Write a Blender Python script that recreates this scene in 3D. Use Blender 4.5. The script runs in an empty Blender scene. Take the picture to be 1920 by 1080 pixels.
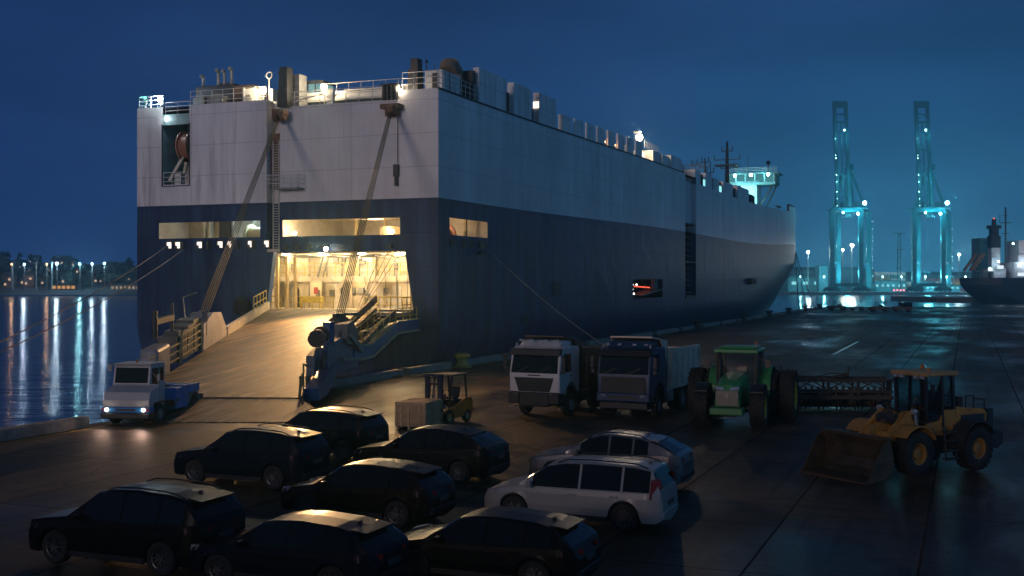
import bpy, math, random
from mathutils import Vector, Matrix
R = math.radians
random.seed(7)
scn = bpy.context.scene
col = scn.collection

# ---------------------------------------------------------------- camera
cam_d = bpy.data.cameras.new("camera")
cam = bpy.data.objects.new("camera", cam_d); col.objects.link(cam)
cam.location = (0, 0, 6.0); cam.rotation_euler = (R(90), 0, 0)
cam_d.sensor_width = 36; cam_d.lens = 2150 / 1920 * 36
cam_d.shift_y = -7 / 1920
cam_d.clip_start = 0.1; cam_d.clip_end = 9000
scn.camera = cam

# ---------------------------------------------------------------- colour management
scn.view_settings.view_transform = 'Standard'
scn.view_settings.look = 'None'
scn.view_settings.exposure = 0.0
scn.view_settings.gamma = 1.0
scn.cycles.use_denoising = True
scn.cycles.volume_bounces = 0
scn.cycles.max_bounces = 6
scn.cycles.diffuse_bounces = 3
scn.cycles.glossy_bounces = 3
scn.cycles.transparent_max_bounces = 8
scn.cycles.sample_clamp_indirect = 4.0
scn.cycles.caustics_reflective = False
scn.cycles.caustics_refractive = False

# ---------------------------------------------------------------- node helpers
def nd(nt, typ, ins=None, **kw):
    n = nt.nodes.new(typ)
    for k, v in kw.items(): setattr(n, k, v)
    for k, v in (ins or {}).items():
        if hasattr(v, 'is_output'): nt.links.new(v, n.inputs[k])
        else: n.inputs[k].default_value = v
    return n
def math_n(nt, op, a, b=0.0, c=0.0, clamp=False):
    n = nt.nodes.new('ShaderNodeMath'); n.operation = op; n.use_clamp = clamp
    for i, v in enumerate((a, b, c)):
        if hasattr(v, 'is_output'): nt.links.new(v, n.inputs[i])
        else: n.inputs[i].default_value = v
    return n.outputs[0]
def ramp_n(nt, fac, stops):
    n = nt.nodes.new('ShaderNodeValToRGB'); nt.links.new(fac, n.inputs[0])
    e = n.color_ramp.elements
    while len(e) < len(stops): e.new(0.5)
    for i, (p, c) in enumerate(stops):
        e[i].position = p; e[i].color = (c[0], c[1], c[2], 1) if not isinstance(c, float) else (c, c, c, 1)
    return n.outputs[0]
def mix_c(nt, fac, a, b, mode='MIX'):
    n = nt.nodes.new('ShaderNodeMix'); n.data_type = 'RGBA'; n.blend_type = mode
    for i, v in ((0, fac), (6, a), (7, b)):
        if hasattr(v, 'is_output'): nt.links.new(v, n.inputs[i])
        else: n.inputs[i].default_value = v if i == 0 else (v[0], v[1], v[2], 1)
    return n.outputs[2]

# ---------------------------------------------------------------- sky (blue hour: sun below the horizon, glow low in the sky)
HAZE_D = .00055
SUN_EL, SUN_AZ = 8.0, 210.0      # the afterglow comes from behind the camera's left shoulder
world = bpy.data.worlds.new("World"); scn.world = world
world.use_nodes = True
nt = world.node_tree; nt.nodes.clear()
out = nd(nt, 'ShaderNodeOutputWorld')
sky = nd(nt, 'ShaderNodeTexSky', sky_type='NISHITA', sun_disc=False)
sky.sun_elevation = R(-4.0); sky.sun_rotation = R(SUN_AZ)
bg1 = nd(nt, 'ShaderNodeBackground', {'Color': sky.outputs[0], 'Strength': 0.012})
geo = nd(nt, 'ShaderNodeNewGeometry')
sep = nd(nt, 'ShaderNodeSeparateXYZ', {0: geo.outputs['Incoming']})
z = math_n(nt, 'MULTIPLY', sep.outputs[2], -1.0)
x = math_n(nt, 'MULTIPLY', sep.outputs[0], -1.0)
y = math_n(nt, 'MULTIPLY', sep.outputs[1], -1.0)
el = math_n(nt, 'MAXIMUM', z, 0.0)
right = ramp_n(nt, el, [(0.0, (.066, .29, .52)), (.06, (.036, .160, .345)), (.14, (.016, .076, .215)), (.26, (.014, .050, .150)), (.55, (.009, .024, .066)), (1.0, (.007, .016, .040))])
left = ramp_n(nt, el, [(0.0, (.026, .080, .320)), (.06, (.020, .066, .265)), (.14, (.0145, .048, .170)), (.26, (.0095, .031, .112)), (.55, (.008, .022, .062)), (1.0, (.007, .016, .040))])
side = math_n(nt, 'MULTIPLY_ADD', x, 1.4, 0.5, clamp=True)
base = mix_c(nt, side, left, right)
# thin high cloud, barely visible
mp = nd(nt, 'ShaderNodeMapping', {'Vector': geo.outputs['Incoming'], 'Scale': (2.0, 2.0, 7.0)})
cl = nd(nt, 'ShaderNodeTexNoise', {'Vector': mp.outputs[0], 'Scale': 1.6, 'Detail': 4.0, 'Roughness': .55})
clf = math_n(nt, 'MULTIPLY_ADD', cl.outputs[0], 1.1, 0.45)
base = mix_c(nt, 1.0, base, clf, 'MULTIPLY')
# the western half of the sky, out of the picture, still holds the last light
west = math_n(nt, 'MULTIPLY_ADD', x, .8, math_n(nt, 'MULTIPLY', y, -.6))
west = math_n(nt, 'MULTIPLY', math_n(nt, 'SUBTRACT', west, .45), 2.0, clamp=True)
lowf = math_n(nt, 'SUBTRACT', 1.0, math_n(nt, 'MULTIPLY', el, 2.0), clamp=True)
wf = math_n(nt, 'MULTIPLY', west, lowf)
base = mix_c(nt, wf, base, (.14, .42, .86))
# glow of the port's own lights on the low air over the far terminal
pd_ = math_n(nt, 'MULTIPLY_ADD', x, .36, math_n(nt, 'MULTIPLY', y, .933))
pg = math_n(nt, 'MULTIPLY', math_n(nt, 'POWER', math_n(nt, 'MAXIMUM', pd_, 0.0), 28.0), math_n(nt, 'POWER', 2.718, math_n(nt, 'MULTIPLY', el, -11.0)))
base = mix_c(nt, 1.0, base, mix_c(nt, pg, (0, 0, 0), (.020, .115, .150)), 'ADD')
bg2 = nd(nt, 'ShaderNodeBackground', {'Color': base, 'Strength': 1.0})
ad = nd(nt, 'ShaderNodeAddShader', {0: bg1.outputs[0], 1: bg2.outputs[0]})
nt.links.new(ad.outputs[0], out.inputs[0])

# ---------------------------------------------------------------- sun lamp: last warm glow, low over the added shade block behind the camera
sun_d = bpy.data.lights.new("sun", 'SUN'); sun_d.energy = 0.62; sun_d.angle = R(13); sun_d.color = (1.0, .76, .70)
sun = bpy.data.objects.new("sun", sun_d); col.objects.link(sun)
sd = Vector((math.cos(R(SUN_EL)) * math.sin(R(SUN_AZ)), math.cos(R(SUN_EL)) * math.cos(R(SUN_AZ)), math.sin(R(SUN_EL))))
sun.rotation_euler = sd.to_track_quat('Z', 'Y').to_euler()

# ---------------------------------------------------------------- mesh helpers
class MB:
    """collects shapes, builds ONE mesh object"""
    def __init__(s, T=None): s.v = []; s.f = []; s.m = []; s.mi = 0; s.T = T; s.p = []
    def add(s, vs, fs):
        o = len(s.v); s.p.append((o, len(s.f)))
        for p in vs:
            p = Vector(p)
            s.v.append(s.T @ p if s.T else p)
        for f in fs: s.f.append([i + o for i in f]); s.m.append(s.mi)
        return s
    def hexa(s, p):   # p: 8 points, bottom 4 ccw then top 4
        return s.add(p, [(3, 2, 1, 0), (4, 5, 6, 7), (0, 1, 5, 4), (1, 2, 6, 5), (2, 3, 7, 6), (3, 0, 4, 7)])
    def box(s, x0, x1, y0, y1, z0, z1):
        if x0 > x1: x0, x1 = x1, x0
        if y0 > y1: y0, y1 = y1, y0
        if z0 > z1: z0, z1 = z1, z0
        return s.hexa([(x0, y0, z0), (x1, y0, z0), (x1, y1, z0), (x0, y1, z0), (x0, y0, z1), (x1, y0, z1), (x1, y1, z1), (x0, y1, z1)])
    def cbox(s, c, d, rot=None):
        hx, hy, hz = d[0] / 2, d[1] / 2, d[2] / 2
        pts = [Vector(q) for q in ((-hx, -hy, -hz), (hx, -hy, -hz), (hx, hy, -hz), (-hx, hy, -hz), (-hx, -hy, hz), (hx, -hy, hz), (hx, hy, hz), (-hx, hy, hz))]
        if rot: pts = [rot @ q for q in pts]
        return s.hexa([q + Vector(c) for q in pts])
    def bar(s, p, q, w, h=None, up=(0, 0, 1)):
        p = Vector(p); q = Vector(q); h = h or w
        d = (q - p)
        if d.length < 1e-6: return s
        d.normalize(); up = Vector(up)
        if abs(d.dot(up)) > .98: up = Vector((1, 0, 0)) if abs(d.x) < .9 else Vector((0, 1, 0))
        a = d.cross(up).normalized() * (w / 2); b = a.cross(d).normalized() * (h / 2)
        return s.hexa([p - a - b, p + a - b, q + a - b, q - a - b, p - a + b, p + a + b, q + a + b, q - a + b])
    def cyl(s, p, q, r, n=10, r2=None):
        p = Vector(p); q = Vector(q); r2 = r if r2 is None else r2
        d = (q - p).normalized()
        up = Vector((0, 0, 1)) if abs(d.z) < .9 else Vector((1, 0, 0))
        a = d.cross(up).normalized(); b = d.cross(a)
        vs = []
        for c, rr in ((p, r), (q, r2)):
            for i in range(n):
                t = 2 * math.pi * i / n
                vs.append(c + (a * math.cos(t) + b * math.sin(t)) * rr)
        fs = [(i, (i + 1) % n, n + (i + 1) % n, n + i) for i in range(n)]
        fs += [tuple(range(n - 1, -1, -1)), tuple(range(n, 2 * n))]
        return s.add(vs, fs)
    def tube(s, pts, r, n=6):
        for a, b in zip(pts[:-1], pts[1:]): s.cyl(a, b, r, n)
        return s
    def prism(s, poly, axis, a, b):
        """poly: 2d points; axis 'y' -> (x,z), 'x' -> (y,z), 'z' -> (x,y)"""
        def P(p, k): return {'y': (p[0], k, p[1]), 'x': (k, p[0], p[1]), 'z': (p[0], p[1], k)}[axis]
        n = len(poly)
        vs = [P(p, a) for p in poly] + [P(p, b) for p in poly]
        fs = [(i, (i + 1) % n, n + (i + 1) % n, n + i) for i in range(n)] + [tuple(range(n - 1, -1, -1)), tuple(range(n, 2 * n))]
        return s.add(vs, fs)
    def lathe(s, prof, c=(0, 0, 0), axis='y', n=24):
        """prof: (radius, offset along the axis)"""
        vs = []; m = len(prof)
        for i in range(n):
            t = 2 * math.pi * i / n; ct, st = math.cos(t), math.sin(t)
            for r, o in prof:
                q = {'y': (r * ct, o, r * st), 'x': (o, r * ct, r * st), 'z': (r * ct, r * st, o)}[axis]
                vs.append((q[0] + c[0], q[1] + c[1], q[2] + c[2]))
        fs = []
        for i in range(n):
            j = (i + 1) % n
            for k in range(m - 1): fs.append((i * m + k, i * m + k + 1, j * m + k + 1, j * m + k))
        return s.add(vs, fs)
    def sphere(s, c, r, n=10, m=6, sq=(1, 1, 1)):
        prof = [(max(1e-4, r * math.sin(math.pi * k / m)), -r * math.cos(math.pi * k / m)) for k in range(m + 1)]
        o = len(s.v); s.lathe(prof, (0, 0, 0), 'z', n)
        for i in range(o, len(s.v)):
            q = s.v[i] if not s.T else s.T.inverted() @ s.v[i]
            q = Vector((q.x * sq[0] + c[0], q.y * sq[1] + c[1], q.z * sq[2] + c[2]))
            s.v[i] = s.T @ q if s.T else q
        return s
    def quad(s, a, b, c, d): return s.add([a, b, c, d], [(0, 1, 2, 3)])
    def grid(s, us, vs_, fn, holes=(), mat=None):
        """sheet over us x vs_, leaving out the cells inside the holes (u0,u1,v0,v1)"""
        us = sorted(set(round(a, 4) for a in us)); vs_ = sorted(set(round(a, 4) for a in vs_))
        idx = {}
        o = len(s.v)
        pts = []
        for i, a in enumerate(us):
            for j, b in enumerate(vs_):
                idx[i, j] = len(pts) + o; q = Vector(fn(a, b)); pts.append(s.T @ q if s.T else q)
        s.v += pts
        for i in range(len(us) - 1):
            for j in range(len(vs_) - 1):
                cu, cv = (us[i] + us[i + 1]) / 2, (vs_[j] + vs_[j + 1]) / 2
                if any(h[0] < cu < h[1] and h[2] < cv < h[3] for h in holes): continue
                s.f.append([idx[i, j], idx[i + 1, j], idx[i + 1, j + 1], idx[i, j + 1]])
                s.m.append(mat(cu, cv) if mat else s.mi)
        return s
    def each(s, name, mats, parent=None, step=1, **kw):
        """one object per shape (or per step shapes)"""
        out = []; st = s.p[::step] + [(len(s.v), len(s.f))]
        for (v0, f0), (v1, f1) in zip(st[:-1], st[1:]):
            b = MB(); b.v = s.v[v0:v1]; b.f = [[i - v0 for i in f] for f in s.f[f0:f1]]; b.m = s.m[f0:f1]
            out.append(b.build(name, mats, parent, **kw))
        return out
    def build(s, name, mats, parent=None, smooth=None, bevel=0.0, flip=False):
        me = bpy.data.meshes.new(name)
        me.from_pydata([tuple(p) for p in s.v], [], s.f)
        for m in (mats if isinstance(mats, (list, tuple)) else [mats]): me.materials.append(m)
        if any(s.m): me.polygons.foreach_set('material_index', s.m)
        if flip: me.flip_normals()
        if smooth is not None:
            me.polygons.foreach_set('use_smooth', [True] * len(me.polygons))
            me.set_sharp_from_angle(angle=R(smooth))
        me.update()
        o = bpy.data.objects.new(name, me); col.objects.link(o)
        if parent: o.parent = parent
        if bevel:
            b = o.modifiers.new('bevel', 'BEVEL'); b.width = bevel; b.segments = 2; b.limit_method = 'ANGLE'; b.angle_limit = R(40)
        return o
def tag(o, label=None, cat=None, group=None, kind=None):
    for k, v in (('label', label), ('category', cat), ('group', group), ('kind', kind)):
        if v: o[k] = v
    return o
def thing(name, label, cat, loc=(0, 0, 0), rz=0.0, group=None):
    o = bpy.data.objects.new(name, None); col.objects.link(o)
    o.location = loc; o.rotation_euler = (0, 0, rz)
    o.empty_display_size = .3
    return tag(o, label, cat, group)
def copy_tree(o, parent=None):
    c = o.copy(); col.objects.link(c)
    if parent: c.parent = parent
    for ch in list(o.children): copy_tree(ch, c)
    return c
def point_light(name, loc, power, colr, radius=.2, parent=None, spot=None, aim=None, blend=.6):
    ld = bpy.data.lights.new(name, 'SPOT' if spot else 'POINT'); ld.energy = power; ld.color = colr
    ld.shadow_soft_size = radius
    if spot: ld.spot_size = R(spot); ld.spot_blend = blend
    o = bpy.data.objects.new(name, ld); col.objects.link(o)
    o.location = loc
    if parent: o.parent = parent
    if aim is not None:
        d = Vector(aim) - Vector(loc)
        o.rotation_euler = d.to_track_quat('-Z', 'Y').to_euler()
    return o

# ---------------------------------------------------------------- materials
MATS = {}
def pm(name, c, rough=.6, metal=0.0, var=.25, scale=3.0, bump=0.0, stretch=(1, 1, 1), dirt=None, dirt_amt=.5, spec=.5, coat=0.0, rvar=.15, dscale=.7):
    if name in MATS: return MATS[name]
    m = bpy.data.materials.new(name); m.use_nodes = True; t = m.node_tree; t.nodes.clear()
    o = nd(t, 'ShaderNodeOutputMaterial'); b = nd(t, 'ShaderNodeBsdfPrincipled')
    t.links.new(b.outputs[0], o.inputs[0])
    tc = nd(t, 'ShaderNodeTexCoord')
    mp = nd(t, 'ShaderNodeMapping', {'Vector': tc.outputs['Object'], 'Scale': stretch})
    n1 = nd(t, 'ShaderNodeTexNoise', {'Vector': mp.outputs[0], 'Scale': scale, 'Detail': 5.0, 'Roughness': .6})
    lo = tuple(max(0, k * (1 - var)) for k in c); hi = tuple(min(1, k * (1 + var)) for k in c)
    cc = ramp_n(t, n1.outputs[0], [(.3, lo), (.7, hi)])
    if dirt:
        n2 = nd(t, 'ShaderNodeTexNoise', {'Vector': mp.outputs[0], 'Scale': dscale, 'Detail': 6.0, 'Roughness': .65})
        f = ramp_n(t, n2.outputs[0], [(.48, 0.0), (.72, dirt_amt)])
        cc = mix_c(t, f, cc, dirt)
    t.links.new(cc, b.inputs['Base Color'])
    b.inputs['Roughness'].default_value = rough
    if rvar:
        rr = math_n(t, 'MULTIPLY_ADD', n1.outputs[0], rvar * 2, rough - rvar)
        t.links.new(math_n(t, 'MAXIMUM', rr, .03), b.inputs['Roughness'])
    b.inputs['Metallic'].default_value = metal
    b.inputs['Specular IOR Level'].default_value = spec
    b.inputs['Coat Weight'].default_value = coat
    if bump:
        bp = nd(t, 'ShaderNodeBump', {'Height': n1.outputs[0], 'Strength': bump, 'Distance': .05})
        t.links.new(bp.outputs[0], b.inputs['Normal'])
    MATS[name] = m
    return m
def em(name, c, s):
    if name in MATS: return MATS[name]
    m = bpy.data.materials.new(name); m.use_nodes = True; t = m.node_tree; t.nodes.clear()
    o = nd(t, 'ShaderNodeOutputMaterial')
    n = nd(t, 'ShaderNodeTexNoise', {'Scale': 2.0})
    k = math_n(t, 'MULTIPLY_ADD', n.outputs[0], .3 * s, .85 * s)
    e = nd(t, 'ShaderNodeEmission', {'Color': (*c, 1), 'Strength': k})
    t.links.new(e.outputs[0], o.inputs[0]); MATS[name] = m
    return m
# ================================================================ SETTING
QA = math.atan(855 / 2150)                      # direction of the quay and of the ship, clockwise from +Y
U = Vector((math.sin(QA), math.cos(QA), 0)); V = Vector((-U.y, U.x, 0))
SHIP_RZ = math.atan2(U.y, U.x)
WATER_Z = -1.8

def quay_material():
    m = bpy.data.materials.new('wet_concrete'); m.use_nodes = True; t = m.node_tree; t.nodes.clear()
    o = nd(t, 'ShaderNodeOutputMaterial'); b = nd(t, 'ShaderNodeBsdfPrincipled'); t.links.new(b.outputs[0], o.inputs[0])
    tc = nd(t, 'ShaderNodeTexCoord'); P = tc.outputs['Object']
    sp = nd(t, 'ShaderNodeSeparateXYZ', {0: P})
    n1 = nd(t, 'ShaderNodeTexNoise', {'Vector': P, 'Scale': .35, 'Detail': 8.0, 'Roughness': .65})
    n2 = nd(t, 'ShaderNodeTexNoise', {'Vector': P, 'Scale': 6.0, 'Detail': 6.0, 'Roughness': .7})
    mp = nd(t, 'ShaderNodeMapping', {'Vector': P, 'Scale': (.11, .035, 1.0)})
    n3 = nd(t, 'ShaderNodeTexNoise', {'Vector': mp.outputs[0], 'Scale': 1.0, 'Detail': 6.0, 'Roughness': .62})
    cc = ramp_n(t, n1.outputs[0], [(.32, (.040, .025, .015)), (.5, (.095, .060, .035)), (.68, (.190, .125, .075))])
    fine = ramp_n(t, n2.outputs[0], [(.3, .55), (.7, 1.25)])
    cc = mix_c(t, 1.0, cc, fine, 'MULTIPLY')
    # slabs: every slab a slightly different grey
    def line(c, period, w):
        f = math_n(t, 'FRACT', math_n(t, 'DIVIDE', c, period))
        a = math_n(t, 'ABSOLUTE', math_n(t, 'SUBTRACT', f, .5))
        return math_n(t, 'GREATER_THAN', a, .5 - w / period / 2)
    wob = math_n(t, 'MULTIPLY_ADD', n2.outputs[0], .04, sp.outputs[0])
    l1 = line(wob, 3.4, .06); l2 = line(sp.outputs[1], 7.5, .045)
    ln = math_n(t, 'MAXIMUM', l1, l2)
    fl = nd(t, 'ShaderNodeCombineXYZ', {0: math_n(t, 'FLOOR', math_n(t, 'DIVIDE', wob, 3.4)), 1: math_n(t, 'FLOOR', math_n(t, 'DIVIDE', sp.outputs[1], 7.5))})
    wn = nd(t, 'ShaderNodeTexWhiteNoise', {'Vector': fl.outputs[0]})
    cc = mix_c(t, 1.0, cc, ramp_n(t, wn.outputs[0], [(0.0, .68), (1.0, 1.25)]), 'MULTIPLY')
    cc = mix_c(t, math_n(t, 'MULTIPLY', ln, .7), cc, (.004, .003, .003))
    # cracks
    vo = nd(t, 'ShaderNodeTexVoronoi', {'Vector': P, 'Scale': .22}, feature='DISTANCE_TO_EDGE')
    wv = nd(t, 'ShaderNodeTexNoise', {'Vector': P, 'Scale': .8, 'Detail': 5.0})
    ck = math_n(t, 'LESS_THAN', math_n(t, 'ADD', vo.outputs[0], math_n(t, 'MULTIPLY_ADD', wv.outputs[0], .10, -.05)), .003)
    cc = mix_c(t, math_n(t, 'MULTIPLY', ck, .7), cc, (.010, .008, .007))
    # tyre marks along and across the quay, oil stains
    mpa = nd(t, 'ShaderNodeMapping', {'Vector': P, 'Scale': (1.6, .03, 1.0)}); ta = nd(t, 'ShaderNodeTexNoise', {'Vector': mpa.outputs[0], 'Scale': 1.0, 'Detail': 4.0, 'Distortion': .4})
    mpb = nd(t, 'ShaderNodeMapping', {'Vector': P, 'Rotation': (0, 0, .6), 'Scale': (.035, 1.4, 1.0)}); tb = nd(t, 'ShaderNodeTexNoise', {'Vector': mpb.outputs[0], 'Scale': 1.0, 'Detail': 4.0, 'Distortion': .5})
    oi = nd(t, 'ShaderNodeTexNoise', {'Vector': P, 'Scale': .9, 'Detail': 3.0})
    mk_ = math_n(t, 'MAXIMUM', ramp_n(t, ta.outputs[0], [(.56, 0.0), (.62, .55)]), ramp_n(t, tb.outputs[0], [(.57, 0.0), (.63, .5)]))
    mk_ = math_n(t, 'MAXIMUM', mk_, ramp_n(t, oi.outputs[0], [(.64, 0.0), (.72, .75)]))
    cc = mix_c(t, mk_, cc, (.018, .012, .009))
    # wet patches: darker and glossier
    wet = ramp_n(t, n3.outputs[0], [(.47, 0.0), (.62, 1.0)])
    cc = mix_c(t, math_n(t, 'MULTIPLY', wet, .45), cc, (.022, .019, .017))
    t.links.new(cc, b.inputs['Base Color'])
    rg = math_n(t, 'MULTIPLY_ADD', wet, -.30, math_n(t, 'MULTIPLY_ADD', n2.outputs[0], .25, .46))
    rg = math_n(t, 'MULTIPLY_ADD', ln, .5, math_n(t, 'MULTIPLY_ADD', n1.outputs[0], .3, math_n(t, 'ADD', rg, -.15)))
    t.links.new(rg, b.inputs['Roughness'])
    b.inputs['Specular IOR Level'].default_value = .15
    h = math_n(t, 'MULTIPLY_ADD', n1.outputs[0], .6, math_n(t, 'MULTIPLY_ADD', n2.outputs[0], .3, math_n(t, 'MULTIPLY', ln, -.4)))
    bp = nd(t, 'ShaderNodeBump', {'Height': h, 'Strength': .7, 'Distance': .06})
    t.links.new(bp.outputs[0], b.inputs['Normal'])
    return m
quay_m = quay_material()

# quay apron: local y runs along the quay edge, local x to the land side
QO = Vector((-4.2, 84, 0)); QRZ = -QA
q = MB()
def qloc(x, y):   # world -> quay-local
    d = Vector((x, y, 0)) - QO
    return d.dot(Vector((U.y, -U.x, 0))), d.dot(U)
pa = [(-4.2 - 124 * U.x / U.y, -40), (-4.2 + 223 * U.x / U.y, 307), (520, 307), (520, -40)]
pl = [qloc(*p) for p in pa]
n = len(pl)
q.add([(p[0], p[1], 0) for p in pl] + [(p[0], p[1], -3.2) for p in pl],
      [(3, 2, 1, 0)] + [(i, (i + 1) % n, n + (i + 1) % n, n + i) for i in range(n)])
quay = q.build('quay', quay_m); quay.location = QO; quay.rotation_euler = (0, 0, QRZ); tag(quay, kind='structure')
def Q(x, y, z=0):   # quay-local -> world
    return QO + Vector((U.y, -U.x, 0)) * x + U * y + Vector((0, 0, z))

# painted markings
yel = pm('yellow_paint', (.38, .25, .035), .6, var=.5, scale=5, dirt=(.06, .05, .04), dirt_amt=.85, dscale=2.5)
wpaint = pm('white_road_paint', (.55, .55, .52), .35, var=.3, scale=4, dirt=(.10, .09, .08), dirt_amt=.7, dscale=1.5)
mk = MB().quad((.95, -75, .004), (1.15, -75, .004), (1.15, 225, .004), (.95, 225, .004)).build('yellow_edge_line', yel)
mk.location = QO; mk.rotation_euler = (0, 0, QRZ); tag(mk, kind='structure')
mk = MB()
x0, y0 = qloc(27.36, 97.73); x1, y1 = qloc(36.17, 120.56)
for k in range(1):
    ya = y0
    mk.quad((x0 - .12, ya, .004), (x0 + .12, ya, .004), (x0 + .12, ya + 24, .004), (x0 - .12, ya + 24, .004))
mk = mk.build('lane_marking', wpaint); mk.location = QO; mk.rotation_euler = (0, 0, QRZ); tag(mk, kind='structure')

# water
def water_material():
    m = bpy.data.materials.new('harbour_water'); m.use_nodes = True; t = m.node_tree; t.nodes.clear()
    o = nd(t, 'ShaderNodeOutputMaterial'); b = nd(t, 'ShaderNodeBsdfPrincipled'); t.links.new(b.outputs[0], o.inputs[0])
    tc = nd(t, 'ShaderNodeTexCoord')
    b.inputs['Base Color'].default_value = (.002, .016, .085, 1)
    b.inputs['Roughness'].default_value = .14; b.inputs['IOR'].default_value = 1.33
    mp = nd(t, 'ShaderNodeMapping', {'Vector': tc.outputs['Object'], 'Scale': (.34, 1.0, 1.0)})
    a = nd(t, 'ShaderNodeTexNoise', {'Vector': mp.outputs[0], 'Scale': .30, 'Detail': 3.0, 'Roughness': .55})
    c = nd(t, 'ShaderNodeTexNoise', {'Vector': mp.outputs[0], 'Scale': .9, 'Detail': 4.0, 'Roughness': .6})
    h = math_n(t, 'MULTIPLY_ADD', a.outputs[0], 1.2, math_n(t, 'MULTIPLY', c.outputs[0], .45))
    bp = nd(t, 'ShaderNodeBump', {'Height': h, 'Strength': .6, 'Distance': .25})
    t.links.new(bp.outputs[0], b.inputs['Normal'])
    return m
wt = MB().quad((-2300, -150, WATER_Z), (2300, -150, WATER_Z), (2300, 2300, WATER_Z), (-2300, 2300, WATER_Z)).build('water', water_material())
tag(wt, kind='structure')

# far shore, left: wooded hillside
land_m = pm('dark_hillside', (.05, .06, .075), .9, var=.6, scale=.03)
hs = MB()
def hz(x, y):
    r = max(0, min(1, (y - 765) / 260))
    prof = 17 + 4 * math.sin(x * .013 + 1) + 3 * math.sin(x * .041) + 2 * math.sin(x * .11)
    return -1.0 + 3 * min(1, max(0, (y - 762) / 6)) + prof * (r ** .8) + 1.5 * math.sin(x * .07 + y * .05) * r
hs.grid([-900 + 20 * i for i in range(52)], [760, 766] + [775 + 20 * j for j in range(16)], lambda a, b: (a, b, hz(a, b)))
hl = hs.build('hills', land_m, smooth=60); tag(hl, kind='structure')
# far terminal, right
ft = MB().box(30, 1300, 850, 1500, -3, 0.2).build('far_quay', pm('far_concrete', (.12, .13, .14), .7, var=.3, scale=.05)); tag(ft, kind='structure')
ft2 = MB().box(255, 900, 470, 560, -3, .2); 
# ================================================================ THE CAR CARRIER
# ship frame: x = forward along the side, y = to port, z up; the origin is the stern's starboard corner at quay level
ship = thing('cargo_ship', 'huge white over navy vehicle carrier with its lit stern door open and ramp lowered', 'ship', ((822 - 960) / 2150 * 84, 84, 0), SHIP_RZ)
BEAM = 27.3
def paint(name, c, c2, rough, rust, streak, seam=.5):
    m = bpy.data.materials.new(name); m.use_nodes = True; t = m.node_tree; t.nodes.clear()
    o = nd(t, 'ShaderNodeOutputMaterial'); b = nd(t, 'ShaderNodeBsdfPrincipled'); t.links.new(b.outputs[0], o.inputs[0])
    tc = nd(t, 'ShaderNodeTexCoord'); P = tc.outputs['Object']
    mp = nd(t, 'ShaderNodeMapping', {'Vector': P, 'Scale': (1.0, 1.0, .07)})
    s1 = nd(t, 'ShaderNodeTexNoise', {'Vector': mp.outputs[0], 'Scale': 1.1, 'Detail': 7.0, 'Roughness': .7})
    s2 = nd(t, 'ShaderNodeTexNoise', {'Vector': mp.outputs[0], 'Scale': .28, 'Detail': 5.0, 'Roughness': .6})
    n1 = nd(t, 'ShaderNodeTexNoise', {'Vector': P, 'Scale': .12, 'Detail': 6.0, 'Roughness': .6})
    f = ramp_n(t, s1.outputs[0], [(.40, 0.0), (.66, 1.0)])
    cc = mix_c(t, math_n(t, 'MULTIPLY', f, streak), c, c2)
    cc = mix_c(t, 1.0, cc, ramp_n(t, n1.outputs[0], [(.3, .80), (.7, 1.12)]), 'MULTIPLY')
    cc = mix_c(t, 1.0, cc, ramp_n(t, s2.outputs[0], [(.3, .82), (.7, 1.10)]), 'MULTIPLY')
    # plate seams
    sp = nd(t, 'ShaderNodeSeparateXYZ', {0: P})
    hx = math_n(t, 'ADD', sp.outputs[0], sp.outputs[1])
    def line(k, per, w):
        a = math_n(t, 'ABSOLUTE', math_n(t, 'SUBTRACT', math_n(t, 'FRACT', math_n(t, 'DIVIDE', k, per)), .5))
        return math_n(t, 'GREATER_THAN', a, .5 - w / per / 2)
    sm = math_n(t, 'MAXIMUM', line(hx, 7.3, .06), line(sp.outputs[2], 2.45, .06))
    cc = mix_c(t, math_n(t, 'MULTIPLY', sm, seam * .5), cc, tuple(k * .35 for k in c))
    # rust
    r = ramp_n(t, math_n(t, 'MULTIPLY', s1.outputs[0], n1.outputs[0]), [(.30, 0.0), (.44, rust)])
    cc = mix_c(t, r, cc, (.12, .055, .03))
    t.links.new(cc, b.inputs['Base Color'])
    t.links.new(math_n(t, 'MULTIPLY_ADD', s1.outputs[0], .25, rough - .12), b.inputs['Roughness'])
    w = nd(t, 'ShaderNodeTexNoise', {'Vector': P, 'Scale': .35, 'Detail': 2.0})
    hgt = math_n(t, 'MULTIPLY_ADD', sm, -.15, math_n(t, 'MULTIPLY_ADD', w.outputs[0], 1.0, math_n(t, 'MULTIPLY', s1.outputs[0], .12)))
    bp = nd(t, 'ShaderNodeBump', {'Height': hgt, 'Strength': .5, 'Distance': .14})
    t.links.new(bp.outputs[0], b.inputs['Normal'])
    b.inputs['Specular IOR Level'].default_value = .42 if c[0] > .3 else .22
    return m
white_p = paint('white_hull_paint', (.77, .755, .74), (.60, .575, .55), .34, .55, .65, .9)
navy_p = paint('navy_hull_paint', (.010, .020, .080), (.030, .080, .20), .36, .04, .85, 1.2)
boot_p = paint('red_boot_paint', (.012, .014, .020), (.025, .022, .024), .5, .5, .5)
cream = pm('cream_steel', (.62, .55, .43), .5, var=.12, scale=1.5, dirt=(.30, .22, .13), dirt_amt=.45)
cream2 = pm('ochre_steel', (.52, .40, .20), .5, var=.2, scale=1.5, dirt=(.25, .17, .08), dirt_amt=.5)
grey_st = pm('grey_steel', (.22, .22, .22), .5, .3, var=.3, scale=2, dirt=(.10, .06, .04), dirt_amt=.6)
dark_st = pm('dark_steel', (.035, .037, .042), .5, .3, var=.4, scale=2, dirt=(.07, .04, .025), dirt_amt=.5)
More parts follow.
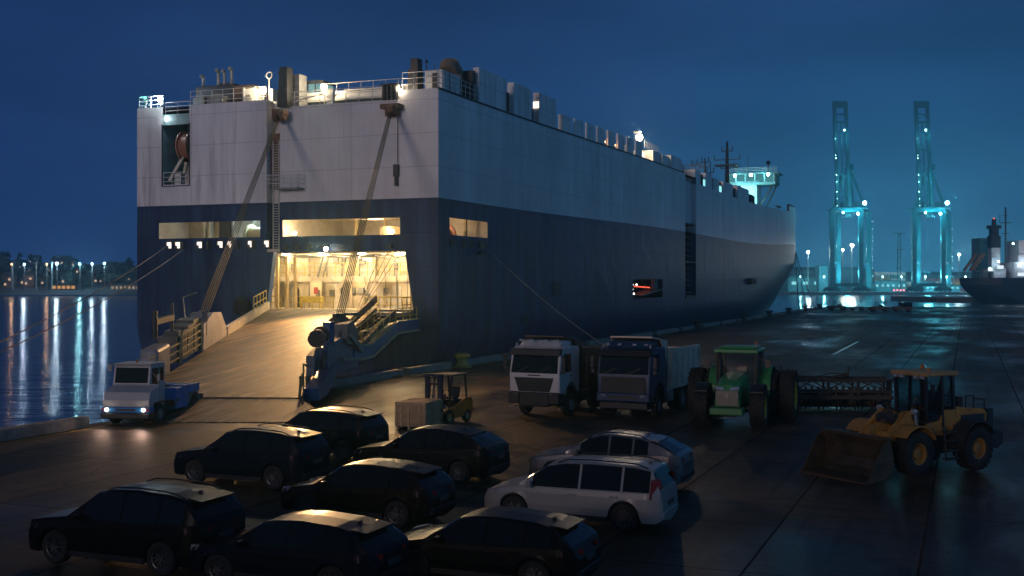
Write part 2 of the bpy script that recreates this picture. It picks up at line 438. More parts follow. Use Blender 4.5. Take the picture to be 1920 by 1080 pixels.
white_st = pm('white_steel', (.62, .61, .59), .5, var=.12, scale=1.5, dirt=(.28, .20, .14), dirt_amt=.5)
teal_st = pm('pale_green_steel', (.22, .36, .36), .5, var=.2, scale=1.2, dirt=(.15, .12, .09), dirt_amt=.5)
rail_m = pm('rail_paint', (.58, .58, .56), .5, var=.15)
rust_m = pm('rusty_steel', (.16, .085, .05), .7, var=.4, scale=2)
drum_m = pm('red_oxide_drum', (.33, .13, .08), .5, var=.3, scale=1.2, dirt=(.12, .06, .04), dirt_amt=.5)
deck_m = pm('deck_green', (.10, .12, .12), .7, var=.4)
cable_m = pm('steel_cable', (.065, .055, .042), .7, .1, var=.3, scale=4)
blue_st = pm('blue_steel', (.006, .062, .20), .4, var=.3, scale=1.5, dirt=(.03, .04, .055), dirt_amt=.5)
yel_st = pm('yellow_steel', (.50, .38, .06), .5, var=.3, scale=3, dirt=(.15, .10, .05), dirt_amt=.6)
black_m = pm('black_rubber', (.012, .012, .013), .75, var=.4, scale=6, dirt=(.045, .04, .035), dirt_amt=.5)
E_warm = em('lamp_warm', (1.0, .80, .52), 60); E_white = em('lamp_white', (.85, .95, 1.0), 60)
E_cyan = em('lamp_cyan', (.45, .95, 1.0), 50); E_orange = em('lamp_orange', (1.0, .45, .15), 14)
E_win = em('lit_window', (1.0, .84, .74), 1.5); E_red = em('lamp_red', (1.0, .12, .06), 2.2)
E_cwin = em('cyan_window', (.35, .95, 1.0), 1.1)

def sstep(a): a = max(0., min(1., a)); return a * a * (3 - 2 * a)
def sheer(s): return .85 * sstep(s / 80) + 3.2 * sstep((s - 112) / 140)
def zz(s, z): return z + sheer(s) * max(0., min(1., (z - 1) / 9))
S_PAR = 78.0
def tin(z):            # bilge rounding
    if z >= 3: return 0.
    d = min(6., 3 - z); return 6 - math.sqrt(max(0, 36 - d * d))
def s0_(z): k = max(0., min(1., (z + 2) / 10.5)); return 92 + 68 * k ** 1.1
def s1_(z): k = max(0., min(1., (z + 2) / 10.5)); return 200 + 41 * k
def hull_pt(p, z):     # p <= 90: metres along the side; 90..91: the run to the stem
    if p <= 90: return (p, tin(z), zz(p, z))
    s = 90 + (p - 90) * (s1_(z) - 90)
    f = max(0., (s - s0_(z)) / (s1_(z) - s0_(z)))
    b = BEAM / 2 - tin(z) * (1 - f)
    y = BEAM / 2 - b * (1 - f ** 2.6) ** .8
    return (s, y, zz(s, z))
ZB = 12.37; ZT = 20.4
def hullmat(u, v): return 0 if v > ZB else (1 if v > -.9 else 2)
zs = [-3, -2.2, -1.5, -.9, -.3, .4, 1.1, 1.8, 2.4, 3.0, 4.1, 6.2, 8.5, 9.7, 10.98, ZB, 14.5, 17, 19.6]
# starboard side with its openings
hb = MB()
ps = [0, 1.95, 9.23, 15, 22, 29, 36, 44, 52.6, 66.4, 73, 78.9, 85.6, 90] + [90 + k / 26 for k in range(1, 27)]
SIDE_HOLES = [(1.95, 9.23, 9.7, 10.98), (52.6, 66.4, 4.1, 6.2), (78.9, 85.6, 4.1, 30)]
hb.grid(ps, zs, hull_pt, SIDE_HOLES, hullmat)
hb.grid([p for p in ps if p <= 85.6], [19.6, ZT], hull_pt, SIDE_HOLES, hullmat)
# port side (no openings)
def port_pt(p, z): a = hull_pt(p, z); return (a[0], BEAM - a[1], a[2])
hb2 = MB(); hb2.grid(ps, zs, port_pt, (), hullmat); hb2.grid([p for p in ps if p <= 85.6], [19.6, ZT], port_pt, (), hullmat)
hb2.f = [f[::-1] for f in hb2.f]
hb.add(hb2.v, hb2.f); hb.m[-len(hb2.f):] = hb2.m
# stern plate with its openings
def stern_pt(t, z): k = tin(z); return (0, k + t / BEAM * (BEAM - 2 * k), z)
ts = [0, .9, 2.05, 3.15, 8, 13.34, 13.58, 14.8, 15.39, 19, 22.11, 24.73, 25.11, 26.2, BEAM]
zst = zs[:-1] + [14.06, 19.0, 19.75, ZT]
STERN_HOLES = [(15.39, 25.11, 9.7, 10.98), (3.15, 13.34, 9.7, 10.98), (2.05, 14.8, 4.1, 8.5), (22.11, 24.73, 14.06, 19.0), (13.58, 14.8, 8.5, 30), (3.15, 13.58, 19.75, 30), (22.11, 24.73, 19.75, 30)]
hb3 = MB(); hb3.grid(ts, zst, stern_pt, STERN_HOLES, hullmat); hb3.f = [f[::-1] for f in hb3.f]
hb.add(hb3.v, hb3.f); hb.m[-len(hb3.f):] = hb3.m
# slanted jambs of the stern door, as thick plates
hb.mi = 1
hb.prism([(14.8, 8.5), (14.16, 8.5), (14.8, 4.1)], 'x', .0, .5); hb.prism([(2.05, 8.5), (2.75, 8.5), (2.05, 4.1)], 'x', .0, .5)
# reveals: ladder channel, the high slot in the side
hb.mi = 0
hb.quad((0, 13.58, ZB), (0.9, 13.58, ZB), (.9, 13.58, 19.75), (0, 13.58, 19.75)); hb.quad((0, 14.8, ZB), (.9, 14.8, ZB), (.9, 14.8, ZT), (0, 14.8, ZT)); hb.quad((.9, 13.58, ZB), (.9, 14.8, ZB), (.9, 14.8, ZT), (.9, 13.58, ZT))
hb.mi = 1
hb.quad((0, 13.58, 8.5), (0.9, 13.58, 8.5), (.9, 13.58, ZB), (0, 13.58, ZB)); hb.quad((0, 14.8, 8.5), (.9, 14.8, 8.5), (.9, 14.8, ZB), (0, 14.8, ZB)); hb.quad((.9, 13.58, 8.5), (.9, 14.8, 8.5), (.9, 14.8, ZB), (.9, 13.58, ZB)); hb.quad((0, 13.58, 8.5), (.9, 13.58, 8.5), (.9, 14.8, 8.5), (0, 14.8, 8.5))
for z0, z1, dp, mi in ((4.1, ZB, 1.6, 1), (ZB, 13.6, 1.6, 0), (13.6, ZT - .5, .7, 0)):
    hb.mi = mi; a, b_, e0, e1 = 78.9, 85.6, zz(82, z0), zz(82, z1)
    hb.quad((a, 0, e0), (a, dp, e0), (a, dp, e1), (a, 0, e1)); hb.quad((b_, 0, e0), (b_, dp, e0), (b_, dp, e1), (b_, 0, e1)); hb.quad((a, dp, e0), (b_, dp, e0), (b_, dp, e1), (a, dp, e1))
    hb.quad((a, 0, e0), (b_, 0, e0), (b_, dp, e0), (a, dp, e0)); hb.quad((a, 0, e1), (b_, 0, e1), (b_, dp, e1), (a, dp, e1))
hull = hb.build('hull', [white_p, navy_p, boot_p], ship)
# decks
db = MB()
def dk(p, z):
    a = hull_pt(p, z); return a
for p0, p1 in zip(ps[:-1], ps[1:]):
    zt = ZT - .12 if p1 <= 85.6 else 19.5
    a = hull_pt(p0, zt); b_ = hull_pt(p1, zt)
    if p1 <= 22 and p0 < .5: continue
    db.quad(a, b_, (b_[0], BEAM - b_[1], b_[2]), (a[0], BEAM - a[1], a[2]))
db.quad((0, 0, ZT - .12), (1.95, 0, ZT - .12), (1.95, 3.15, ZT - .12), (0, 3.15, ZT - .12))
db.quad((0, 3.15, 19.7), (1.95, 3.15, 19.7), (1.95, 13.58, 19.7), (0, 13.58, 19.7)); db.quad((1.95, 3.15, 19.7), (1.95, 13.58, 19.7), (1.95, 13.58, ZT), (1.95, 3.15, ZT))
db.quad((0, 14.8, ZT - .12), (1.95, 14.8, ZT - .12), (1.95, BEAM, ZT - .12), (0, BEAM, ZT - .12))
db.quad((85.6, 0, zz(85.6, 19.5)), (85.6, BEAM, zz(85.6, 19.5)), (85.6, BEAM, zz(85.6, ZT)), (85.6, 0, zz(85.6, ZT)))
db.build('deck', deck_m, ship)

# ---- rooms seen through the openings
def room(name, x0, x1, y0, y1, z0, z1, mat, open_faces='x0'):
    b = MB(); f = {'z0': [(x0, y0, z0), (x1, y0, z0), (x1, y1, z0), (x0, y1, z0)], 'z1': [(x0, y0, z1), (x1, y0, z1), (x1, y1, z1), (x0, y1, z1)],
         'x1': [(x1, y0, z0), (x1, y1, z0), (x1, y1, z1), (x1, y0, z1)], 'y0': [(x0, y0, z0), (x1, y0, z0), (x1, y0, z1), (x0, y0, z1)],
         'y1': [(x0, y1, z0), (x1, y1, z0), (x1, y1, z1), (x0, y1, z1)], 'x0': [(x0, y0, z0), (x0, y1, z0), (x0, y1, z1), (x0, y0, z1)]}
    for k, v in f.items():
        if k not in open_faces: b.quad(*v)
    return b.build(name, mat, ship)
# port mooring deck (stern window on the port side)
r = room('mooring_deck', .06, 6.5, 14.95, 27.1, 8.9, 11.8, cream)
b = MB(); b.box(6.0, 6.4, 22.5, 23.6, 8.95, 11.7); b.build('door_panel', dark_st, r)
b = MB()
for k in (24.2, 24.8, 21.8, 19.8): b.box(5.6, 6.0, k, k + .18, 8.95, 11.75)
b.box(.5, .62, 18.3, 18.42, 8.95, 11.75)
b.each('pillar', cream, r)
b = MB(); b.cyl((3, 16.8, 9.9), (3, 18.2, 9.9), .75, 16); b.cyl((3, 16.6, 9.9), (3, 16.8, 9.9), 1.0, 16); b.cyl((3, 18.2, 9.9), (3, 18.4, 9.9), 1.0, 16); b.box(2.4, 3.6, 16.5, 18.5, 8.9, 9.3)
b.build('winch', cream2, r, smooth=40)
b = MB(); b.box(3.2, 3.6, 17, 19.8, 11.65, 11.72); b.box(3.2, 3.6, 15.4, 16.4, 11.65, 11.72); b.each('ceiling_lamp', em('cold_tube', (.55, .85, 1.0), 14), r)
point_light('mooring_deck_light', (3.4, 17.4, 11.3), 420, (.50, .78, 1.0), .5, r)
point_light('mooring_deck_light', (3.0, 23.8, 11.2), 70, (1, .75, .5), .3, r)
# starboard mooring deck: stern window and side window open into it
r = room('mooring_deck', .06, 9.6, .06, 13.45, 9.05, 11.7, cream, open_faces='x0 y0')
b = MB(); b.cyl((4.2, 2.2, 9.9), (6.0, 2.2, 9.9), .55, 16); b.cyl((4.0, 2.2, 9.9), (4.2, 2.2, 9.9), .85, 18); b.cyl((6.0, 2.2, 9.9), (6.2, 2.2, 9.9), .85, 18); b.box(3.6, 6.4, 1.6, 2.8, 9.05, 9.35); b.build('winch', drum_m, r, smooth=40)
b = MB(); b.box(1.0, 3.6, 4.6, 5.4, 9.05, 10.4); b.box(7.9, 8.15, 1.3, 1.5, 9.05, 11.7); b.box(4.6, 4.75, 6.8, 6.95, 9.05, 11.7); b.box(6, 6.2, 10.2, 10.4, 9.05, 11.7); b.each('pillar', cream2, r)
b = MB()
for y0 in (2.2, 5.2, 8.2, 11.0): b.box(.3, 9.4, y0, y0 + .14, 11.35, 11.7)
b.tube([(2, .8, 11.3), (2, 13, 11.3)], .07); b.tube([(5, .8, 11.2), (5, 13, 11.2)], .05)
b.build('ceiling_beam', cream, r)
lb = MB(); lb.sphere((.55, 12.6, 9.95), .14, 8, 5); lb.sphere((.55, 4.1, 9.95), .16, 8, 5); lb.each('work_lamp', E_warm, r)
point_light('mooring_deck_light', (.75, 12.4, 10.1), 190, (1, .74, .44), .2, r)
point_light('mooring_deck_light', (.75, 4.3, 10.1), 210, (1, .74, .44), .2, r)
point_light('mooring_deck_light', (4.5, 8, 11.0), 380, (1, .74, .44), .4, r)
point_light('mooring_deck_light', (3.6, 2.6, 11.2), 330, (1, .70, .42), .3, r)
# lit square openings under the port window
for t0, w in ((24.3, .5), (23.45, .5), (21.35, .52), (19.35, .5), (18.45, .42), (16.5, .5), (15.0, .45)):
    fr = MB()
    for a in ((-.06, 0), (w, w + .06)): fr.box(-.1, .0, t0 - a[0] - .0 - w + w, t0 - a[1], 8.9, 9.42)
    fr = MB(); fr.box(-.1, .02, t0 - w - .08, t0 - w, 8.84, 9.46); fr.box(-.1, .02, t0, t0 + .08, 8.84, 9.46); fr.box(-.1, .02, t0 - w, t0, 8.84, 8.9); fr.box(-.1, .02, t0 - w, t0, 9.4, 9.46)
    f_ = fr.build('fairlead', dark_st, ship)
    MB().box(-.035, -.005, t0 - w, t0 - w * .35, 8.9, 9.4).box(-.03, -.004, t0 - w * .35, t0, 9.12, 9.4).build('lit_opening', E_win, f_)
# dark fairlead rollers
fb = MB()
for t0 in (22.6, 20.2, 17.4, 15.9): fb.cyl((-.16, t0, 8.75), (-.16, t0, 9.4), .16, 8)
for t0 in (13.0, 12.0, 10.9, 9.6, 4.0): fb.cbox((-.1, t0, 8.85), (.2, .45, .3))
fb.each('roller_fairlead', dark_st, ship)
fb = MB()
for s0 in (2.3, 4.6, 6.2, 7.8, 8.6): fb.cbox((s0, -.06, zz(5, 9.15)), (.7, .12, .55))
fb.cbox((7.9, -.15, 8.5), (1.2, .3, .3)); fb.each('side_fairlead', dark_st, ship)
fb = MB(); fb.lathe([(.15, -.3), (.55, -.32), (.8, -.16), (.72, .02)], (0, 17.02, 4.28), 'x', 18); fb.cyl((-.3, 17.02, 4.28), (0, 17.02, 4.28), .2, 10); fb.build('round_fender', black_m, ship, smooth=40)

# ---- cargo hold behind the stern door
DX = 9.0
hold = room('cargo_hold', .5, DX, 1.3, 24.5, 4.0, 8.8, cream)
MB().box(.0, .55, 2.05, 14.8, 3.7, 4.1).build('door_sill', grey_st, hold)
b = MB(); b.box(.06, .5, 1.3, 2.0, 4.0, 8.75); b.box(.06, .5, 14.82, 24.5, 4.0, 8.75); b.box(.06, .5, 2.0, 14.82, 8.52, 8.75); b.build('door_frame', cream, hold)
gx = DX - 2.6
b = MB(); b.box(gx, DX, 1.3, 24.4, 6.25, 6.6); b.box(gx - .06, gx, 1.3, 24.4, 6.2, 6.65)
for k in range(20): b.box(gx - .2, gx - .06, 1.6 + k, 1.72 + k, 6.2, 6.62)
b.build('gallery_deck', cream, hold)
b = MB()
for z_ in (7.0, 7.4, 7.75): b.bar((gx, 1.3, z_), (gx, 22, z_), .05)
for k in range(20): b.bar((gx, 1.4 + k, 6.6), (gx, 1.4 + k, 7.75), .05)
b.build('gallery_railing', yel_st, hold)
b = MB()
for t_ in (5.6, 8.7, 12.2, 15.6, 18.6):
    b = MB(); b.box(gx + .1, gx + .45, t_, t_ + .32, 4.0, 6.25); b.prism([(t_ - .55, 6.25), (t_ + .87, 6.25), (t_ + .32, 5.5), (t_, 5.5)], 'x', gx + .15, gx + .38); b.build('frame_pillar', cream, hold)
b = MB()
for t_ in (5.0, 6.6, 8.2, 9.9, 11.5, 13.2, 14.7, 16.4, 18.2, 19.8): b.box(DX - .35, DX - .02, t_, t_ + .22, 6.6, 8.9)
for t_ in (6.4, 9.2, 12.2, 15.1, 18.6): b.box(DX - .3, DX - .02, t_, t_ + .2, 4.0, 6.2)
b.each('wall_frame', cream, hold)
b = MB()
for t_ in (15.2, 16.0, 16.9, 3.6): b.box(gx - 1.6, gx - 1.4, t_, t_ + .24, 4.0, 8.7)
b.each('ochre_pillar', cream2, hold)
b = MB()
for k in range(4): b.box(.9 + k * 2.4, 1.15 + k * 2.4, 1.35, 24, 8.4, 8.79)
for t_ in (3, 6.2, 9.4, 12.6, 15.8, 19): b.box(.6, DX - .1, t_, t_ + .2, 8.5, 8.79)
b.build('ceiling_beam', cream, hold)
b = MB()
for t_, z_, x_ in ((4, 8.3, 3), (6.4, 8.2, 2), (11, 8.35, 2.5), (14, 8.25, 3)): b.tube([(x_, t_, z_), (x_ + 5, t_ + .5, z_)], .08, 6)
for x_ in (2.4, 5.2, 7.8): b.tube([(x_, 1.5, 8.28), (x_, 22, 8.28)], .06, 6)
for t_ in (7.9, 10.9, 16.4): b.tube([(DX - .2, t_, 4), (DX - .2, t_, 6.2)], .06, 6)
b.each('pipe_run', grey_st, hold)
b = MB()
b.bar((gx - .3, 16.2, 6.3), (gx + .6, 18.2, 4.1), .25, .12); b.bar((gx - .8, 13.0, 8.7), (gx - .3, 13.9, 6.6), .12); b.bar((gx - .8, 12.4, 8.7), (gx - .3, 13.4, 6.6), .1)
for k in range(5): b.bar((2.0 + k * .5, 5.6 - k * .75, 8.6), (4.5 + k * .3, 6.6 - k * .75, 4.2), .05)
b.each('diagonal_brace', grey_st, hold)
for t_, w_, z_, m_ in ((13.0, 1.1, 2.0, white_st), (9.4, 1.2, 2.0, white_st), (17.0, .6, 1.9, dark_st), (17.8, .9, 1.9, white_st), (7.6, .9, 1.9, white_st)):
    d = MB().box(DX - .12, DX - .04, t_, t_ + w_, 4.02, 4.02 + z_).build('hold_door', m_, hold)
for t_, w_, z_ in ((12.6, 1.1, 2.1), (10.3, 1.2, 2.0), (8.0, 1.0, 2.0)):
    d = MB().box(DX - .10, DX - .04, t_, t_ + w_, 6.62, 6.62 + z_ * .8).build('hold_door', white_st, hold)
b = MB()
b.box(gx - .4, gx + .2, 13.6, 15.6, 4.5, 4.95); b.box(gx - .4, gx - .3, 13.6, 13.7, 4.0, 4.5); b.box(gx - .4, gx - .3, 15.5, 15.6, 4.0, 4.5); b.build('work_bench', yel_st, hold)
MB().box(gx - .2, gx + .05, 14.1, 14.35, 5.2, 5.75).build('extinguisher', pm('red_box', (.35, .03, .02), .4), hold)
b = MB()
for z_ in (4.5, 5.0):
    b.bar((gx - 1.0, 12.0, z_), (gx - 1.0, 18.2, z_), .05); b.bar((gx - .6, 4.6, z_), (gx - .6, 9.4, z_), .05)
for k in range(7): b.bar((gx - 1.0, 12.0 + k, 4.0), (gx - 1.0, 12.0 + k, 5.0), .06)
for k in range(5): b.bar((gx - .6, 4.6 + k * 1.2, 4.0), (gx - .6, 4.6 + k * 1.2, 5.0), .06)
b.build('hold_railing', yel_st, hold)
rnd = random.Random(3)
b = MB()
for k in range(16):
    t_ = 5.8 + rnd.random() * 13; z_ = rnd.choice((4.9, 5.2, 7.3, 7.7)); w_ = .2 + rnd.random() * .4
    b.box(DX - .28, DX - .05, t_, t_ + w_, z_, z_ + .25 + rnd.random() * .4)
b.each('wall_box', grey_st, hold)
lb = MB()
for x_ in (2.2, 5.8, 8.0):
    for t_ in (4.2, 7.6, 11, 14.4, 17.8): lb.cbox((x_, t_, 8.36), (.9, .2, .12))
lb.each('hold_lamp', E_warm, hold)
for x_, t_, w_ in ((2.0, 4.5, 650), (2.0, 11.2, 650), (5.2, 6.0, 330), (5.2, 11, 330), (5.2, 16, 330), (7.8, 7.0, 110), (7.8, 11.5, 110), (7.8, 16.0, 110)):
    point_light('hold_light', (x_, t_, 8.0 if x_ < 7 else 5.9), w_, (1, .70, .34), .35, hold)

# ---- stern lamps
def deck_lamp(loc, h, emat, power, colr, r=.26, spot=None, aim=None, back=(0, 0)):
    b = MB(); b.cyl(loc, (loc[0], loc[1], loc[2] + h), .06, 6); b.cbox((loc[0], loc[1], loc[2] + h), (.2, .5, .08))
    p = b.build('deck_lamp', grey_st, ship)
    c = (loc[0] - .1, loc[1], loc[2] + h + .05 + r)
    MB().sphere(c, r, 12, 8).build('bulb', emat, p, smooth=80)
    point_light('lamp_glow', (c[0] - .45, c[1], c[2] + .1), power, colr, r, p, spot, aim)
    return p
deck_lamp((.5, 25.3, 20.3), .55, E_white, 420, (.75, .95, 1.0), .2)
deck_lamp((.5, 26.8, 20.3), .9, em('green_lamp', (.1, .9, .7), 5), 20, (.1, .9, .7), .1)
deck_lamp((.8, 15.6, 20.3), .7, E_warm, 500, (1, .82, .5), .25)
deck_lamp((1.0, 10.2, 19.7), 1.25, E_warm, 550, (1, .80, .5), .25)
dl = deck_lamp((.4, 3.3, 19.7), .55, E_warm, 160, (1, .85, .6), .13)
point_light('lamp_beam', (-.6, 10.2, 21.1), 14000, (1, .56, .24), .2, dl, spot=40, aim=(-22, -6.5, 0), blend=.8)
deck_lamp((.05, 24.3, 18.9), .3, E_white, 25, (.8, .9, 1.0), .14)
# lamp over the stern door
b = MB(); b.bar((0, 9.06, 8.95), (-.7, 9.06, 8.8), .08); b.cbox((-.7, 9.06, 8.85), (.3, .5, .1)); lp = b.build('door_lamp', dark_st, ship)
MB().sphere((-.72, 9.06, 8.68), .17, 10, 6).build('bulb', E_warm, lp, smooth=80)
point_light('lamp_glow', (-.95, 9.06, 8.55), 14000, (1, .54, .21), .17, lp, spot=88, aim=(-17, -1, 0), blend=.8)

# ---- stern deck fittings
def railing(name, pts, h=1.05, n_r=3, gap=1.1, r=.03, m=None, parent=None):
    b = MB()
    for p, q in zip(pts[:-1], pts[1:]):
        p = Vector(p); q = Vector(q); L = (q - p).length; k = max(1, round(L / gap))
        for i in range(k + 1):
            a = p.lerp(q, i / k); b.cyl(a, a + Vector((0, 0, h)), r, 5)
        for j in range(n_r): zz_ = Vector((0, 0, h * (j + 1) / n_r)); b.cyl(p + zz_, q + zz_, r, 5)
    return b.build(name, m or rail_m, parent or ship)
railing('railing', [(1.6, 27.2, 20.3), (.15, 27.2, 20.3), (.15, 24.8, 20.3)])
railing('railing', [(.2, 24.6, 19.75), (.2, 22.2, 19.75)], 1.0)
railing('railing', [(.15, 22.1, 20.3), (.15, 14.9, 20.3)], 1.2)
railing('railing', [(.15, 13.5, 19.72), (.15, 3.3, 19.72)], 1.15)
railing('railing', [(2.1, 13.0, ZT), (2.1, 3.3, ZT)], 1.3, 2)
railing('railing', [(.1, 3.0, ZT), (.1, .1, ZT), (4.3, .1, ZT)], 1.3)
# recess on the port quarter with the hose drum
rb = room('hose_recess', .02, 3.2, 22.0, 24.85, 13.9, 19.2, teal_st)
b = MB(); b.lathe([(.3, -.5), (1.25, -.5), (1.25, -.38), (1.05, -.36), (1.05, .36), (1.25, .38), (1.25, .5), (.3, .5)], (.9, 22.75, 17.2), 'y', 26); b.build('hose_drum', drum_m, rb, smooth=35)
b = MB(); b.bar((.5, 22.9, 16.6), (.2, 24.2, 14.4), .22); b.bar((.7, 22.3, 16.4), (.3, 22.6, 14.4), .22); b.bar((1.6, 22.2, 16.9), (1.6, 22.6, 14), .25); b.bar((1.6, 23.4, 16.9), (1.6, 24.0, 14), .25); b.build('drum_support', cream, rb)
b = MB(); b.box(.3, 1.2, 22.3, 22.75, 13.95, 14.9); b.box(.3, 1.2, 23.2, 23.8, 13.95, 15.0); b.each('recess_cabinet', white_st, rb)
railing('recess_railing', [(.05, 22.15, 13.95), (.05, 24.7, 13.95)], 1.1, parent=rb, gap=.8)
fr = MB()
for t_ in (22.03, 24.73): fr.box(-.06, .02, t_, t_ + .08, 13.95, 19.0)
fr.box(-.06, .02, 22.03, 24.81, 13.9, 13.98); fr.build('recess_frame', dark_st, ship)
MB().box(-.02, .3, 22.11, 24.73, 18.9, 19.75).build('recess_header', teal_st, ship)
# machinery house, port quarter
b = MB(); b.box(2.5, 6.5, 19.6, 23.4, 20.3, 22.35); b.box(2.9, 6, 20.2, 21.4, 22.35, 22.6)
h_ = b.build('machinery_house', dark_st, ship, bevel=.05)
b = MB(); b.box(2.3, 5, 17.6, 19.55, 20.3, 22.15); b.build('cable_locker', rust_m, ship)
b = MB()
for t_, hh in ((21.5, 1.3), (20.9, 1.2), (20.2, 1.35), (23.0, .9)): b.cyl((3, t_, 22.3), (3, t_, 22.3 + hh), .13, 8); b.cyl((3, t_, 22.3 + hh), (2.7, t_, 22.35 + hh), .16, 8)
b.each('vent_pipe', grey_st, h_, 2)
b = MB()
rr = random.Random(5)
for k in range(10):
    t_ = 16.4 + rr.random() * 6; b.cbox((1.2 + rr.random(), t_, 20.55 + rr.random() * .25), (.6, .3 + rr.random() * .8, .5 + rr.random() * .7))
b.each('deck_gear', grey_st, ship)
b = MB(); b.box(1.1, 2.4, 16.6, 17.8, 20.3, 21.6); b.box(1.0, 1.9, 14.9, 15.3, 20.3, 21.4); b.each('white_locker', white_st, ship)
MB().cyl((.6, 14.95, 20.3), (.6, 14.95, 22.1), .05, 6).lathe([(.22, -.04), (.3, -.04), (.3, .04), (.22, .04), (.22, -.04)], (.6, 14.95, 22.4), 'x', 12).build('ring_post', white_st, ship)
# derrick posts carrying the hoist cables
b = MB(); b.prism([(12.6, 19.7), (13.55, 19.7), (13.3, 22.75), (12.65, 22.75)], 'x', -.5, .35)
for k in range(4): b.box(-.56, -.5, 12.72, 13.0, 20.2 + k * .6, 20.5 + k * .6)
b.build('hoist_post', dark_st, ship); MB().box(.4, 1.5, 12.1, 12.7, 19.7, 22.3).build('post_housing', grey_st, ship)
b = MB(); b.cbox((-.55, 13.3, 19.2), (.9, .7, .5)); b.lathe([(.08, -.2), (.42, -.2), (.42, .2), (.08, .2)], (-.7, 13.4, 18.9), 'y', 14); b.lathe([(.08, -.2), (.42, -.2), (.42, .2), (.08, .2)], (-.7, 12.8, 19.0), 'y', 14); b.build('sheave_block', rust_m, ship)
b = MB(); b.cbox((-.45, 3.6, 19.15), (.9, 1.5, .35)); b.cbox((-.3, 3.6, 18.75), (.6, 1.0, .6)); b.lathe([(.08, -.3), (.36, -.3), (.36, .3), (.08, .3)], (-.8, 3.45, 18.9), 'y', 14); b.build('sheave_block', rust_m, ship)
b = MB()
for k in range(4): b.box(-.2, .3, 3.35 + k * .35, 3.5 + k * .35, 19.72, 20.9)
b.box(-.2, .3, 3.3, 4.7, 20.85, 20.95); b.build('hoist_post', dark_st, ship)
# glass control cabin on the stern
b = MB(); b.box(1.9, 3.6, 10.85, 12.3, 20.3, 20.75); b.prism([(10.75, 21.75), (12.4, 21.75), (12.25, 22.0), (10.9, 22.0)], 'x', 1.8, 3.7)
for t_ in (10.85, 11.55, 12.22): b.box(1.9, 1.98, t_, t_ + .08, 20.75, 21.75)
cb = b.build('control_cabin', dark_st, ship)
MB().box(1.95, 3.5, 10.9, 12.25, 20.75, 21.75).build('cabin_window', em('cabin_glass', (.45, .85, .85), .42), cb)
b = MB(); b.box(1.7, 2.2, 3.3, 13.4, ZT - .1, 21.0); b.box(1.55, 1.7, 3.2, 8.8, 20.95, 21.05); b.build('stern_bulwark', white_p, ship)
b = MB(); b.box(.5, .9, 9.2, 9.7, 19.7, 21.0); b.bar((.2, 12.2, 20.2), (.2, 9.8, 20.6), .08); b.bar((.3, 12.8, 17.6), (.3, 8.5, 20.6), .06); b.build('gangway_davit', white_st, ship)
# ladder down the channel and its small platform
b = MB()
for t_ in (13.85, 14.4): b.bar((.3, t_, 8.6), (.3, t_, 17.2), .06)
for k in range(42): b.bar((.3, 13.85, 8.7 + k * .2), (.3, 14.4, 8.7 + k * .2), .035)
b.build('ladder', rail_m, ship)
b = MB(); b.box(.5, .85, 13.7, 14.7, 13.5, 17.8)
for k in range(6): b.box(.45, .86, 13.65, 14.75, 13.8 + k * .75, 13.88 + k * .75)
b.build('channel_stiffener', rust_m, ship)
b = MB(); b.box(-1.0, 0, 11.4, 13.6, 13.3, 13.4); pf = b.build('ladder_platform', grey_st, ship)
railing('platform_railing', [(0, 11.4, 13.4), (-.95, 11.4, 13.4), (-.95, 14.6, 13.4)], 1.0, parent=pf, gap=.7)
b = MB(); b.box(-.25, -.02, 3.2, 3.6, 14.0, 14.9); b.cyl((-.12, 3.4, 13.3), (-.12, 3.4, 14.0), .15, 8); b.bar((-.1, 3.3, 15), (-.1, 3.3, 18.4), .04); b.build('cable_guide', dark_st, ship)
# starboard corner: mast, block, antennas
b = MB(); b.box(1.2, 2.2, 2.3, 3.1, ZT, 22.2); b.box(1.3, 2.1, 2.35, 2.95, 22.2, 23.0); b.build('corner_mast', dark_st, ship)
b = MB(); b.cyl((1.5, 1.7, ZT), (1.5, 1.7, 22.6), .04, 6); b.cyl((1.5, 1.7, 22.6), (1.5, 1.7, 22.9), .16, 6, .02); b.cyl((2.0, -.0, ZT), (2.0, .02, 22.4), .03, 5); b.cyl((1.2, .9, ZT), (1.2, .9, 22.4), .03, 5); b.each('antenna', dark_st, ship)
b = MB(); b.box(1.0, 4.2, .15, 1.6, ZT, 21.95); c1 = b.build('corner_house', white_p, ship, bevel=.06)
MB().box(.94, 1.0, .5, .95, ZT + .2, 21.7).build('corner_door', dark_st, c1)
# row of ventilation houses along the starboard edge
def vent(s0, s1, zt, w=.6, y0=.12):
    z0 = zz((s0 + s1) / 2, ZT)
    b = MB(); b.box(s0, s1, y0, y0 + w, z0 - .15, zt); return b.build('ventilation_house', white_p, ship, bevel=.05)
b = MB(); b.cyl((6.3, 1.6, 20.4), (6.3, 1.6, 22.6), .55, 12); b.cyl((6.3, 1.6, 22.6), (5.4, 1.6, 23.1), .75, 12); b.cyl((5.4, 1.6, 23.1), (4.9, 1.5, 22.4), .75, 12); b.build('ventilation_cowl', pm('ochre_cowl', (.20, .15, .10), .6, dirt=(.06, .05, .04)), ship, smooth=40)
b = MB(); b.box(5.0, 5.3, .4, 1.2, 20.4, 22.3); b.box(6.9, 7.5, .3, 1.5, 20.4, 22.9); b.tube([(4.5, .5, 21.5), (7.5, .5, 21.6)], .1); b.each('deck_gear', dark_st, ship)
railing('railing', [(4.3, .12, 20.5), (7.7, .12, 20.5)], 1.2, gap=.8)
vent(7.8, 13.6, 23.3, .55); vent(15.4, 19.7, 23.35, .65); v3 = vent(21.6, 26.2, 23.45, .6)
MB().box(21.52, 21.6, .15, .7, 22.0, 22.6).build('lit_opening', E_win, v3)
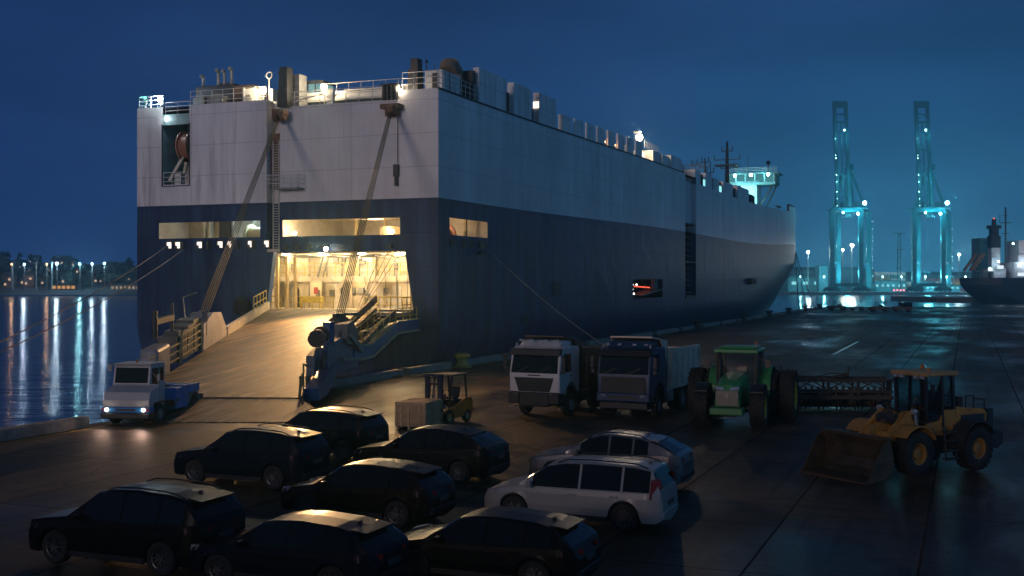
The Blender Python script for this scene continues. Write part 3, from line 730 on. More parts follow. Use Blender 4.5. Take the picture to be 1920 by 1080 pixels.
MB().box(19.9, 21.3, .6, 1.6, 20.6, 22.0).box(13.8, 15.2, .5, 1.5, 20.5, 22.4).each('deck_gear', dark_st, ship)
ss = 28.1
k = 0
while ss < 57:
    L = 2.6; vent(ss, ss + L, 22.35 + .75 * (ss - 28) / 30, .5 if k == 0 else .22)
    if k in (4, 5, 8): MB().sphere((ss - .45, .4, zz(ss, 20.9)), .13, 8, 5).build('deck_bulb', E_orange, ship)
    ss += L + 1.15; k += 1
# lit house and the big lamp
b = MB(); b.box(58.5, 60.5, 2.5, 5, 20.9, 22.9); b.box(62.8, 66.5, .3, 3, 20.9, 22.7); b.each('lit_house', white_st, ship, bevel=.05)
MB().box(57.6, 58.6, .25, 1.1, 21.1, 21.9).build('lit_opening', E_win, ship)
b = MB(); b.cyl((59.6, 1.4, 20.9), (59.6, 1.4, 23.3), .1, 6); b.cbox((59.6, 1.4, 24.55), (.9, .9, .12)); fl = b.build('floodlight_mast', grey_st, ship)
MB().sphere((59.6, 1.2, 23.9), .42, 14, 8).build('bulb', em('lamp_flood', (1, .80, .55), 45), fl, smooth=80)
point_light('lamp_glow', (59.3, .9, 24.75), 2600, (1, .75, .45), .5, fl)
b = MB(); b.box(66.8, 70.6, .15, 1.8, 21.0, 22.6); b.box(71.5, 77.5, .15, 2.5, 21.0, 23.0); b.each('ventilation_house', white_p, ship, bevel=.05)
railing('railing', [(62, 1.2, 22.9), (69, 1.2, 22.8)], 1.0, m=rail_m)
railing('railing', [(78, .2, 21.3), (92, .2, 22.9)], 1.0)
# houses forward of the slot
b = MB(); b.box(79.5, 88, 2.2, 9, 20, 23.3); b.box(86.5, 90, .3, 2.0, 20.2, 22.6); b.box(94, 98.5, .4, 3, 20.2, 22.7); b.box(99.5, 104, .4, 2.2, 20.2, 22.4); b.box(108, 116, .5, 4, 20.2, 22.6); b.box(120, 131, .5, 5, 20.3, 22.9); b.box(139, 150, 3, 9, 20.6, 23.4)
b.each('deck_house', white_p, ship, bevel=.05)
b = MB()
for s_ in (91.5, 92.6, 98.9, 106, 118.3, 134, 137): b.cbox((s_, 1.0, 21.3), (.5, .9, 1.9))
b.each('deck_gear', dark_st, ship)
for s_ in (93, 104.8): MB().box(s_, s_ + 1.6, .5, .62, 20.6, 21.6).build('lit_opening', E_cwin, ship)
def mast(s, t, z0, z1, yards, r=.28):
    b = MB(); b.cyl((s, t, z0), (s, t, z1), r, 8, r * .4)
    for z_, w in yards: b.bar((s, t - w, z_), (s, t + w, z_), .16); b.bar((s - w * .5, t, z_), (s + w * .5, t, z_), .14)
    for z_, w in yards:
        for sg in (-1, 1): b.cyl((s, t + sg * w, z_), (s, t + sg * w, z_ + .9), .09, 6)
    return b.build('signal_mast', dark_st, ship)
mast(139, 6, 21, 32.8, [(27.8, 1.2), (29.4, 2.4), (31.0, 1.0)], .55)
MB().box(137.5, 140.5, 3.8, 8.2, 28.2, 28.4).build('mast_platform', dark_st, ship)
mast(119.6, 6, 21, 27.7, [(26.2, .9), (27.0, .6)]); mast(124, 6, 21, 26.6, [(25.6, .6)], .15); mast(98, 3, 21, 25.0, [(24.2, .4)], .1)
# bridge
z0, z1 = 26.5, 28.75
bs0, bs1 = 162.0, 167.5
b = MB(); b.box(bs0, bs1, .6, 10.2, z0, z0 + .5); b.box(bs0 - .6, bs1 + .6, .0, 10.6, z1, z1 + .3); b.box(bs0 + .3, bs1 - .3, 4, 10.1, z0 + .5, z0 + .9)
for k in range(5): b.box(bs0 + .02, bs0 + .2, .8 + k * 1.95, 1.0 + k * 1.95, z0 + .5, z1)
for k in range(5): b.box(bs0 + .3 + k * 1.3, bs0 + .45 + k * 1.3, .62, .8, z0 + .5, z1)
br = b.build('bridge', teal_st, ship)
MB().box(bs0 + .25, bs1 - .2, .85, 10.1, z0 + .85, z1 - .05).build('bridge_window', em('bridge_glass', (.20, .75, .85), .32), br)
railing('bridge_railing', [(bs0 - .5, .3, z1 + .35), (bs0 - .5, 10.5, z1 + .35)], .9, parent=br, gap=2.2, r=.05)
b = MB(); b.box(bs0 + .3, bs1 - .3, 4.4, 7.6, 21, z0); b.box(bs0 - 8, bs0 - .2, 8.5, 14, 21, 24.8); b.build('bridge_tower', white_st, br)
b = MB(); b.bar((bs0 + 1, 4.2, 21.6), (bs0 + 1, 1.2, z0), .35); b.bar((bs0 + 3.5, 3.4, 21.0), (bs0 + 3.5, .9, z0), .3); b.each('wing_brace', dark_st, br)
b = MB()
for t_, s_, h_, r_ in ((2.2, 163, 1.7, .45), (6.5, 164, 3.2, .14), (9, 164, 1.0, .4)):
    b.cyl((s_, t_, z1 + .3), (s_, t_, z1 + .3 + h_), r_ * .3, 6); b.sphere((s_, t_, z1 + .6 + h_), r_, 8, 6)
b.each('antenna', dark_st, br, 2)
lb = MB()
for t_ in (2.0, 5.5, 8.8): lb.sphere((bs0 - .3, t_, z1 - .25), .3, 8, 5)
lb.sphere((bs0 - .4, 8.2, 26.0), .25, 8, 5)
lb.each('bridge_lamp', E_cyan, br)
for p, w in (((bs0 - 1.2, 3, z1 - .6), 160), ((bs0 - 1.2, 8, z1 - .8), 200), ((bs0 - 2.2, 5.8, 25.2), 750), ((bs0 - 2, 3.4, 23.2), 300)):
    point_light('bridge_light', p, w, (.25, .9, 1.0), .4, br)
# foredeck bulwark and windlass shapes
b = MB()
for k in range(12):
    p = hull_pt(90.62 + k * .027, 19.5); b.cbox((p[0], p[1] + .6, p[2] + .9), (1.1, .5, 1.8))
p = hull_pt(90.93, 19.5); b.cyl((p[0], p[1] + 2, p[2]), (p[0], p[1] + 2, p[2] + 3.2), .15, 6); b.each('bow_gear', dark_st, ship)
b = MB(); b.box(p[0] - 2.5, p[0] + 2.5, p[1] + 1.5, p[1] + 2.5, p[2] + 3.0, p[2] + 3.25); bp_ = b.build('bow_platform', dark_st, ship)
b = MB()
b2_ = MB()
for s_ in range(0, 78, 6): b2_.hexa([(s_, -.05, zz(s_, ZT) - .10), (s_ + 6, -.05, zz(s_ + 6, ZT) - .10), (s_ + 6, .10, zz(s_ + 6, ZT) - .10), (s_, .10, zz(s_, ZT) - .10), (s_, -.05, zz(s_, ZT) + .06), (s_ + 6, -.05, zz(s_ + 6, ZT) + .06), (s_ + 6, .10, zz(s_ + 6, ZT) + .06), (s_, .10, zz(s_, ZT) + .06)])
b2_.build('deck_edge', dark_st, ship)
for k in range(14):
    a = hull_pt(90.48 + k * .03, 19.5); c = hull_pt(90.51 + k * .03, 19.5)
    if 3 < k < 12: b.hexa([(a[0], a[1] + .05, a[2]), (c[0], c[1] + .05, c[2]), (c[0], c[1] + .2, c[2]), (a[0], a[1] + .2, a[2]), (a[0], a[1] + .05, a[2] + 1.3), (c[0], c[1] + .05, c[2] + 1.3), (c[0], c[1] + .2, c[2] + 1.3), (a[0], a[1] + .2, a[2] + 1.3)])
b.build('bow_bulwark', white_p, ship)
# slot ladder, pilot door, small doors, anchor recess
b = MB()
for s_ in (80.6, 83.9): b.bar((s_, .8, 4.3), (s_, .8, 14.5), .14)
for k in range(12): b.bar((79.2, .6, 4.9 + k * .85), (85.3, .6, 4.9 + k * .85), .10)
b.box(79, 85.5, -.12, 1.5, 4.05, 4.35); b.box(79, 85.5, -.08, 1.4, 9.0, 9.2); b.bar((79.6, .3, 13.8), (84.9, .3, 13.8), .2)
b.build('slot_ladder', dark_st, ship)
pr = room('pilot_door', 52.6, 66.4, .02, 3, 4.35, 6.8, dark_st, open_faces='y0')
b = MB(); b.hexa([(57, -.02, 4.6), (66.2, -.02, 5.3), (66.2, 2, 5.3), (57, 2, 4.6), (57, -.02, 4.75), (66.2, -.02, 5.45), (66.2, 2, 5.45), (57, 2, 4.75)]); b.build('pilot_step', grey_st, pr)
MB().box(64, 66, .5, .9, 5.4, 6.7).build('pilot_panel', grey_st, pr)
lb = MB()
for k in range(9): lb.sphere((57.5 + k * .85, 1.2, 5.75 - k * .02), .09, 6, 4)
lb.each('red_lamp', E_red, pr)
lb = MB()
for s_, z_ in ((54.6, 5.95), (52.9, 5.95), (52.9, 5.4), (53.4, 4.9)): lb.sphere((s_, .15, z_), .10, 6, 4)
lb.each('white_lamp', em('dim_white', (1, .95, .95), 6), pr)
point_light('pilot_light', (60, 1.0, 6.2), 14, (1, .15, .08), .2, pr)
for s_, z_, w, h in ((25.9, 5.6, 2.2, 1.3), (17.5, 2.9, 1.3, .7)):
    MB().box(s_ - w / 2, s_ + w / 2, -.05, .03, z_ - h / 2, z_ + h / 2).build('shell_door', dark_st, ship)
a = hull_pt(90.28, 6.0)
MB().cbox((a[0], a[1] - .1, a[2]), (5, 1.2, 1.1)).build('anchor_recess', pm('anchor_rust', (.12, .05, .04), .6), ship)
# ================================================================ STERN RAMP (a part of the ship)
SO = Vector(ship.location)
def w2s(x, y, z): d = Vector((x, y, 0)) - SO; return Vector((d.dot(U), d.dot(V), z))
def s2w(s, t, z): return SO + U * s + V * t + Vector((0, 0, z))
TL, TR = Vector((-.02, 14.5, 4.1)), Vector((-.02, 5.2, 4.1))
BL, BR = w2s(-17.9, 54.0, .7), w2s(-9.9, 53.75, .7)
def RP(a, b, h=0.0):
    return (TL.lerp(TR, a)).lerp(BL.lerp(BR, a), b) + Vector((0, 0, h))
def ramp_material():
    m = bpy.data.materials.new('worn_ramp_deck'); m.use_nodes = True; t = m.node_tree; t.nodes.clear()
    o = nd(t, 'ShaderNodeOutputMaterial'); b = nd(t, 'ShaderNodeBsdfPrincipled'); t.links.new(b.outputs[0], o.inputs[0])
    tc = nd(t, 'ShaderNodeTexCoord')
    mp = nd(t, 'ShaderNodeMapping', {'Vector': tc.outputs['Object'], 'Rotation': (0, 0, -math.atan2(13.0, 31.0)), 'Scale': (.10, 1.9, 1)})
    a = nd(t, 'ShaderNodeTexNoise', {'Vector': mp.outputs[0], 'Scale': 1.7, 'Detail': 7.0, 'Roughness': .7, 'Distortion': .3})
    c = nd(t, 'ShaderNodeTexNoise', {'Vector': tc.outputs['Object'], 'Scale': .45, 'Detail': 6.0, 'Roughness': .65})
    mp2 = nd(t, 'ShaderNodeMapping', {'Vector': tc.outputs['Object'], 'Rotation': (0, 0, -math.atan2(13.0, 31.0) + .25), 'Scale': (.16, 2.6, 1)})
    e = nd(t, 'ShaderNodeTexNoise', {'Vector': mp2.outputs[0], 'Scale': 1.2, 'Detail': 5.0, 'Roughness': .6, 'Distortion': .6})
    cc = ramp_n(t, a.outputs[0], [(.40, (.045, .028, .016)), (.49, (.17, .115, .068)), (.58, (.44, .33, .21))])
    cc = mix_c(t, 1.0, cc, ramp_n(t, c.outputs[0], [(.3, .62), (.7, 1.15)]), 'MULTIPLY')
    cc = mix_c(t, ramp_n(t, e.outputs[0], [(.49, 0.0), (.56, .8)]), cc, (.04, .032, .026))
    t.links.new(cc, b.inputs['Base Color'])
    t.links.new(math_n(t, 'MULTIPLY_ADD', a.outputs[0], .35, .42), b.inputs['Roughness'])
    h = math_n(t, 'MULTIPLY_ADD', a.outputs[0], .5, math_n(t, 'MULTIPLY', c.outputs[0], .4))
    bp = nd(t, 'ShaderNodeBump', {'Height': h, 'Strength': .5, 'Distance': .05}); t.links.new(bp.outputs[0], b.inputs['Normal'])
    b.inputs['Specular IOR Level'].default_value = .3
    return m
ramp_m = ramp_material()
rb = MB()
N_ = 12
for i in range(N_):
    b0, b1 = i / N_, (i + 1) / N_
    p = [RP(0, b0), RP(1, b0), RP(1, b1), RP(0, b1)]
    rb.hexa([q - Vector((0, 0, .7)) for q in p] + p)
ramp = rb.build('stern_ramp', ramp_m, ship)
# landing flap
h0, h1, h2 = w2s(-17.9, 53.9, .66), w2s(-9.9, 53.65, .66), w2s(-8.75, 51.6, .34)
f0, f1 = w2s(-15.9, 49.6, .05), w2s(-9.15, 49.6, .05)
fl = MB(); lo = Vector((0, 0, -.045)); pts = [h0, h1, h2, f1, f0]
fl.add([p for p in pts] + [p + lo for p in pts], [(4, 3, 2, 1, 0), (5, 6, 7, 8, 9)] + [(i, (i + 1) % 5, 5 + (i + 1) % 5, 5 + i) for i in range(5)])
fl.build('landing_flap', ramp_m, ramp)
hb_ = MB(); hb_.cyl(h0 + Vector((0, 0, .0)), h1 + Vector((0, 0, .0)), .05, 8); hb_.build('flap_hinge', dark_st, ramp)
# port side: kerb, white plate, rails, motor housing
b = MB()
for i in range(6):
    p = [RP(-.035, i * .07, 0), RP(0, i * .07, 0), RP(0, (i + 1) * .07, 0), RP(-.035, (i + 1) * .07, 0)]
    b.hexa(p + [q + Vector((0, 0, .55)) for q in p])
b.build('side_kerb', cream, ramp)
b = MB()
for i in range(5): 
    p = RP(-.017, .02 + i * .035, .5); b.cyl(p, p + Vector((0, 0, 1.0)), .05, 6)
for h in (.95, 1.5): b.bar(RP(-.017, .02, h), RP(-.017, .16, h), .07)
b.build('ramp_railing', yel_st, ramp)
b = MB()
poly = [(.405, 0), (.47, 1.75), (.53, 1.95), (.60, 1.55), (.60, 0)]
b.add([RP(-.005, x, h) for x, h in poly] + [RP(-.05, x, h) for x, h in poly], [tuple(range(5)), tuple(range(9, 4, -1))] + [(i, 5 + i, 5 + (i + 1) % 5, (i + 1) % 5) for i in range(5)])
b.build('side_girder', pm('pink_white_steel', (.58, .52, .47), .5, var=.15, dirt=(.25, .17, .11), dirt_amt=.5), ramp)
b = MB()
for x in (.605, .735): b.bar(RP(-.02, x, 0), RP(-.02, x, 1.85), .16)
for h in (.45, .85, 1.25, 1.65): b.bar(RP(-.02, .605, h), RP(-.02, .735, h * .95), .08)
for x in (.65, .69): b.bar(RP(-.02, x, .2), RP(-.02, x, 1.6), .06)
for x in (.74, .80, .86, .90): b.bar(RP(-.02, x, 0), RP(-.02, x, 1.25), .07)
for h in (.4, .8, 1.2): b.bar(RP(-.02, .735, h), RP(-.02, .90, h), .07)
b.build('ramp_railing', cream2, ramp)
b = MB()
for i in range(4):
    x0 = .61 + i * .035; p = [RP(-.16, x0, .1), RP(-.03, x0, .1), RP(-.03, x0 + .035, .1), RP(-.16, x0 + .035, .1)]
    b.hexa(p + [q + Vector((0, 0, 1.9 - i * .15)) for q in p])
b.build('hydraulic_cabinet', dark_st, ramp)
b = MB(); p = [RP(-.13, .80, -.6), RP(-.01, .80, -.6), RP(-.01, .87, -.6), RP(-.13, .87, -.6)]
b.hexa(p + [q + Vector((0, 0, 2.1)) for q in p]); b.build('motor_housing', pm('grey_white_steel', (.26, .265, .27), .5, dirt=(.2, .15, .1)), ramp, bevel=.15)
b = MB(); c = RP(-.12, .80, 1.7); b.cyl(c, c + Vector((0, 0, 1.5)), .16, 8); c = RP(-.10, .72, 1.7); b.cyl(c, c + Vector((0, 0, 1.6)), .10, 8); b.bar(RP(-.12, .80, 2.6), RP(-.10, .72, 2.5), .3)
b.build('hydraulic_ram', dark_st, ramp)
# bracket for the port hoist cables
b = MB(); c = RP(-.03, .585, .8)
b.bar(c, c + Vector((0, 0, 1.5)), .28, .5); b.bar(c + Vector((0, .6, -.2)), c + Vector((0, .6, 1.0)), .25); b.cyl(c + Vector((0, -.2, 1.1)), c + Vector((0, .7, 1.1)), .32, 12)
b.tube([c + Vector((-.3, .2, .2)), c + Vector((-.5, .9, 1.2)), c + Vector((-.4, 1.1, 2.3)), c + Vector((0, .4, 2.6))], .04)
b.build('hoist_bracket', grey_st, ramp)
# starboard side: blue girder, cabinet, drum, beam and hoist
def plate(poly, a0, a1, name, m, bevel=0):
    n = len(poly); b = MB()
    b.add([RP(a0, x, h) for x, h in poly] + [RP(a1, x, h) for x, h in poly], [tuple(range(n)), tuple(range(2 * n - 1, n - 1, -1))] + [(i, n + i, n + (i + 1) % n, (i + 1) % n) for i in range(n)])
    return b.build(name, m, ramp, bevel=bevel)
plate([(.84, 1.55), (.68, 1.25), (.44, -1.0), (.45, -1.7), (.80, .0), (.84, -.3)], 1.0, 1.06, 'side_girder', blue_st)
plate([(.72, .35), (.46, -1.05), (.46, -1.25), (.72, .15)], 1.06, 1.10, 'girder_flange', grey_st)
plate([(.66, 1.2), (.64, 1.35), (.43, -.75), (.45, -.95)], 1.06, 1.11, 'girder_flange', grey_st)
plate([(.975, .25), (.97, -.35), (.88, -.6), (.75, .05), (.75, .35), (.90, .4)], 1.0, 1.09, 'lower_beam', blue_st)
plate([(.92, 1.5), (.86, 1.6), (.86, .6), (.92, .5)], .975, 1.03, 'control_cabinet', pm('blue_grey_steel', (.07, .10, .15), .5, dirt=(.08, .07, .06)), bevel=.06)
plate([(.90, 1.2), (.87, 1.3), (.87, .8), (.90, .7)], 1.05, 1.07, 'cabinet_window', dark_st)
b = MB(); c = RP(1.01, .84, 2.1); d_ = (BR - TR).normalized()
b.cyl(c - d_ * .3, c + d_ * .9, .34, 16); b.cyl(c - d_ * .42, c - d_ * .3, .46, 18); b.cyl(c + d_ * .9, c + d_ * 1.02, .46, 18); b.build('winch_drum', dark_st, ramp, smooth=40)
c2 = RP(1.03, .78, 1.9); MB().cbox(c2, (.5, .4, 1.3)).build('winch_housing', blue_st, ramp)
plate([(.66, 1.9), (.58, 1.75), (.50, .6), (.56, .2), (.66, .8)], 1.0, 1.09, 'hoist_block', pm('brown_blue_steel', (.03, .045, .085), .5, dirt=(.12, .08, .05), dirt_amt=.7))
b = MB(); c = RP(1.0, .60, .75)
for k in (-.35, 0, .35): b.bar(c + Vector((k, 0, -.4)), c + Vector((k, 0, 1.5)), .2, .5)
b.cyl(c + Vector((-.6, 0, .9)), c + Vector((.6, 0, .9)), .42, 12); b.build('hoist_bracket', dark_st, ramp)
MB().cbox(RP(1.06, .54, 1.95), (.9, .45, .15)).build('hoist_cover', dark_st, ramp); MB().bar(RP(1.0, .68, .6), RP(1.0, .68, 1.7), .15).build('guide_post', dark_st, ramp)
b = MB()
for x, h in ((.955, 1.3), (.985, .9), (.93, .6)): b.bar(RP(.985, x, -.1), RP(.985, x, h), .07)
b.tube([RP(.985, .955, 1.3), RP(.985, .92, 1.0), RP(.985, .91, .3)], .035)
for k in range(5): b.tube([RP(.99, .90 + k * .006, .5), RP(1.0, .91 + k * .006, -.3)], .05)
b.bar(RP(.99, 1.0, -.1), RP(.985, .965, .9), .12)
b.build('hose_bundle', pm('mossy_steel', (.14, .15, .06), .7, var=.5), ramp)
# landing beside the sill, walkway and stairs outside the ramp
b = MB(); b.hexa([Vector(q) for q in ((-.02, 2.1, 3.75), (-.02, 5.1, 3.75), (-2.6, 4.6, 3.75), (-2.6, 1.6, 3.75), (-.02, 2.1, 3.95), (-.02, 5.1, 3.95), (-2.6, 4.6, 3.95), (-2.6, 1.6, 3.95))])
b.build('landing', grey_st, ramp)
wp = [w2s(-6.95, 83.0, 3.3), w2s(-8.0, 78.5, 3.25), w2s(-9.0, 72.5, 2.05), w2s(-9.65, 69.0, 2.0)]
sideV = w2s(1.0, 0, 0) - w2s(0, 0, 0)           # to the right in the picture: the outer side
WD = 1.1
b = MB()
for p, q in zip(wp[:-1], wp[1:]):
    a = [p - sideV * WD, p, q, q - sideV * WD]
    b.hexa([k - Vector((0, 0, .12)) for k in a] + a)
b.build('walkway', cream, ramp)
b = MB()
for p, q in zip(wp[:-1], wp[1:]):
    a = [p, p + sideV * .18, q + sideV * .18, q]
    b.hexa([k - Vector((0, 0, .62)) for k in a] + [k + Vector((0, 0, .18)) for k in a])
b.build('walkway_girder', blue_st, ramp)
b = MB()
for p, q in zip(wp[:-1], wp[1:]):
    b.bar(p + sideV * .2 + Vector((0, 0, -.6)), q + sideV * .2 + Vector((0, 0, -.6)), .14)
    b.bar(p + sideV * .1 + Vector((0, 0, .2)), q + sideV * .1 + Vector((0, 0, .2)), .22, .05)
b.build('walkway_flange', cream2, ramp)
b = MB()
st0, st1 = w2s(-8.75, 79.5, 4.0), w2s(-10.0, 70.3, 2.0)
for k in range(12):
    c = st0.lerp(st1, k / 11); b.cbox(c, (.5, 1.3, .07))
b.bar(st0 + Vector((0, .75, .1)), st1 + Vector((0, .75, .1)), .1, .6); b.bar(st0 - Vector((0, .75, -.1)), st1 - Vector((0, .75, -.1)), .08, .35)
b.bar(st0 + Vector((0, .75, 1.0)), st1 + Vector((0, .75, 1.0)), .14, .5)
b.build('stair', rust_m, ramp)
rp = [p + sideV * .05 for p in wp]
railing('walkway_railing', rp, 1.05, 2, 1.6, .035, yel_st, ramp)
railing('walkway_railing', [p - sideV * 1.0 for p in wp[1:]], 1.05, 2, 1.6, .035, yel_st, ramp)
railing('landing_railing', [(-.1, 2.2, 3.95), (-2.5, 1.7, 3.95), (-2.5, 4.5, 3.95)], 1.1, 2, 1.0, .035, yel_st, ramp)
railing('ramp_railing', [RP(1.0, .03), RP(1.0, .40)], 1.0, 2, 1.8, .035, yel_st, ramp)
# hoist cables
def cable_bundle(tops, feet, r=.035):
    b = MB()
    for p, q in zip(tops, feet): b.tube([Vector(p), Vector(q)], r, 5)
    return b.build('hoist_cable', cable_m, ship)
c = RP(-.03, .585, 1.9)
cable_bundle([(-.75, 13.3 - .07 * k, 18.9) for k in range(5)], [c + Vector((0, .35 - .16 * k, 0)) for k in range(5)], .028)
c = RP(1.0, .60, 1.9)
cable_bundle([(-.85, 3.6 - .07 * k, 18.8) for k in range(5)], [c + Vector((.0, .3 - .13 * k, 0)) for k in range(5)], .028)
b = MB()
for k in range(4): b.tube([Vector((.6, 3.4 + k * .55, 8.4)), RP(.95, .28 + .03 * k, .3)], .02, 4)
b.tube([Vector((.25, 13.2, 19.2)), Vector((-.55, 13.35, 22.4))], .05, 5)
b.build('stay_cable', cable_m, ship)

# ================================================================ MOORING LINES
def rope(p, q, sag, label, r=.036, n=16):
    b = MB(); p = Vector(p); q = Vector(q); pts = []
    for i in range(n + 1):
        a = i / n; c = p.lerp(q, a); c.z -= sag * 4 * a * (1 - a); pts.append(c)
    b.tube(pts, r, 6); o = b.build('mooring_line', pm('pale_rope', (.20, .185, .16), .8, var=.3), smooth=60)
    return tag(o, label, 'mooring line', 'mooring lines of the ship')
rope(s2w(-.1, 24.42, 9.0), (-21.2, 23.6, .45), 1.0, 'pale mooring line from the outermost fairlead at the port corner')
rope(s2w(-.1, 22.6, 8.8), (-21.6, 23.6, .45), 1.2, 'pale mooring line from the dark roller second from the port corner')
rope(s2w(9.3, -.15, 8.7), (8.66, 90.8, .3), .5, 'thin mooring line running from under the side window down towards the trucks', .03)
bw = [hull_pt(90.72, 10.5), hull_pt(90.74, 10.6), hull_pt(90.70, 9.6)]
for k, (p, y) in enumerate(zip(bw, (262, 276, 250))):
    e = Q(.9, (y - 84) / U.y)
    rope(s2w(*p), (e.x, e.y, .4), .8, ['bow mooring line to the farther quay bollard', 'bow mooring line ending farthest along the quay', 'lowest bow mooring line to the nearer quay bollard'][k], .09)

# ================================================================ QUAY FURNITURE
kerb_m = pm('kerb_concrete', (.26, .235, .20), .8, var=.3, scale=2, dirt=(.10, .085, .07), dirt_amt=.6, bump=.3)
def kerb_mesh(L):
    b = MB(); b.prism([(-.32, .004), (.32, .004), (.30, .40), (.22, .46), (-.24, .46), (-.32, .38)], 'y', 0, L)
    b.T = None
    return b
segs = [(-62, -49.2, 'near'), (-48.6, -41.2, 'near')]
def kerb(y0, y1, label):
    b = MB(); b.prism([(-.32, .0), (.32, .0), (.30, .40), (.22, .46), (-.24, .46), (-.32, .38)], 'y', 0, y1 - y0)
    o = b.build('kerb_block', kerb_m, bevel=.03); o.location = Q(.45, y0); o.rotation_euler = (0, 0, QRZ)
    return tag(o, label, 'kerb beam', 'concrete kerb beams along the quay edge')
kerb(-70, -38.4, 'long pale concrete kerb beam at the left edge of the photo')
kerb(-19.2, -9.6, 'concrete kerb beam right beside the foot of the ramp')
kerb(-8.6, -2.2, 'concrete kerb beam between the ramp foot beam and the yellow bollard')
kerb(.6, 7.5, 'concrete kerb beam just past the yellow bollard')
kerb(8.6, 15.5, 'concrete kerb beam left of the white dump truck, second past the yellow bollard')
y_ = 17.0
k = 0
while y_ < 225:
    kerb(y_, y_ + 11, 'far concrete kerb beam between two bollards along the ship'); y_ += 13.0; k += 1
def bollard(x, y, s, m, label, name='bollard'):
    b = MB(); b.lathe([(.01, 0), (.55, 0), (.55, .06), (.36, .12), (.30, .30), (.30, .52), (.48, .60), (.50, .72), (.38, .80), (.01, .82)], (0, 0, 0), 'z', 18)
    o = b.build(name, m, smooth=40); o.location = (x, y, 0.004); o.scale = (s, s, s)
    return tag(o, label, 'bollard', 'mooring bollards on the quay edge')
p = Q(1.0, -.9); bollard(p.x, p.y, 1.25, yel_st, 'stout yellow mooring bollard between two kerb beams')
dkb = pm('dark_bollard', (.05, .045, .035), .6, var=.4, dirt=(.12, .09, .04))
for yv, l in ((155, 'dark bollard nearest the dump trucks, behind their roofs'), (187, 'dark bollard second along the quay past the dump trucks'), (211, 'dark bollard third along the quay, beside the bow'), (234, 'dark bollard at the gap of bright water by the bow'), (258, 'dark bollard beyond the bow, second from the far end'), (283, 'dark bollard farthest along the quay edge')):
    p = Q(1.0, (yv - 84) / U.y); bollard(p.x, p.y, 1.5, dkb, l)
p = Q(5, -64); bollard(-21.4, 23.6, 1.0, yel_st, 'yellow bollard holding the stern lines, left of the photo')
# low steel covers lying on the concrete beside the kerb
for (x, y, w, l) in ((-8.1, 73.5, .8, 'flat dark steel plate lying nearest the fork lift mast'), (-7.3, 80.6, .9, 'flat dark steel plate lying by the kerb beam before the yellow bollard')):
    b = MB(); b.cbox((0, 0, .10), (2.6 * w, 1.0 * w, .06)); b.cbox((.2, .1, .035), (2.2 * w, .5 * w, .06)); b.cbox((-.3, -.2, .15), (1.2 * w, .4 * w, .05)); o = b.build('steel_plate', rust_m); o.location = (x, y, .004); o.rotation_euler = (0, 0, .3)
    tag(o, l, 'steel plate')
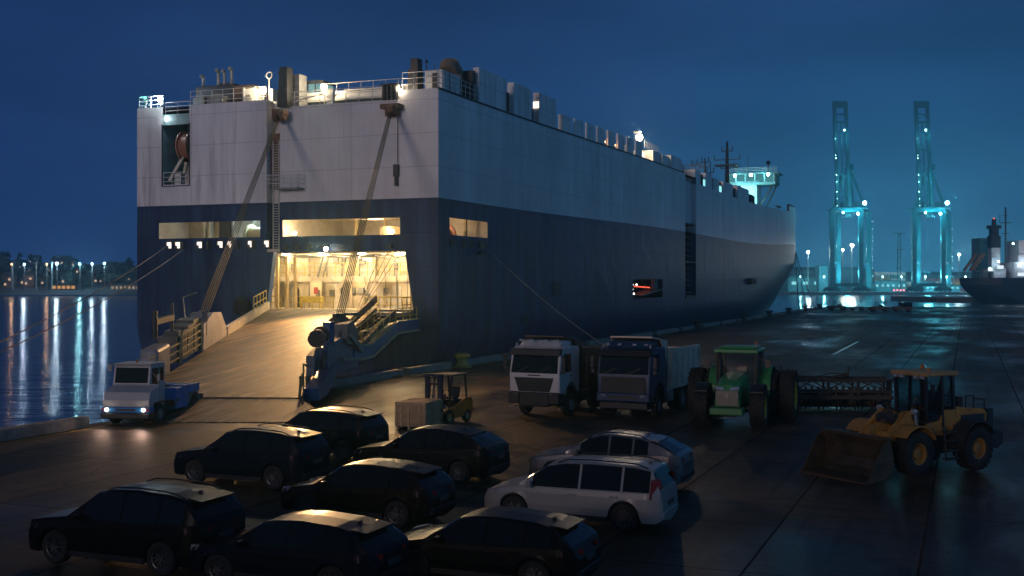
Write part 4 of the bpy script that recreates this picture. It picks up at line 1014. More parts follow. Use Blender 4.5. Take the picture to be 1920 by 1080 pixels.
# ================================================================ FAR TERMINAL
crane_m = pm('teal_crane_paint', (.035, .20, .24), .5, var=.25, scale=.4, dirt=(.03, .08, .10), dirt_amt=.5)
crane_dk = pm('dark_crane_steel', (.02, .06, .075), .5, var=.3, scale=.4)
E_c2 = em('lamp_ice', (.45, .95, 1.0), 30)
def make_crane():
    root = thing('container_crane', 'teal ship to shore crane with raised boom, nearer the cargo ship', 'crane', (0, 0, 0), 0, 'teal quay cranes')
    FL, FR, BLg, BRg = (0, 0), (21.5, 0), (12.5, 27), (35.5, 27)
    H = 61
    for (x, y) in (FL, FR, BLg, BRg):
        b = MB(); b.box(x - 1.6, x + 1.6, y - 1.4, y + 1.4, 3, H); b.build('leg', crane_m, root)
    b = MB()
    for p, q in ((FL, BLg), (FR, BRg)):
        b.bar((*p, H), (*q, H), 2.0, 2.6); b.bar((*p, 22), (*q, 22), 1.5, 2.0); b.bar((*p, 5), (*q, 50), .9); 
    b.bar((*FL, H), (*FR, H), 2.4, 3.2); b.bar((*BLg, H), (*BRg, H), 2.2, 3.0)
    b.build('portal_beam', crane_m, root)
    b = MB(); b.bar((FL[0] - 2, 0, 5.5), (FR[0] + 2, 0, 5.5), 1.8, 2.4); b.bar((BLg[0] - 2, 27, 5.5), (BRg[0] + 2, 27, 5.5), 1.8, 2.4); b.build('sill_beam', crane_dk, root)
    b = MB()
    for (x, y) in (FL, FR, BLg, BRg):
        for k in range(4): b.cyl((x - 5.2 + k * 3.4, y - .6, 1.6), (x - 5.2 + k * 3.4, y + .6, 1.6), 1.4, 12)
        b.prism([(x - 6.4, 1.4), (x + 6.4, 1.4), (x + 5, 3.6), (x + 1.5, 4.6), (x - 1.5, 4.6), (x - 5, 3.6)], 'y', y - .9, y + .9)
    b.each('bogie', crane_dk, root, 5)
    # raised boom: twin girders, cross ties, head
    bx0, bx1 = 5.0, 13.5; y0, y1 = 1.0, 9.0; z0, z1 = H, 142
    b = MB()
    for bx in (bx0, bx1):
        b.bar((bx, y0, z0), (bx - .6, y1, z1), 2.1, 2.4)
    n = 9
    for k in range(n + 1):
        a = k / n; z = z0 + (z1 - z0) * a; y = y0 + (y1 - y0) * a
        if k in (3, 5, 8, 9): b.bar((bx0 - .6 * a, y, z), (bx1 - .6 * a, y, z), 1.0)
    b.bar((bx0 + 4.2, y0 + .5, z0 + 4), (bx0 + 3.9, y1 - 1.2, z1 - 14), .9)
    for k in range(14):
        a, c = .03 + k * .062, .03 + (k + 1) * .062
        xa, xc = (bx0, bx1) if k % 2 else (bx1, bx0)
        b.bar((xa - .6 * a, y0 + (y1 - y0) * a, z0 + (z1 - z0) * a), (xc - .6 * c, y0 + (y1 - y0) * c, z0 + (z1 - z0) * c), .45)
    b.cbox((bx0 + 3.6, y1, z1 - 1.6), (10.6, 2.2, 5.0))
    b.cbox((bx0 + 3.6, y1 - .4, z1 - 15), (11, 1.5, 1.2))
    b.build('boom', pm('boom_paint', (.025, .12, .15), .5, var=.3, scale=.4), root)
    b = MB()   # apex frame and stays
    ap = (18.5, 16, 92)
    b.bar((3, 5, H), (10.5, 8, 90), 1.7); b.bar((12.5, 5, H), (13.5, 8, 92), 1.8); b.bar((13.5, 8, 92), ap, 1.2); b.bar((24, 25, H), ap, 1.4); b.bar((33.5, 27, H + 2), ap, 1.4); b.bar((33.5, 27, H + 2), (16, 10, 90), .5)
    b.bar((8, 8, 86), (20, 14, 86), 1.2); b.cbox((16, 10, 89), (8, 5, 1.0)); b.cbox((18, 13, 94), (4, 3, 4)); b.bar((0, 0, H), (6, 4, 86), .6)
    b.build('apex_frame', crane_m, root)
    b = MB(); b.box(14, 30, 18, 34, H + 1.5, H + 7); b.box(3, 27, 0, 26, H + 1.0, H + 1.5); b.build('machinery_house', crane_m, root)
    b = MB(); b.cbox((14, 8, H - 4), (5, 4, 3)); b.bar((10, 8, H - 1.5), (20, 8, H - 1.5), 1.5); b.build('trolley', crane_dk, root)
    b = MB()
    for z in range(12, 60, 6): b.cbox((BRg[0] + 1.8, 27, z), (1.6, 2.4, .25)); b.bar((BRg[0] + 2.4, 26, z - 6), (BRg[0] + 2.4, 28, z), .3)
    b.bar((BRg[0] + 2.6, 26, 8), (BRg[0] + 2.6, 26, 60), .2); b.build('stair_tower', crane_m, root)
    lb = MB()
    for p, r in (((24, -1.5, 66), 1.5), ((19, -1.5, H - 3), 1.0), ((8, -1.5, H - 2.2), .8), ((11.3, 7, 121), .65), ((12.6, 5, 96), .5), ((5.0, 4.5, 100), .5), ((5.6, 5, 108), .35)): lb.sphere(p, r, 8, 6)
    for k in (0, 1, 2, 4, 5, 8, 9, 12): lb.sphere((4.0, -.6 + k * .45, 64 + k * 4.2 + (k % 3)), .14 + .05 * (k % 3), 6, 4)
    for k in range(9): lb.sphere((BRg[0] + 2.6, 25, 12 + k * 5 + (k * 7 % 3)), .10 + .05 * (k % 2), 6, 4)
    lb.each('crane_lamp', E_c2, root)
    for p, w in (((24, -6, 66), 14000), ((12, -4, H - 5), 14000), ((16, 12, 40), 9000), ((9, -8, 84), 6000), ((10, -3, 116), 4500), ((16, 14, 14), 18000)):
        point_light('crane_light', p, w, (.10, .80, 1.0), 1.5, root)
    return root
cr = make_crane(); cr.location = (237, 850, .2)
cr2 = copy_tree(cr); cr2.location = (298, 850, .2); cr2['label'] = 'teal ship to shore crane with raised boom, nearer the moored freighter'

# light masts
def light_mast(x, y, h, emat, r, power, colr, label, z0=.2, pole=.35, group='light masts on the far shores', below=True):
    root = thing('light_mast', label, 'light mast', (x, y, z0), 0, group)
    b = MB(); b.cyl((0, 0, 0), (0, 0, h), pole, 6, pole * .6); b.build('pole', grey_st, root)
    b = MB(); b.cbox((0, 0, h), (r * 3, r * 1.2, .3)); b.build('head', dark_st, root)
    MB().sphere((0, -r * .5, h - r * .9), r, 8, 6).build('lamp', emat, root)
    if power: point_light('mast_light', (0, -r * 2.2, h - r * 1.4), power, colr, r, root)
    return root
E_mw = em('mast_lamp_white', (.85, .97, 1.0), 60); E_my = em('mast_lamp_warm', (1.0, .85, .68), 60)
def wx(px, Y): return (px - 960) / 2150 * Y
for px, yy, Y, em_, r, w, c_, l in ((1515, 471, 870, E_mw, 1.0, 12000, (.7, .95, 1), 'light mast with a white lamp between the bow and the cranes'),
        (1597, 458, 900, E_my, 1.3, 22000, (.9, .95, .9), 'tall light mast shining between the legs of the nearer crane'),
        (1580, 467, 960, E_my, .9, 9000, (1, .85, .6), 'smaller light mast left of the one between the crane legs'),
        (1828, 462, 880, E_my, 1.6, 28000, (.95, .95, .85), 'tallest brightest light mast behind the freighter stern'),
        (1798, 476, 900, E_mw, .9, 10000, (.8, .95, 1), 'light mast left of the brightest one beside the freighter')):
    light_mast(wx(px, Y), Y, 6 - (yy - 533) / 2150 * Y, em_, r, w, c_, l)
b_ = thing('lattice_mast', 'dark unlit mast with platforms and a red footed base between the two cranes', 'mast', (wx(1703, 840), 860, .2))
b = MB()
for sg in (-1, 1): b.bar((sg * 1.3, 0, 0), (sg * 1.0, 0, 44), .5)
for k in range(11): b.bar((-1.3, 0, k * 4), (1.3, 0, k * 4 + 4), .25)
b.build('mast_frame', crane_dk, b_)
b = MB(); b.cbox((0, 0, 44), (9, 2, .6)); b.cbox((0, 0, 32), (7, 2, .5)); b.cbox((0, 0, 18), (4, 2, .5)); b.each('mast_platform', crane_dk, b_)
b = MB()
for k in range(4): b.sphere((-4 + k * 2.4, -1, 1.4), .8, 6, 4)
b.each('base_lamp', em('pink_lamp', (1, .25, .3), 2.5), b_)
# containers stacked behind the far quay
CC = [('teal', (.05, .25, .30)), ('white', (.60, .62, .60)), ('ochre', (.35, .26, .08)), ('dull red', (.26, .06, .06)), ('blue', (.04, .12, .30)), ('grey', (.20, .24, .25))]
proto = {}
rnd = random.Random(11)
def container(x, y, z, ci):
    nm, c_ = CC[ci]
    if ci not in proto:
        b = MB(); b.box(-6, 6, -1.2, 1.2, .12, 2.5)
        for k in range(24): b.box(-5.9 + k * .5, -5.68 + k * .5, -1.25, 1.25, .2, 2.45)
        for sx in (-6.02, 5.9): b.box(sx, sx + .14, -1.28, 1.28, 0, 2.6)
        proto[ci] = b.build('shipping_container', pm(nm.replace(' ', '_') + '_container', c_, .6, var=.25, scale=.6, dirt=(.06, .05, .05)))
        o = proto[ci]
    else: o = proto[ci].copy(); col.objects.link(o)
    o.location = (x, y, z)
    tag(o, nm + ' shipping container in the far stacks behind the cranes', 'shipping container', nm + ' containers stacked behind the far quay')
for row, (pa_, pb_, Y, hmin, hmax) in enumerate(((1640, 1705, 930, 3, 7), (1725, 1812, 900, 3, 6), (1485, 1560, 905, 1, 3), (1812, 1850, 925, 2, 4), (1575, 1635, 960, 2, 4))):
    x = wx(pa_, Y)
    while x < wx(pb_, Y):
        hgt = rnd.randint(hmin, hmax)
        for k in range(hgt):
            ci = rnd.choices(range(6), (5, 2, 2, 2, 3, 4))[0]
            if k == hgt - 1 and row == 0: ci = rnd.choice((1, 2, 1))
            if row == 1 and k == hgt - 1: ci = 3
            container(x + 6, Y, .2 + k * 2.62, ci)
        x += 12.6
# sheds and low terminal buildings
def shed(px0, px1, Y, h, c_, label, win=0, roofh=2.0, D=30):
    x0, x1 = wx(px0, Y), wx(px1, Y)
    root = thing('terminal_shed', label, 'shed', ((x0 + x1) / 2, Y, .2)); w = (x1 - x0) / 2
    b = MB(); b.box(-w, w, 0, D, 0, h); b.build('wall', c_, root)
    b = MB(); b.prism([(-w - .5, h), (w + .5, h), (w * .6, h + roofh), (-w * .6, h + roofh)], 'y', -.5, D + .5); b.build('roof', crane_dk, root)
    if win:
        b = MB()
        for k in range(win): b.box(-w + (k + .3) * 2 * w / win, -w + (k + .7) * 2 * w / win, -.12, -.02, h * .5, h * .72)
        b.each('window', E_cwin, root)
    return root
tl = pm('teal_wall', (.10, .28, .32), .7, var=.3, scale=.1)
shed(1478, 1542, 895, 11, tl, 'low teal terminal shed with sloping roof left of the nearer crane', 3, 3)
shed(1536, 1552, 885, 20, tl, 'narrow taller teal block beside the low shed', 0, .5, 12)
shed(1640, 1700, 890, 8, tl, 'low lit terminal shed before the container stack between the cranes', 6, 1)
shed(1735, 1800, 872, 5, tl, 'long low lit cabin under the farther crane', 7, .8, 10)
shed(1640, 1900, 1300, 16, pm('far_grey_wall', (.14, .18, .20), .8), 'long dim warehouse on the horizon behind the containers', 0, 4, 60)
shed(1450, 1640, 1280, 22, MATS['far_grey_wall'], 'long dim warehouse on the horizon behind the nearer crane', 0, 3, 60)
for px, w in ((1500, 6000), (1545, 6000), (1655, 9000), (1690, 7000), (1735, 9000), (1775, 9000), (1810, 5000)):
    ml = light_mast(wx(px, 868), 868, 12 + (px % 5), E_c2, .55, w, (.25, .9, 1.0), 'short cyan lamp post standing on the far quay', pole=.2, group='short cyan lamp posts on the far quay')

# ---------------------------------------------------------------- freighter at the right edge
fy = 470
fr = thing('freighter', 'dark hulled freighter with white superstructure moored at the right edge', 'ship', (wx(1818, fy), fy, WATER_Z))
hull_dk = pm('freighter_hull', (.020, .035, .055), .5, var=.3, scale=.3, dirt=(.05, .03, .03), dirt_amt=.3)
b = MB()
us = [0, 1, 2, 4, 6, 9, 13, 20, 40, 70, 110]; vs_ = [-3, 0, 1.5, 3, 5, 7.5, 10.5]
def fh(u, v, sg):
    over = 9.5 * (1 - max(0, min(1, v / 9.0))) ** 1.6
    x = over + u * (1 - over / 110); half = 10.5 * min(1, (u / 12.) ** .55)
    return (x, 11 + sg * half, v)
for sg in (-1, 1):
    g = MB(); g.grid(us, vs_, lambda u, v: fh(u, v, sg))
    if sg > 0: g.f = [f[::-1] for f in g.f]
    b.add(g.v, g.f)
for a, c in zip(us[:-1], us[1:]): b.quad(fh(a, 10.5, -1), fh(c, 10.5, -1), fh(c, 10.5, 1), fh(a, 10.5, 1))
b.build('hull', hull_dk, fr)
b = MB(); b.box(12, 17, 5, 17, 10.5, 14.5); b.box(20, 60, 4, 18, 10.5, 17); b.box(22, 50, 4.5, 17.5, 17, 20); b.box(22.5, 46, 5, 17, 20, 26); b.build('superstructure', pm('freighter_white', (.40, .45, .50), .5, dirt=(.2, .2, .2)), fr)
b = MB(); b.box(12, 15.5, 7, 11, 10.5, 23); b.build('funnel_base', MATS['freighter_white'], fr)
b = MB(); b.box(11.8, 15.7, 6.8, 11.2, 23, 28); b.box(12.4, 15.1, 7.2, 10.8, 28, 31); b.box(11.6, 15.9, 6.6, 11.4, 31, 32.4); b.cyl((13.8, 9, 32.4), (13.8, 9, 35), .9, 10); b.build('funnel', pm('funnel_black', (.012, .016, .028), .5), fr)
MB().sphere((13.6, 8.6, 35.2), .35, 6, 4).build('red_lamp', E_red, fr)
b = MB(); b.bar((18.6, 9, 17), (18.6, 9, 40), .5); b.bar((16.2, 9, 33.5), (21, 9, 33.5), .3); b.bar((16.8, 9, 29), (20.4, 9, 29), .25); b.bar((17.4, 9, 36.5), (19.8, 9, 36.5), .2); b.bar((16.2, 9, 33.5), (16.2, 9, 37), .15); b.build('signal_mast', dark_st, fr)
b = MB(); b.bar((2.4, 6, 13.5), (7.5, 6, 20.5), 1.0); b.bar((3.6, 6, 13.3), (8.7, 6, 20.3), .6); b.bar((2.4, 12, 13.5), (7.5, 12, 20.5), 1.0); b.each('stern_davit', rust_m, fr)
b = MB()
for k in range(16): b.cyl((.6 + k * 1.2, 5.5 if k > 3 else 8, 10.5), (.6 + k * 1.2, 5.5 if k > 3 else 8, 13.4), .1, 5)
b.bar((.6, 8, 13.4), (4, 5.5, 13.4), .12); b.bar((4, 5.5, 13.4), (19, 5.5, 13.4), .2); b.bar((.6, 8, 12), (4, 5.5, 12), .1); b.build('stern_railing', grey_st, fr)
b = MB()
for x0_, x1_, z_ in ((9.2, 11.2, 13.2), (13.0, 15.6, 14.2), (21, 25, 14.6), (30, 35, 14.6), (21.4, 25.4, 11.2), (30, 35, 11.2), (40, 45, 14.6)): b.box(x0_, x1_, 3.85, 3.97, z_, z_ + 1.4)
b.each('lit_window', em('freighter_window', (.8, .92, 1.0), 1.3), fr)
lb = MB()
for p in ((13.4, 3.6, 17.2), (19.6, 4, 24.6), (22, 3.6, 15.6), (33, 3.6, 15.6), (10, 4, 14.4)): lb.sphere(p, .4, 6, 4)
lb.each('deck_lamp', E_c2, fr)
MB().sphere((31, 3.5, 27), .9, 8, 6).build('bridge_lamp', E_orange, fr)
for p, w in (((14, 2, 16), 900), ((24, 1.5, 16.5), 1200), ((33, 1.5, 16.5), 1200), ((31, 2, 27), 1500)): point_light('deck_light', p, w, (.8, .92, 1) if w < 1500 else (1, .4, .2), .4, fr)
b = thing('stack_building', 'blocky teal storage rack standing behind the freighter funnel', 'building', (wx(1838, 520), 520, 0))
m_ = MB(); m_.box(0, 8, 0, 10, 0, 27)
m_.build('wall', tl, b)
m_ = MB()
for k in range(6):
    for j in range(4): m_.box(.3 + j * 1.95, 1.95 + j * 1.95, -.3, -.02, 8.5 + k * 3, 10.9 + k * 3)
m_.each('panel', crane_m, b)
pier = MB().box(185, 420, 500, 560, -3, 0.2).build('freighter_pier', MATS['far_concrete']); tag(pier, kind='structure')

# ---------------------------------------------------------------- left shore
E_hw = em('house_window', (1.0, .66, .40), 1.0)
hw = [pm('house_wall_pale', (.30, .29, .28), .8), pm('house_wall_dark', (.10, .10, .11), .8), pm('house_wall_brick', (.16, .09, .07), .8)]
roof_m = pm('dark_roof', (.04, .04, .045), .8)
hproto = []
for k in range(3):
    root = thing('shore_house', 'house', 'house', (0, 0, 0), 0, 'houses on the far hillside')
    w, d, h = (9, 8, 5), (14, 9, 6), (7, 8, 8)
    w = ((9, 8, 5), (14, 9, 6), (7, 8, 8))[k]
    b = MB(); b.box(-w[0] / 2, w[0] / 2, 0, w[1], -3, w[2]); b.build('wall', hw[k], root)
    b = MB(); b.prism([(-.6, w[2]), (w[1] + .6, w[2]), (w[1] / 2, w[2] + 2.6)], 'x', -w[0] / 2 - .5, w[0] / 2 + .5); b.build('roof', roof_m, root)
    b = MB(); n = (3, 4, 2)[k]
    for i in range(n):
        if (i + k) % 2 == 0 or k == 1: b.box(-w[0] / 2 + (i + .35) * w[0] / n, -w[0] / 2 + (i + .75) * w[0] / n, -.12, -.02, 1.6, 3.0)
    if k == 2: b.box(.5, 2, -.12, -.02, 5, 6.3)
    b.each('window', E_hw, root); hproto.append(root)
kinds = ['pale small house with a lit window on the wooded hillside across the water', 'long dark house with a row of lit windows on the wooded hillside across the water', 'tall brick house with lit windows on the wooded hillside across the water']
rnd = random.Random(21)
cnt = [0, 0, 0]
for i in range(46):
    k = rnd.choice((0, 0, 1, 2)); Y = 780 + rnd.random() * 240; X = wx(-5 + rnd.random() * 275, Y)
    o = hproto[k] if cnt[k] == 0 else copy_tree(hproto[k]); cnt[k] += 1
    o.location = (X, Y, hz(X, Y)); o.rotation_euler = (0, 0, (rnd.random() - .5) * .8); o['label'] = kinds[k]; o['group'] = ['pale small houses on the far hillside', 'long dark houses on the far hillside', 'tall brick houses on the far hillside'][k]
leaf_m = pm('dark_foliage', (.035, .05, .035), .8, var=.6, scale=.5)
bark_m = pm('bark', (.05, .04, .03), .9)
tproto = []
for k in range(3):
    root = thing('broadleaf_tree' if k < 2 else 'conifer_tree', 'tree', 'tree', (0, 0, 0), 0)
    H = (9, 12, 13)[k]; b = MB(); b.cyl((0, 0, -1), (0, 0, H * .6), .4, 6, .15)
    for j in range(5): b.cyl((0, 0, H * (.25 + .07 * j)), (math.cos(j * 2.4) * H * .2, math.sin(j * 2.4) * H * .2, H * (.45 + .08 * j)), .13, 4, .05)
    b.build('trunk', bark_m, root)
    b = MB(); tr = random.Random(k)
    for j in range(420):
        if k < 2:
            cx_, cz_ = [(0, .65), (-.22, .55), (.22, .58), (.05, .85)][j % 4]
            a, e, r = tr.random() * 6.28, tr.random() * 3.14, tr.random() ** .4 * H * .24
            c = Vector((cx_ * H + r * math.sin(e) * math.cos(a), r * math.sin(e) * math.sin(a), cz_ * H + r * math.cos(e) * .75))
        else:
            f = tr.random(); a = tr.random() * 6.28; r = (1 - f) * H * .22 * (.4 + .6 * tr.random()); c = Vector((r * math.cos(a), r * math.sin(a), H * (.15 + .85 * f)))
        d1 = Vector((tr.uniform(-1, 1), tr.uniform(-1, 1), tr.uniform(-1, 1))) * .7; d2 = Vector((tr.uniform(-1, 1), tr.uniform(-1, 1), tr.uniform(-1, 1))) * .7
        b.quad(c - d1, c - d2, c + d1, c + d2)
    b.build('crown', leaf_m, root); tproto.append(root)
cnt = [0, 0, 0]; tl_ = ['round dark tree on the wooded hillside across the water', 'taller spreading dark tree on the wooded hillside across the water', 'pointed dark conifer on the wooded hillside across the water']
for i in range(150):
    k = rnd.choice((0, 0, 1, 1, 2)); Y = 772 + rnd.random() ** 1.3 * 250; X = wx(-10 + rnd.random() * 285, Y)
    o = tproto[k] if cnt[k] == 0 else copy_tree(tproto[k]); cnt[k] += 1
    s = .45 + rnd.random() * .5
    o.location = (X, Y, hz(X, Y)); o.scale = (s, s, s); o.rotation_euler = (0, 0, rnd.random() * 6.28); o['label'] = tl_[k]; o['group'] = ['round trees on the far hillside', 'spreading trees on the far hillside', 'conifers on the far hillside'][k]
E_sw = em('shore_lamp_white', (.36, .62, 1.0), 32); E_so = em('shore_lamp_amber', (1.0, .5, .2), 14); E_sc = em('shore_lamp_cyan', (.25, .78, 1.0), 28)
for px, yy, e_, r, w, c_, l in ((22, 494, E_so, .5, 1200, (1, .6, .3), 'amber lamp mast leftmost on the far shore'), (46, 494, E_sw, .7, 5000, (.6, .8, 1), 'white lamp mast leftmost of the white ones on the far shore'),
        (88, 494, E_so, .5, 1200, (1, .6, .3), 'amber lamp mast between white lamp masts on the far shore'), (107, 492, E_sw, .85, 7000, (.6, .85, 1), 'brightest white lamp mast on the far shore'),
        (150, 493, E_sc, .75, 6000, (.35, .9, 1), 'cyan lamp mast on the far shore'), (173, 493, E_sw, .65, 4500, (.6, .85, 1), 'white lamp mast just right of the cyan one on the far shore'), (196, 492, E_sw, .7, 5000, (.6, .85, 1), 'rightmost white lamp mast on the far shore, near the ship')):
    light_mast(wx(px, 768), 768, 6 - (yy - 533) / 2150 * 768 - 2, e_, r, w, c_, l, z0=2.0, pole=.3, group='lamp masts on the far left shore')
for px in (24, 68, 97):
    o = MB().cyl((0, 0, 0), (0, 0, 19), .45, 6, .3).cbox((0, 0, 18.5), (2.4, .4, .3)).build('mast_pole', pm('pale_pole', (.30, .42, .45), .5)); o.location = (wx(px, 766), 766, 2)
    tag(o, {24: 'leftmost bare pale pole on the far left shore', 68: 'middle bare pale pole on the far left shore', 97: 'rightmost bare pale pole, just left of the brightest lamp mast'}[px], 'pole')
sh = thing('shore_pavilion', 'low waterside building with amber lit front on the far left shore', 'building', (wx(117, 768), 770, 2))
MB().box(-9, 9, 0, 10, 0, 4).build('wall', hw[1], sh); MB().box(-9.6, 9.6, -.6, 10.6, 4, 4.5).build('roof', roof_m, sh)
m_ = MB()
for k in range(5): m_.box(-7.5 + k * 3.2, -5.2 + k * 3.2, -.14, -.03, 1, 3)
m_.each('lit_window', em('amber_front', (1, .5, .15), .8), sh)
sh = thing('shore_pavilion', 'long low waterside building with dim window row beside the ship on the far shore', 'building', (wx(238, 768), 770, 2))
MB().box(-12, 12, 0, 10, 0, 4).build('wall', hw[0], sh); MB().box(-12.6, 12.6, -.6, 10.6, 4, 4.5).build('roof', roof_m, sh)
m_ = MB()
for k in range(8): m_.box(-11 + k * 2.8, -9.6 + k * 2.8, -.14, -.03, 1, 2.6)
m_.each('lit_window', em('dim_front', (1, .7, .4), .5), sh)
# ================================================================ VEHICLES
glass_m = pm('dark_glass', (.006, .008, .011), .07, var=.2, rvar=.02, spec=.35)
tyre_m = black_m
alloy = pm('alloy_rim', (.14, .14, .145), .35, .8, var=.2)
chrome = pm('headlamp_glass', (.45, .46, .48), .12, .4, var=.3, scale=8)
plast = pm('black_plastic', (.015, .015, .017), .45, var=.3)
red_l = pm('tail_lamp_red', (.22, .012, .012), .2, var=.3)
plate_m = pm('number_plate', (.07, .07, .068), .5)
WM = {}
def wheel_meshes(kind):
    """(tyre mesh object, rim mesh object) prototypes lie on the axis y, outer face at -y"""
    if kind in WM: return WM[kind]
    t = MB(); r_ = MB(); mats = alloy
    if kind in ('car', 'van'):
        R0, w, rr = .345, .225, .235
        t.lathe([(rr - .02, w / 2 - .02), (rr, w / 2), (R0 - .03, w / 2), (R0, w / 2 - .035), (R0, -w / 2 + .035), (R0 - .03, -w / 2), (rr, -w / 2), (rr - .02, -w / 2 + .02)], n=32)
        r_.lathe([(rr, -w / 2 + .01), (rr - .03, -w / 2 + .02), (rr - .035, -.02), (.02, -.02)], n=32)
        r_.cyl((0, -w / 2 + .015, 0), (0, -.02, 0), .05, 12)
        for k in range(10):
            a = (k // 2) * 2 * math.pi / 5 + (.16 if k % 2 else -.16)
            a2 = (k // 2) * 2 * math.pi / 5 + (.24 if k % 2 else -.24)
            r_.bar((.04 * math.cos(a), -w / 2 + .03, .04 * math.sin(a)), ((rr - .02) * math.cos(a2), -w / 2 + .025, (rr - .02) * math.sin(a2)), .028, .03, up=(0, 1, 0))
    elif kind == 'truck':
        R0, w, rr = .53, .32, .30
        t.lathe([(rr - .02, .12), (rr, w / 2), (R0 - .05, w / 2), (R0, w / 2 - .05), (R0, .09), (R0 - .02, .08), (R0, .07), (R0, .01), (R0 - .02, 0), (R0, -.01), (R0, -.07), (R0 - .02, -.08), (R0, -.09), (R0, -w / 2 + .05), (R0 - .05, -w / 2), (rr, -w / 2), (rr - .02, -w / 2 + .02)], n=36)
        r_.lathe([(rr, -w / 2 + .02), (rr - .03, -w / 2 + .03), (rr - .06, -.03), (.16, -.06), (.13, -.15), (.02, -.17)], n=24)
        for k in range(10): a = k * math.pi / 5; r_.cyl((.20 * math.cos(a), -.10, .20 * math.sin(a)), (.20 * math.cos(a), -.04, .20 * math.sin(a)), .016, 6)
        mats = pm('pale_truck_rim', (.34, .33, .32), .45, .2, var=.25, scale=4, dirt=(.12, .09, .07))
    elif kind in ('ag_front', 'ag_rear', 'loader'):
        R0, w, rr = {'ag_front': (.76, .52, .40), 'ag_rear': (1.0, .55, .56), 'loader': (.72, .54, .34)}[kind]
        c = R0 - (.055 if kind != 'loader' else .035)
        t.lathe([(rr - .03, w * .4), (rr, w * .45), (rr + .10, w * .52), (c - .06, w * .5), (c, w * .42), (c + .005, 0), (c, -w * .42), (c - .06, -w * .5), (rr + .10, -w * .52), (rr, -w * .45), (rr - .03, -w * .4)], n=40)
        n = {'ag_front': 16, 'ag_rear': 20, 'loader': 22}[kind]
        for k in range(n):
            for sg in (-1, 1):
                a0 = (k + (.5 if sg > 0 else 0)) * 2 * math.pi / n; da = (.30 if kind != 'loader' else .12)
                p = (c * math.cos(a0), sg * .01, c * math.sin(a0)); q = ((c - .02) * math.cos(a0 + da), sg * w * .48, (c - .02) * math.sin(a0 + da))
                if kind != 'loader':
                    t.bar(p, q, .075 * R0, .11, up=(math.cos(a0), 0, math.sin(a0)))
                    e = ((c - .15) * math.cos(a0 + da + .05), sg * w * .51, (c - .15) * math.sin(a0 + da + .05)); t.bar(q, e, .07 * R0, .06, up=(math.cos(a0), 0, math.sin(a0)))
                else:
                    t.bar(p, q, .11, .075, up=(math.cos(a0), 0, math.sin(a0)))
        d = -w * .45
        r_.lathe([(rr, d), (rr - .05, d + .02), (rr - .07, d + .14), (.20, d + .16), (.17, d + .06), (.02, d + .04)], n=32)
        for k in range(8): a = k * math.pi / 4; r_.cyl((.24 * math.cos(a), d + .12, .24 * math.sin(a)), (.24 * math.cos(a), d + .17, .24 * math.sin(a)), .022, 6)
        mats = pm('tractor_yellow', (.78, .52, .02), .45, var=.2, scale=3, dirt=(.14, .10, .05), dirt_amt=.5) if kind != 'loader' else pm('loader_ochre', (.36, .19, .035), .6, var=.35, scale=2, dirt=(.07, .05, .03), dirt_amt=.8)
    elif kind == 'fork':
        R0, w, rr = .33, .22, .20
        t.lathe([(rr - .02, .05), (rr, w / 2), (R0 - .03, w / 2), (R0, w / 2 - .03), (R0, -w / 2 + .03), (R0 - .03, -w / 2), (rr, -w / 2), (rr - .02, -w / 2 + .02)], n=28)
        r_.lathe([(rr, -w / 2 + .01), (rr - .04, -.04), (.08, -.05), (.02, -.09)], n=20); mats = cream2
    tm = t.build('wheel', tyre_m, smooth=35); rm = r_.build('rim', mats, smooth=35)
    WM[kind] = (tm.data, rm.data); bpy.data.objects.remove(tm); bpy.data.objects.remove(rm)
    return WM[kind]
def wheel(kind, parent, x, y, z, s=1.0, outer=None):
    tm, rm = wheel_meshes(kind)
    o = bpy.data.objects.new('wheel', tm); col.objects.link(o); o.parent = parent; o.location = (x, y, z); o.scale = (s, s, s)
    left = (y > 0) if outer is None else outer > 0
    o.rotation_euler = (0, random.random() * 6, math.pi if left else 0)
    r = bpy.data.objects.new('rim', rm); col.objects.link(r); r.parent = o
    return o
def face_obj(name, quads, m, parent, off=.0):
    b = MB()
    for q in quads: b.quad(*q)
    return b.build(name, m, parent)

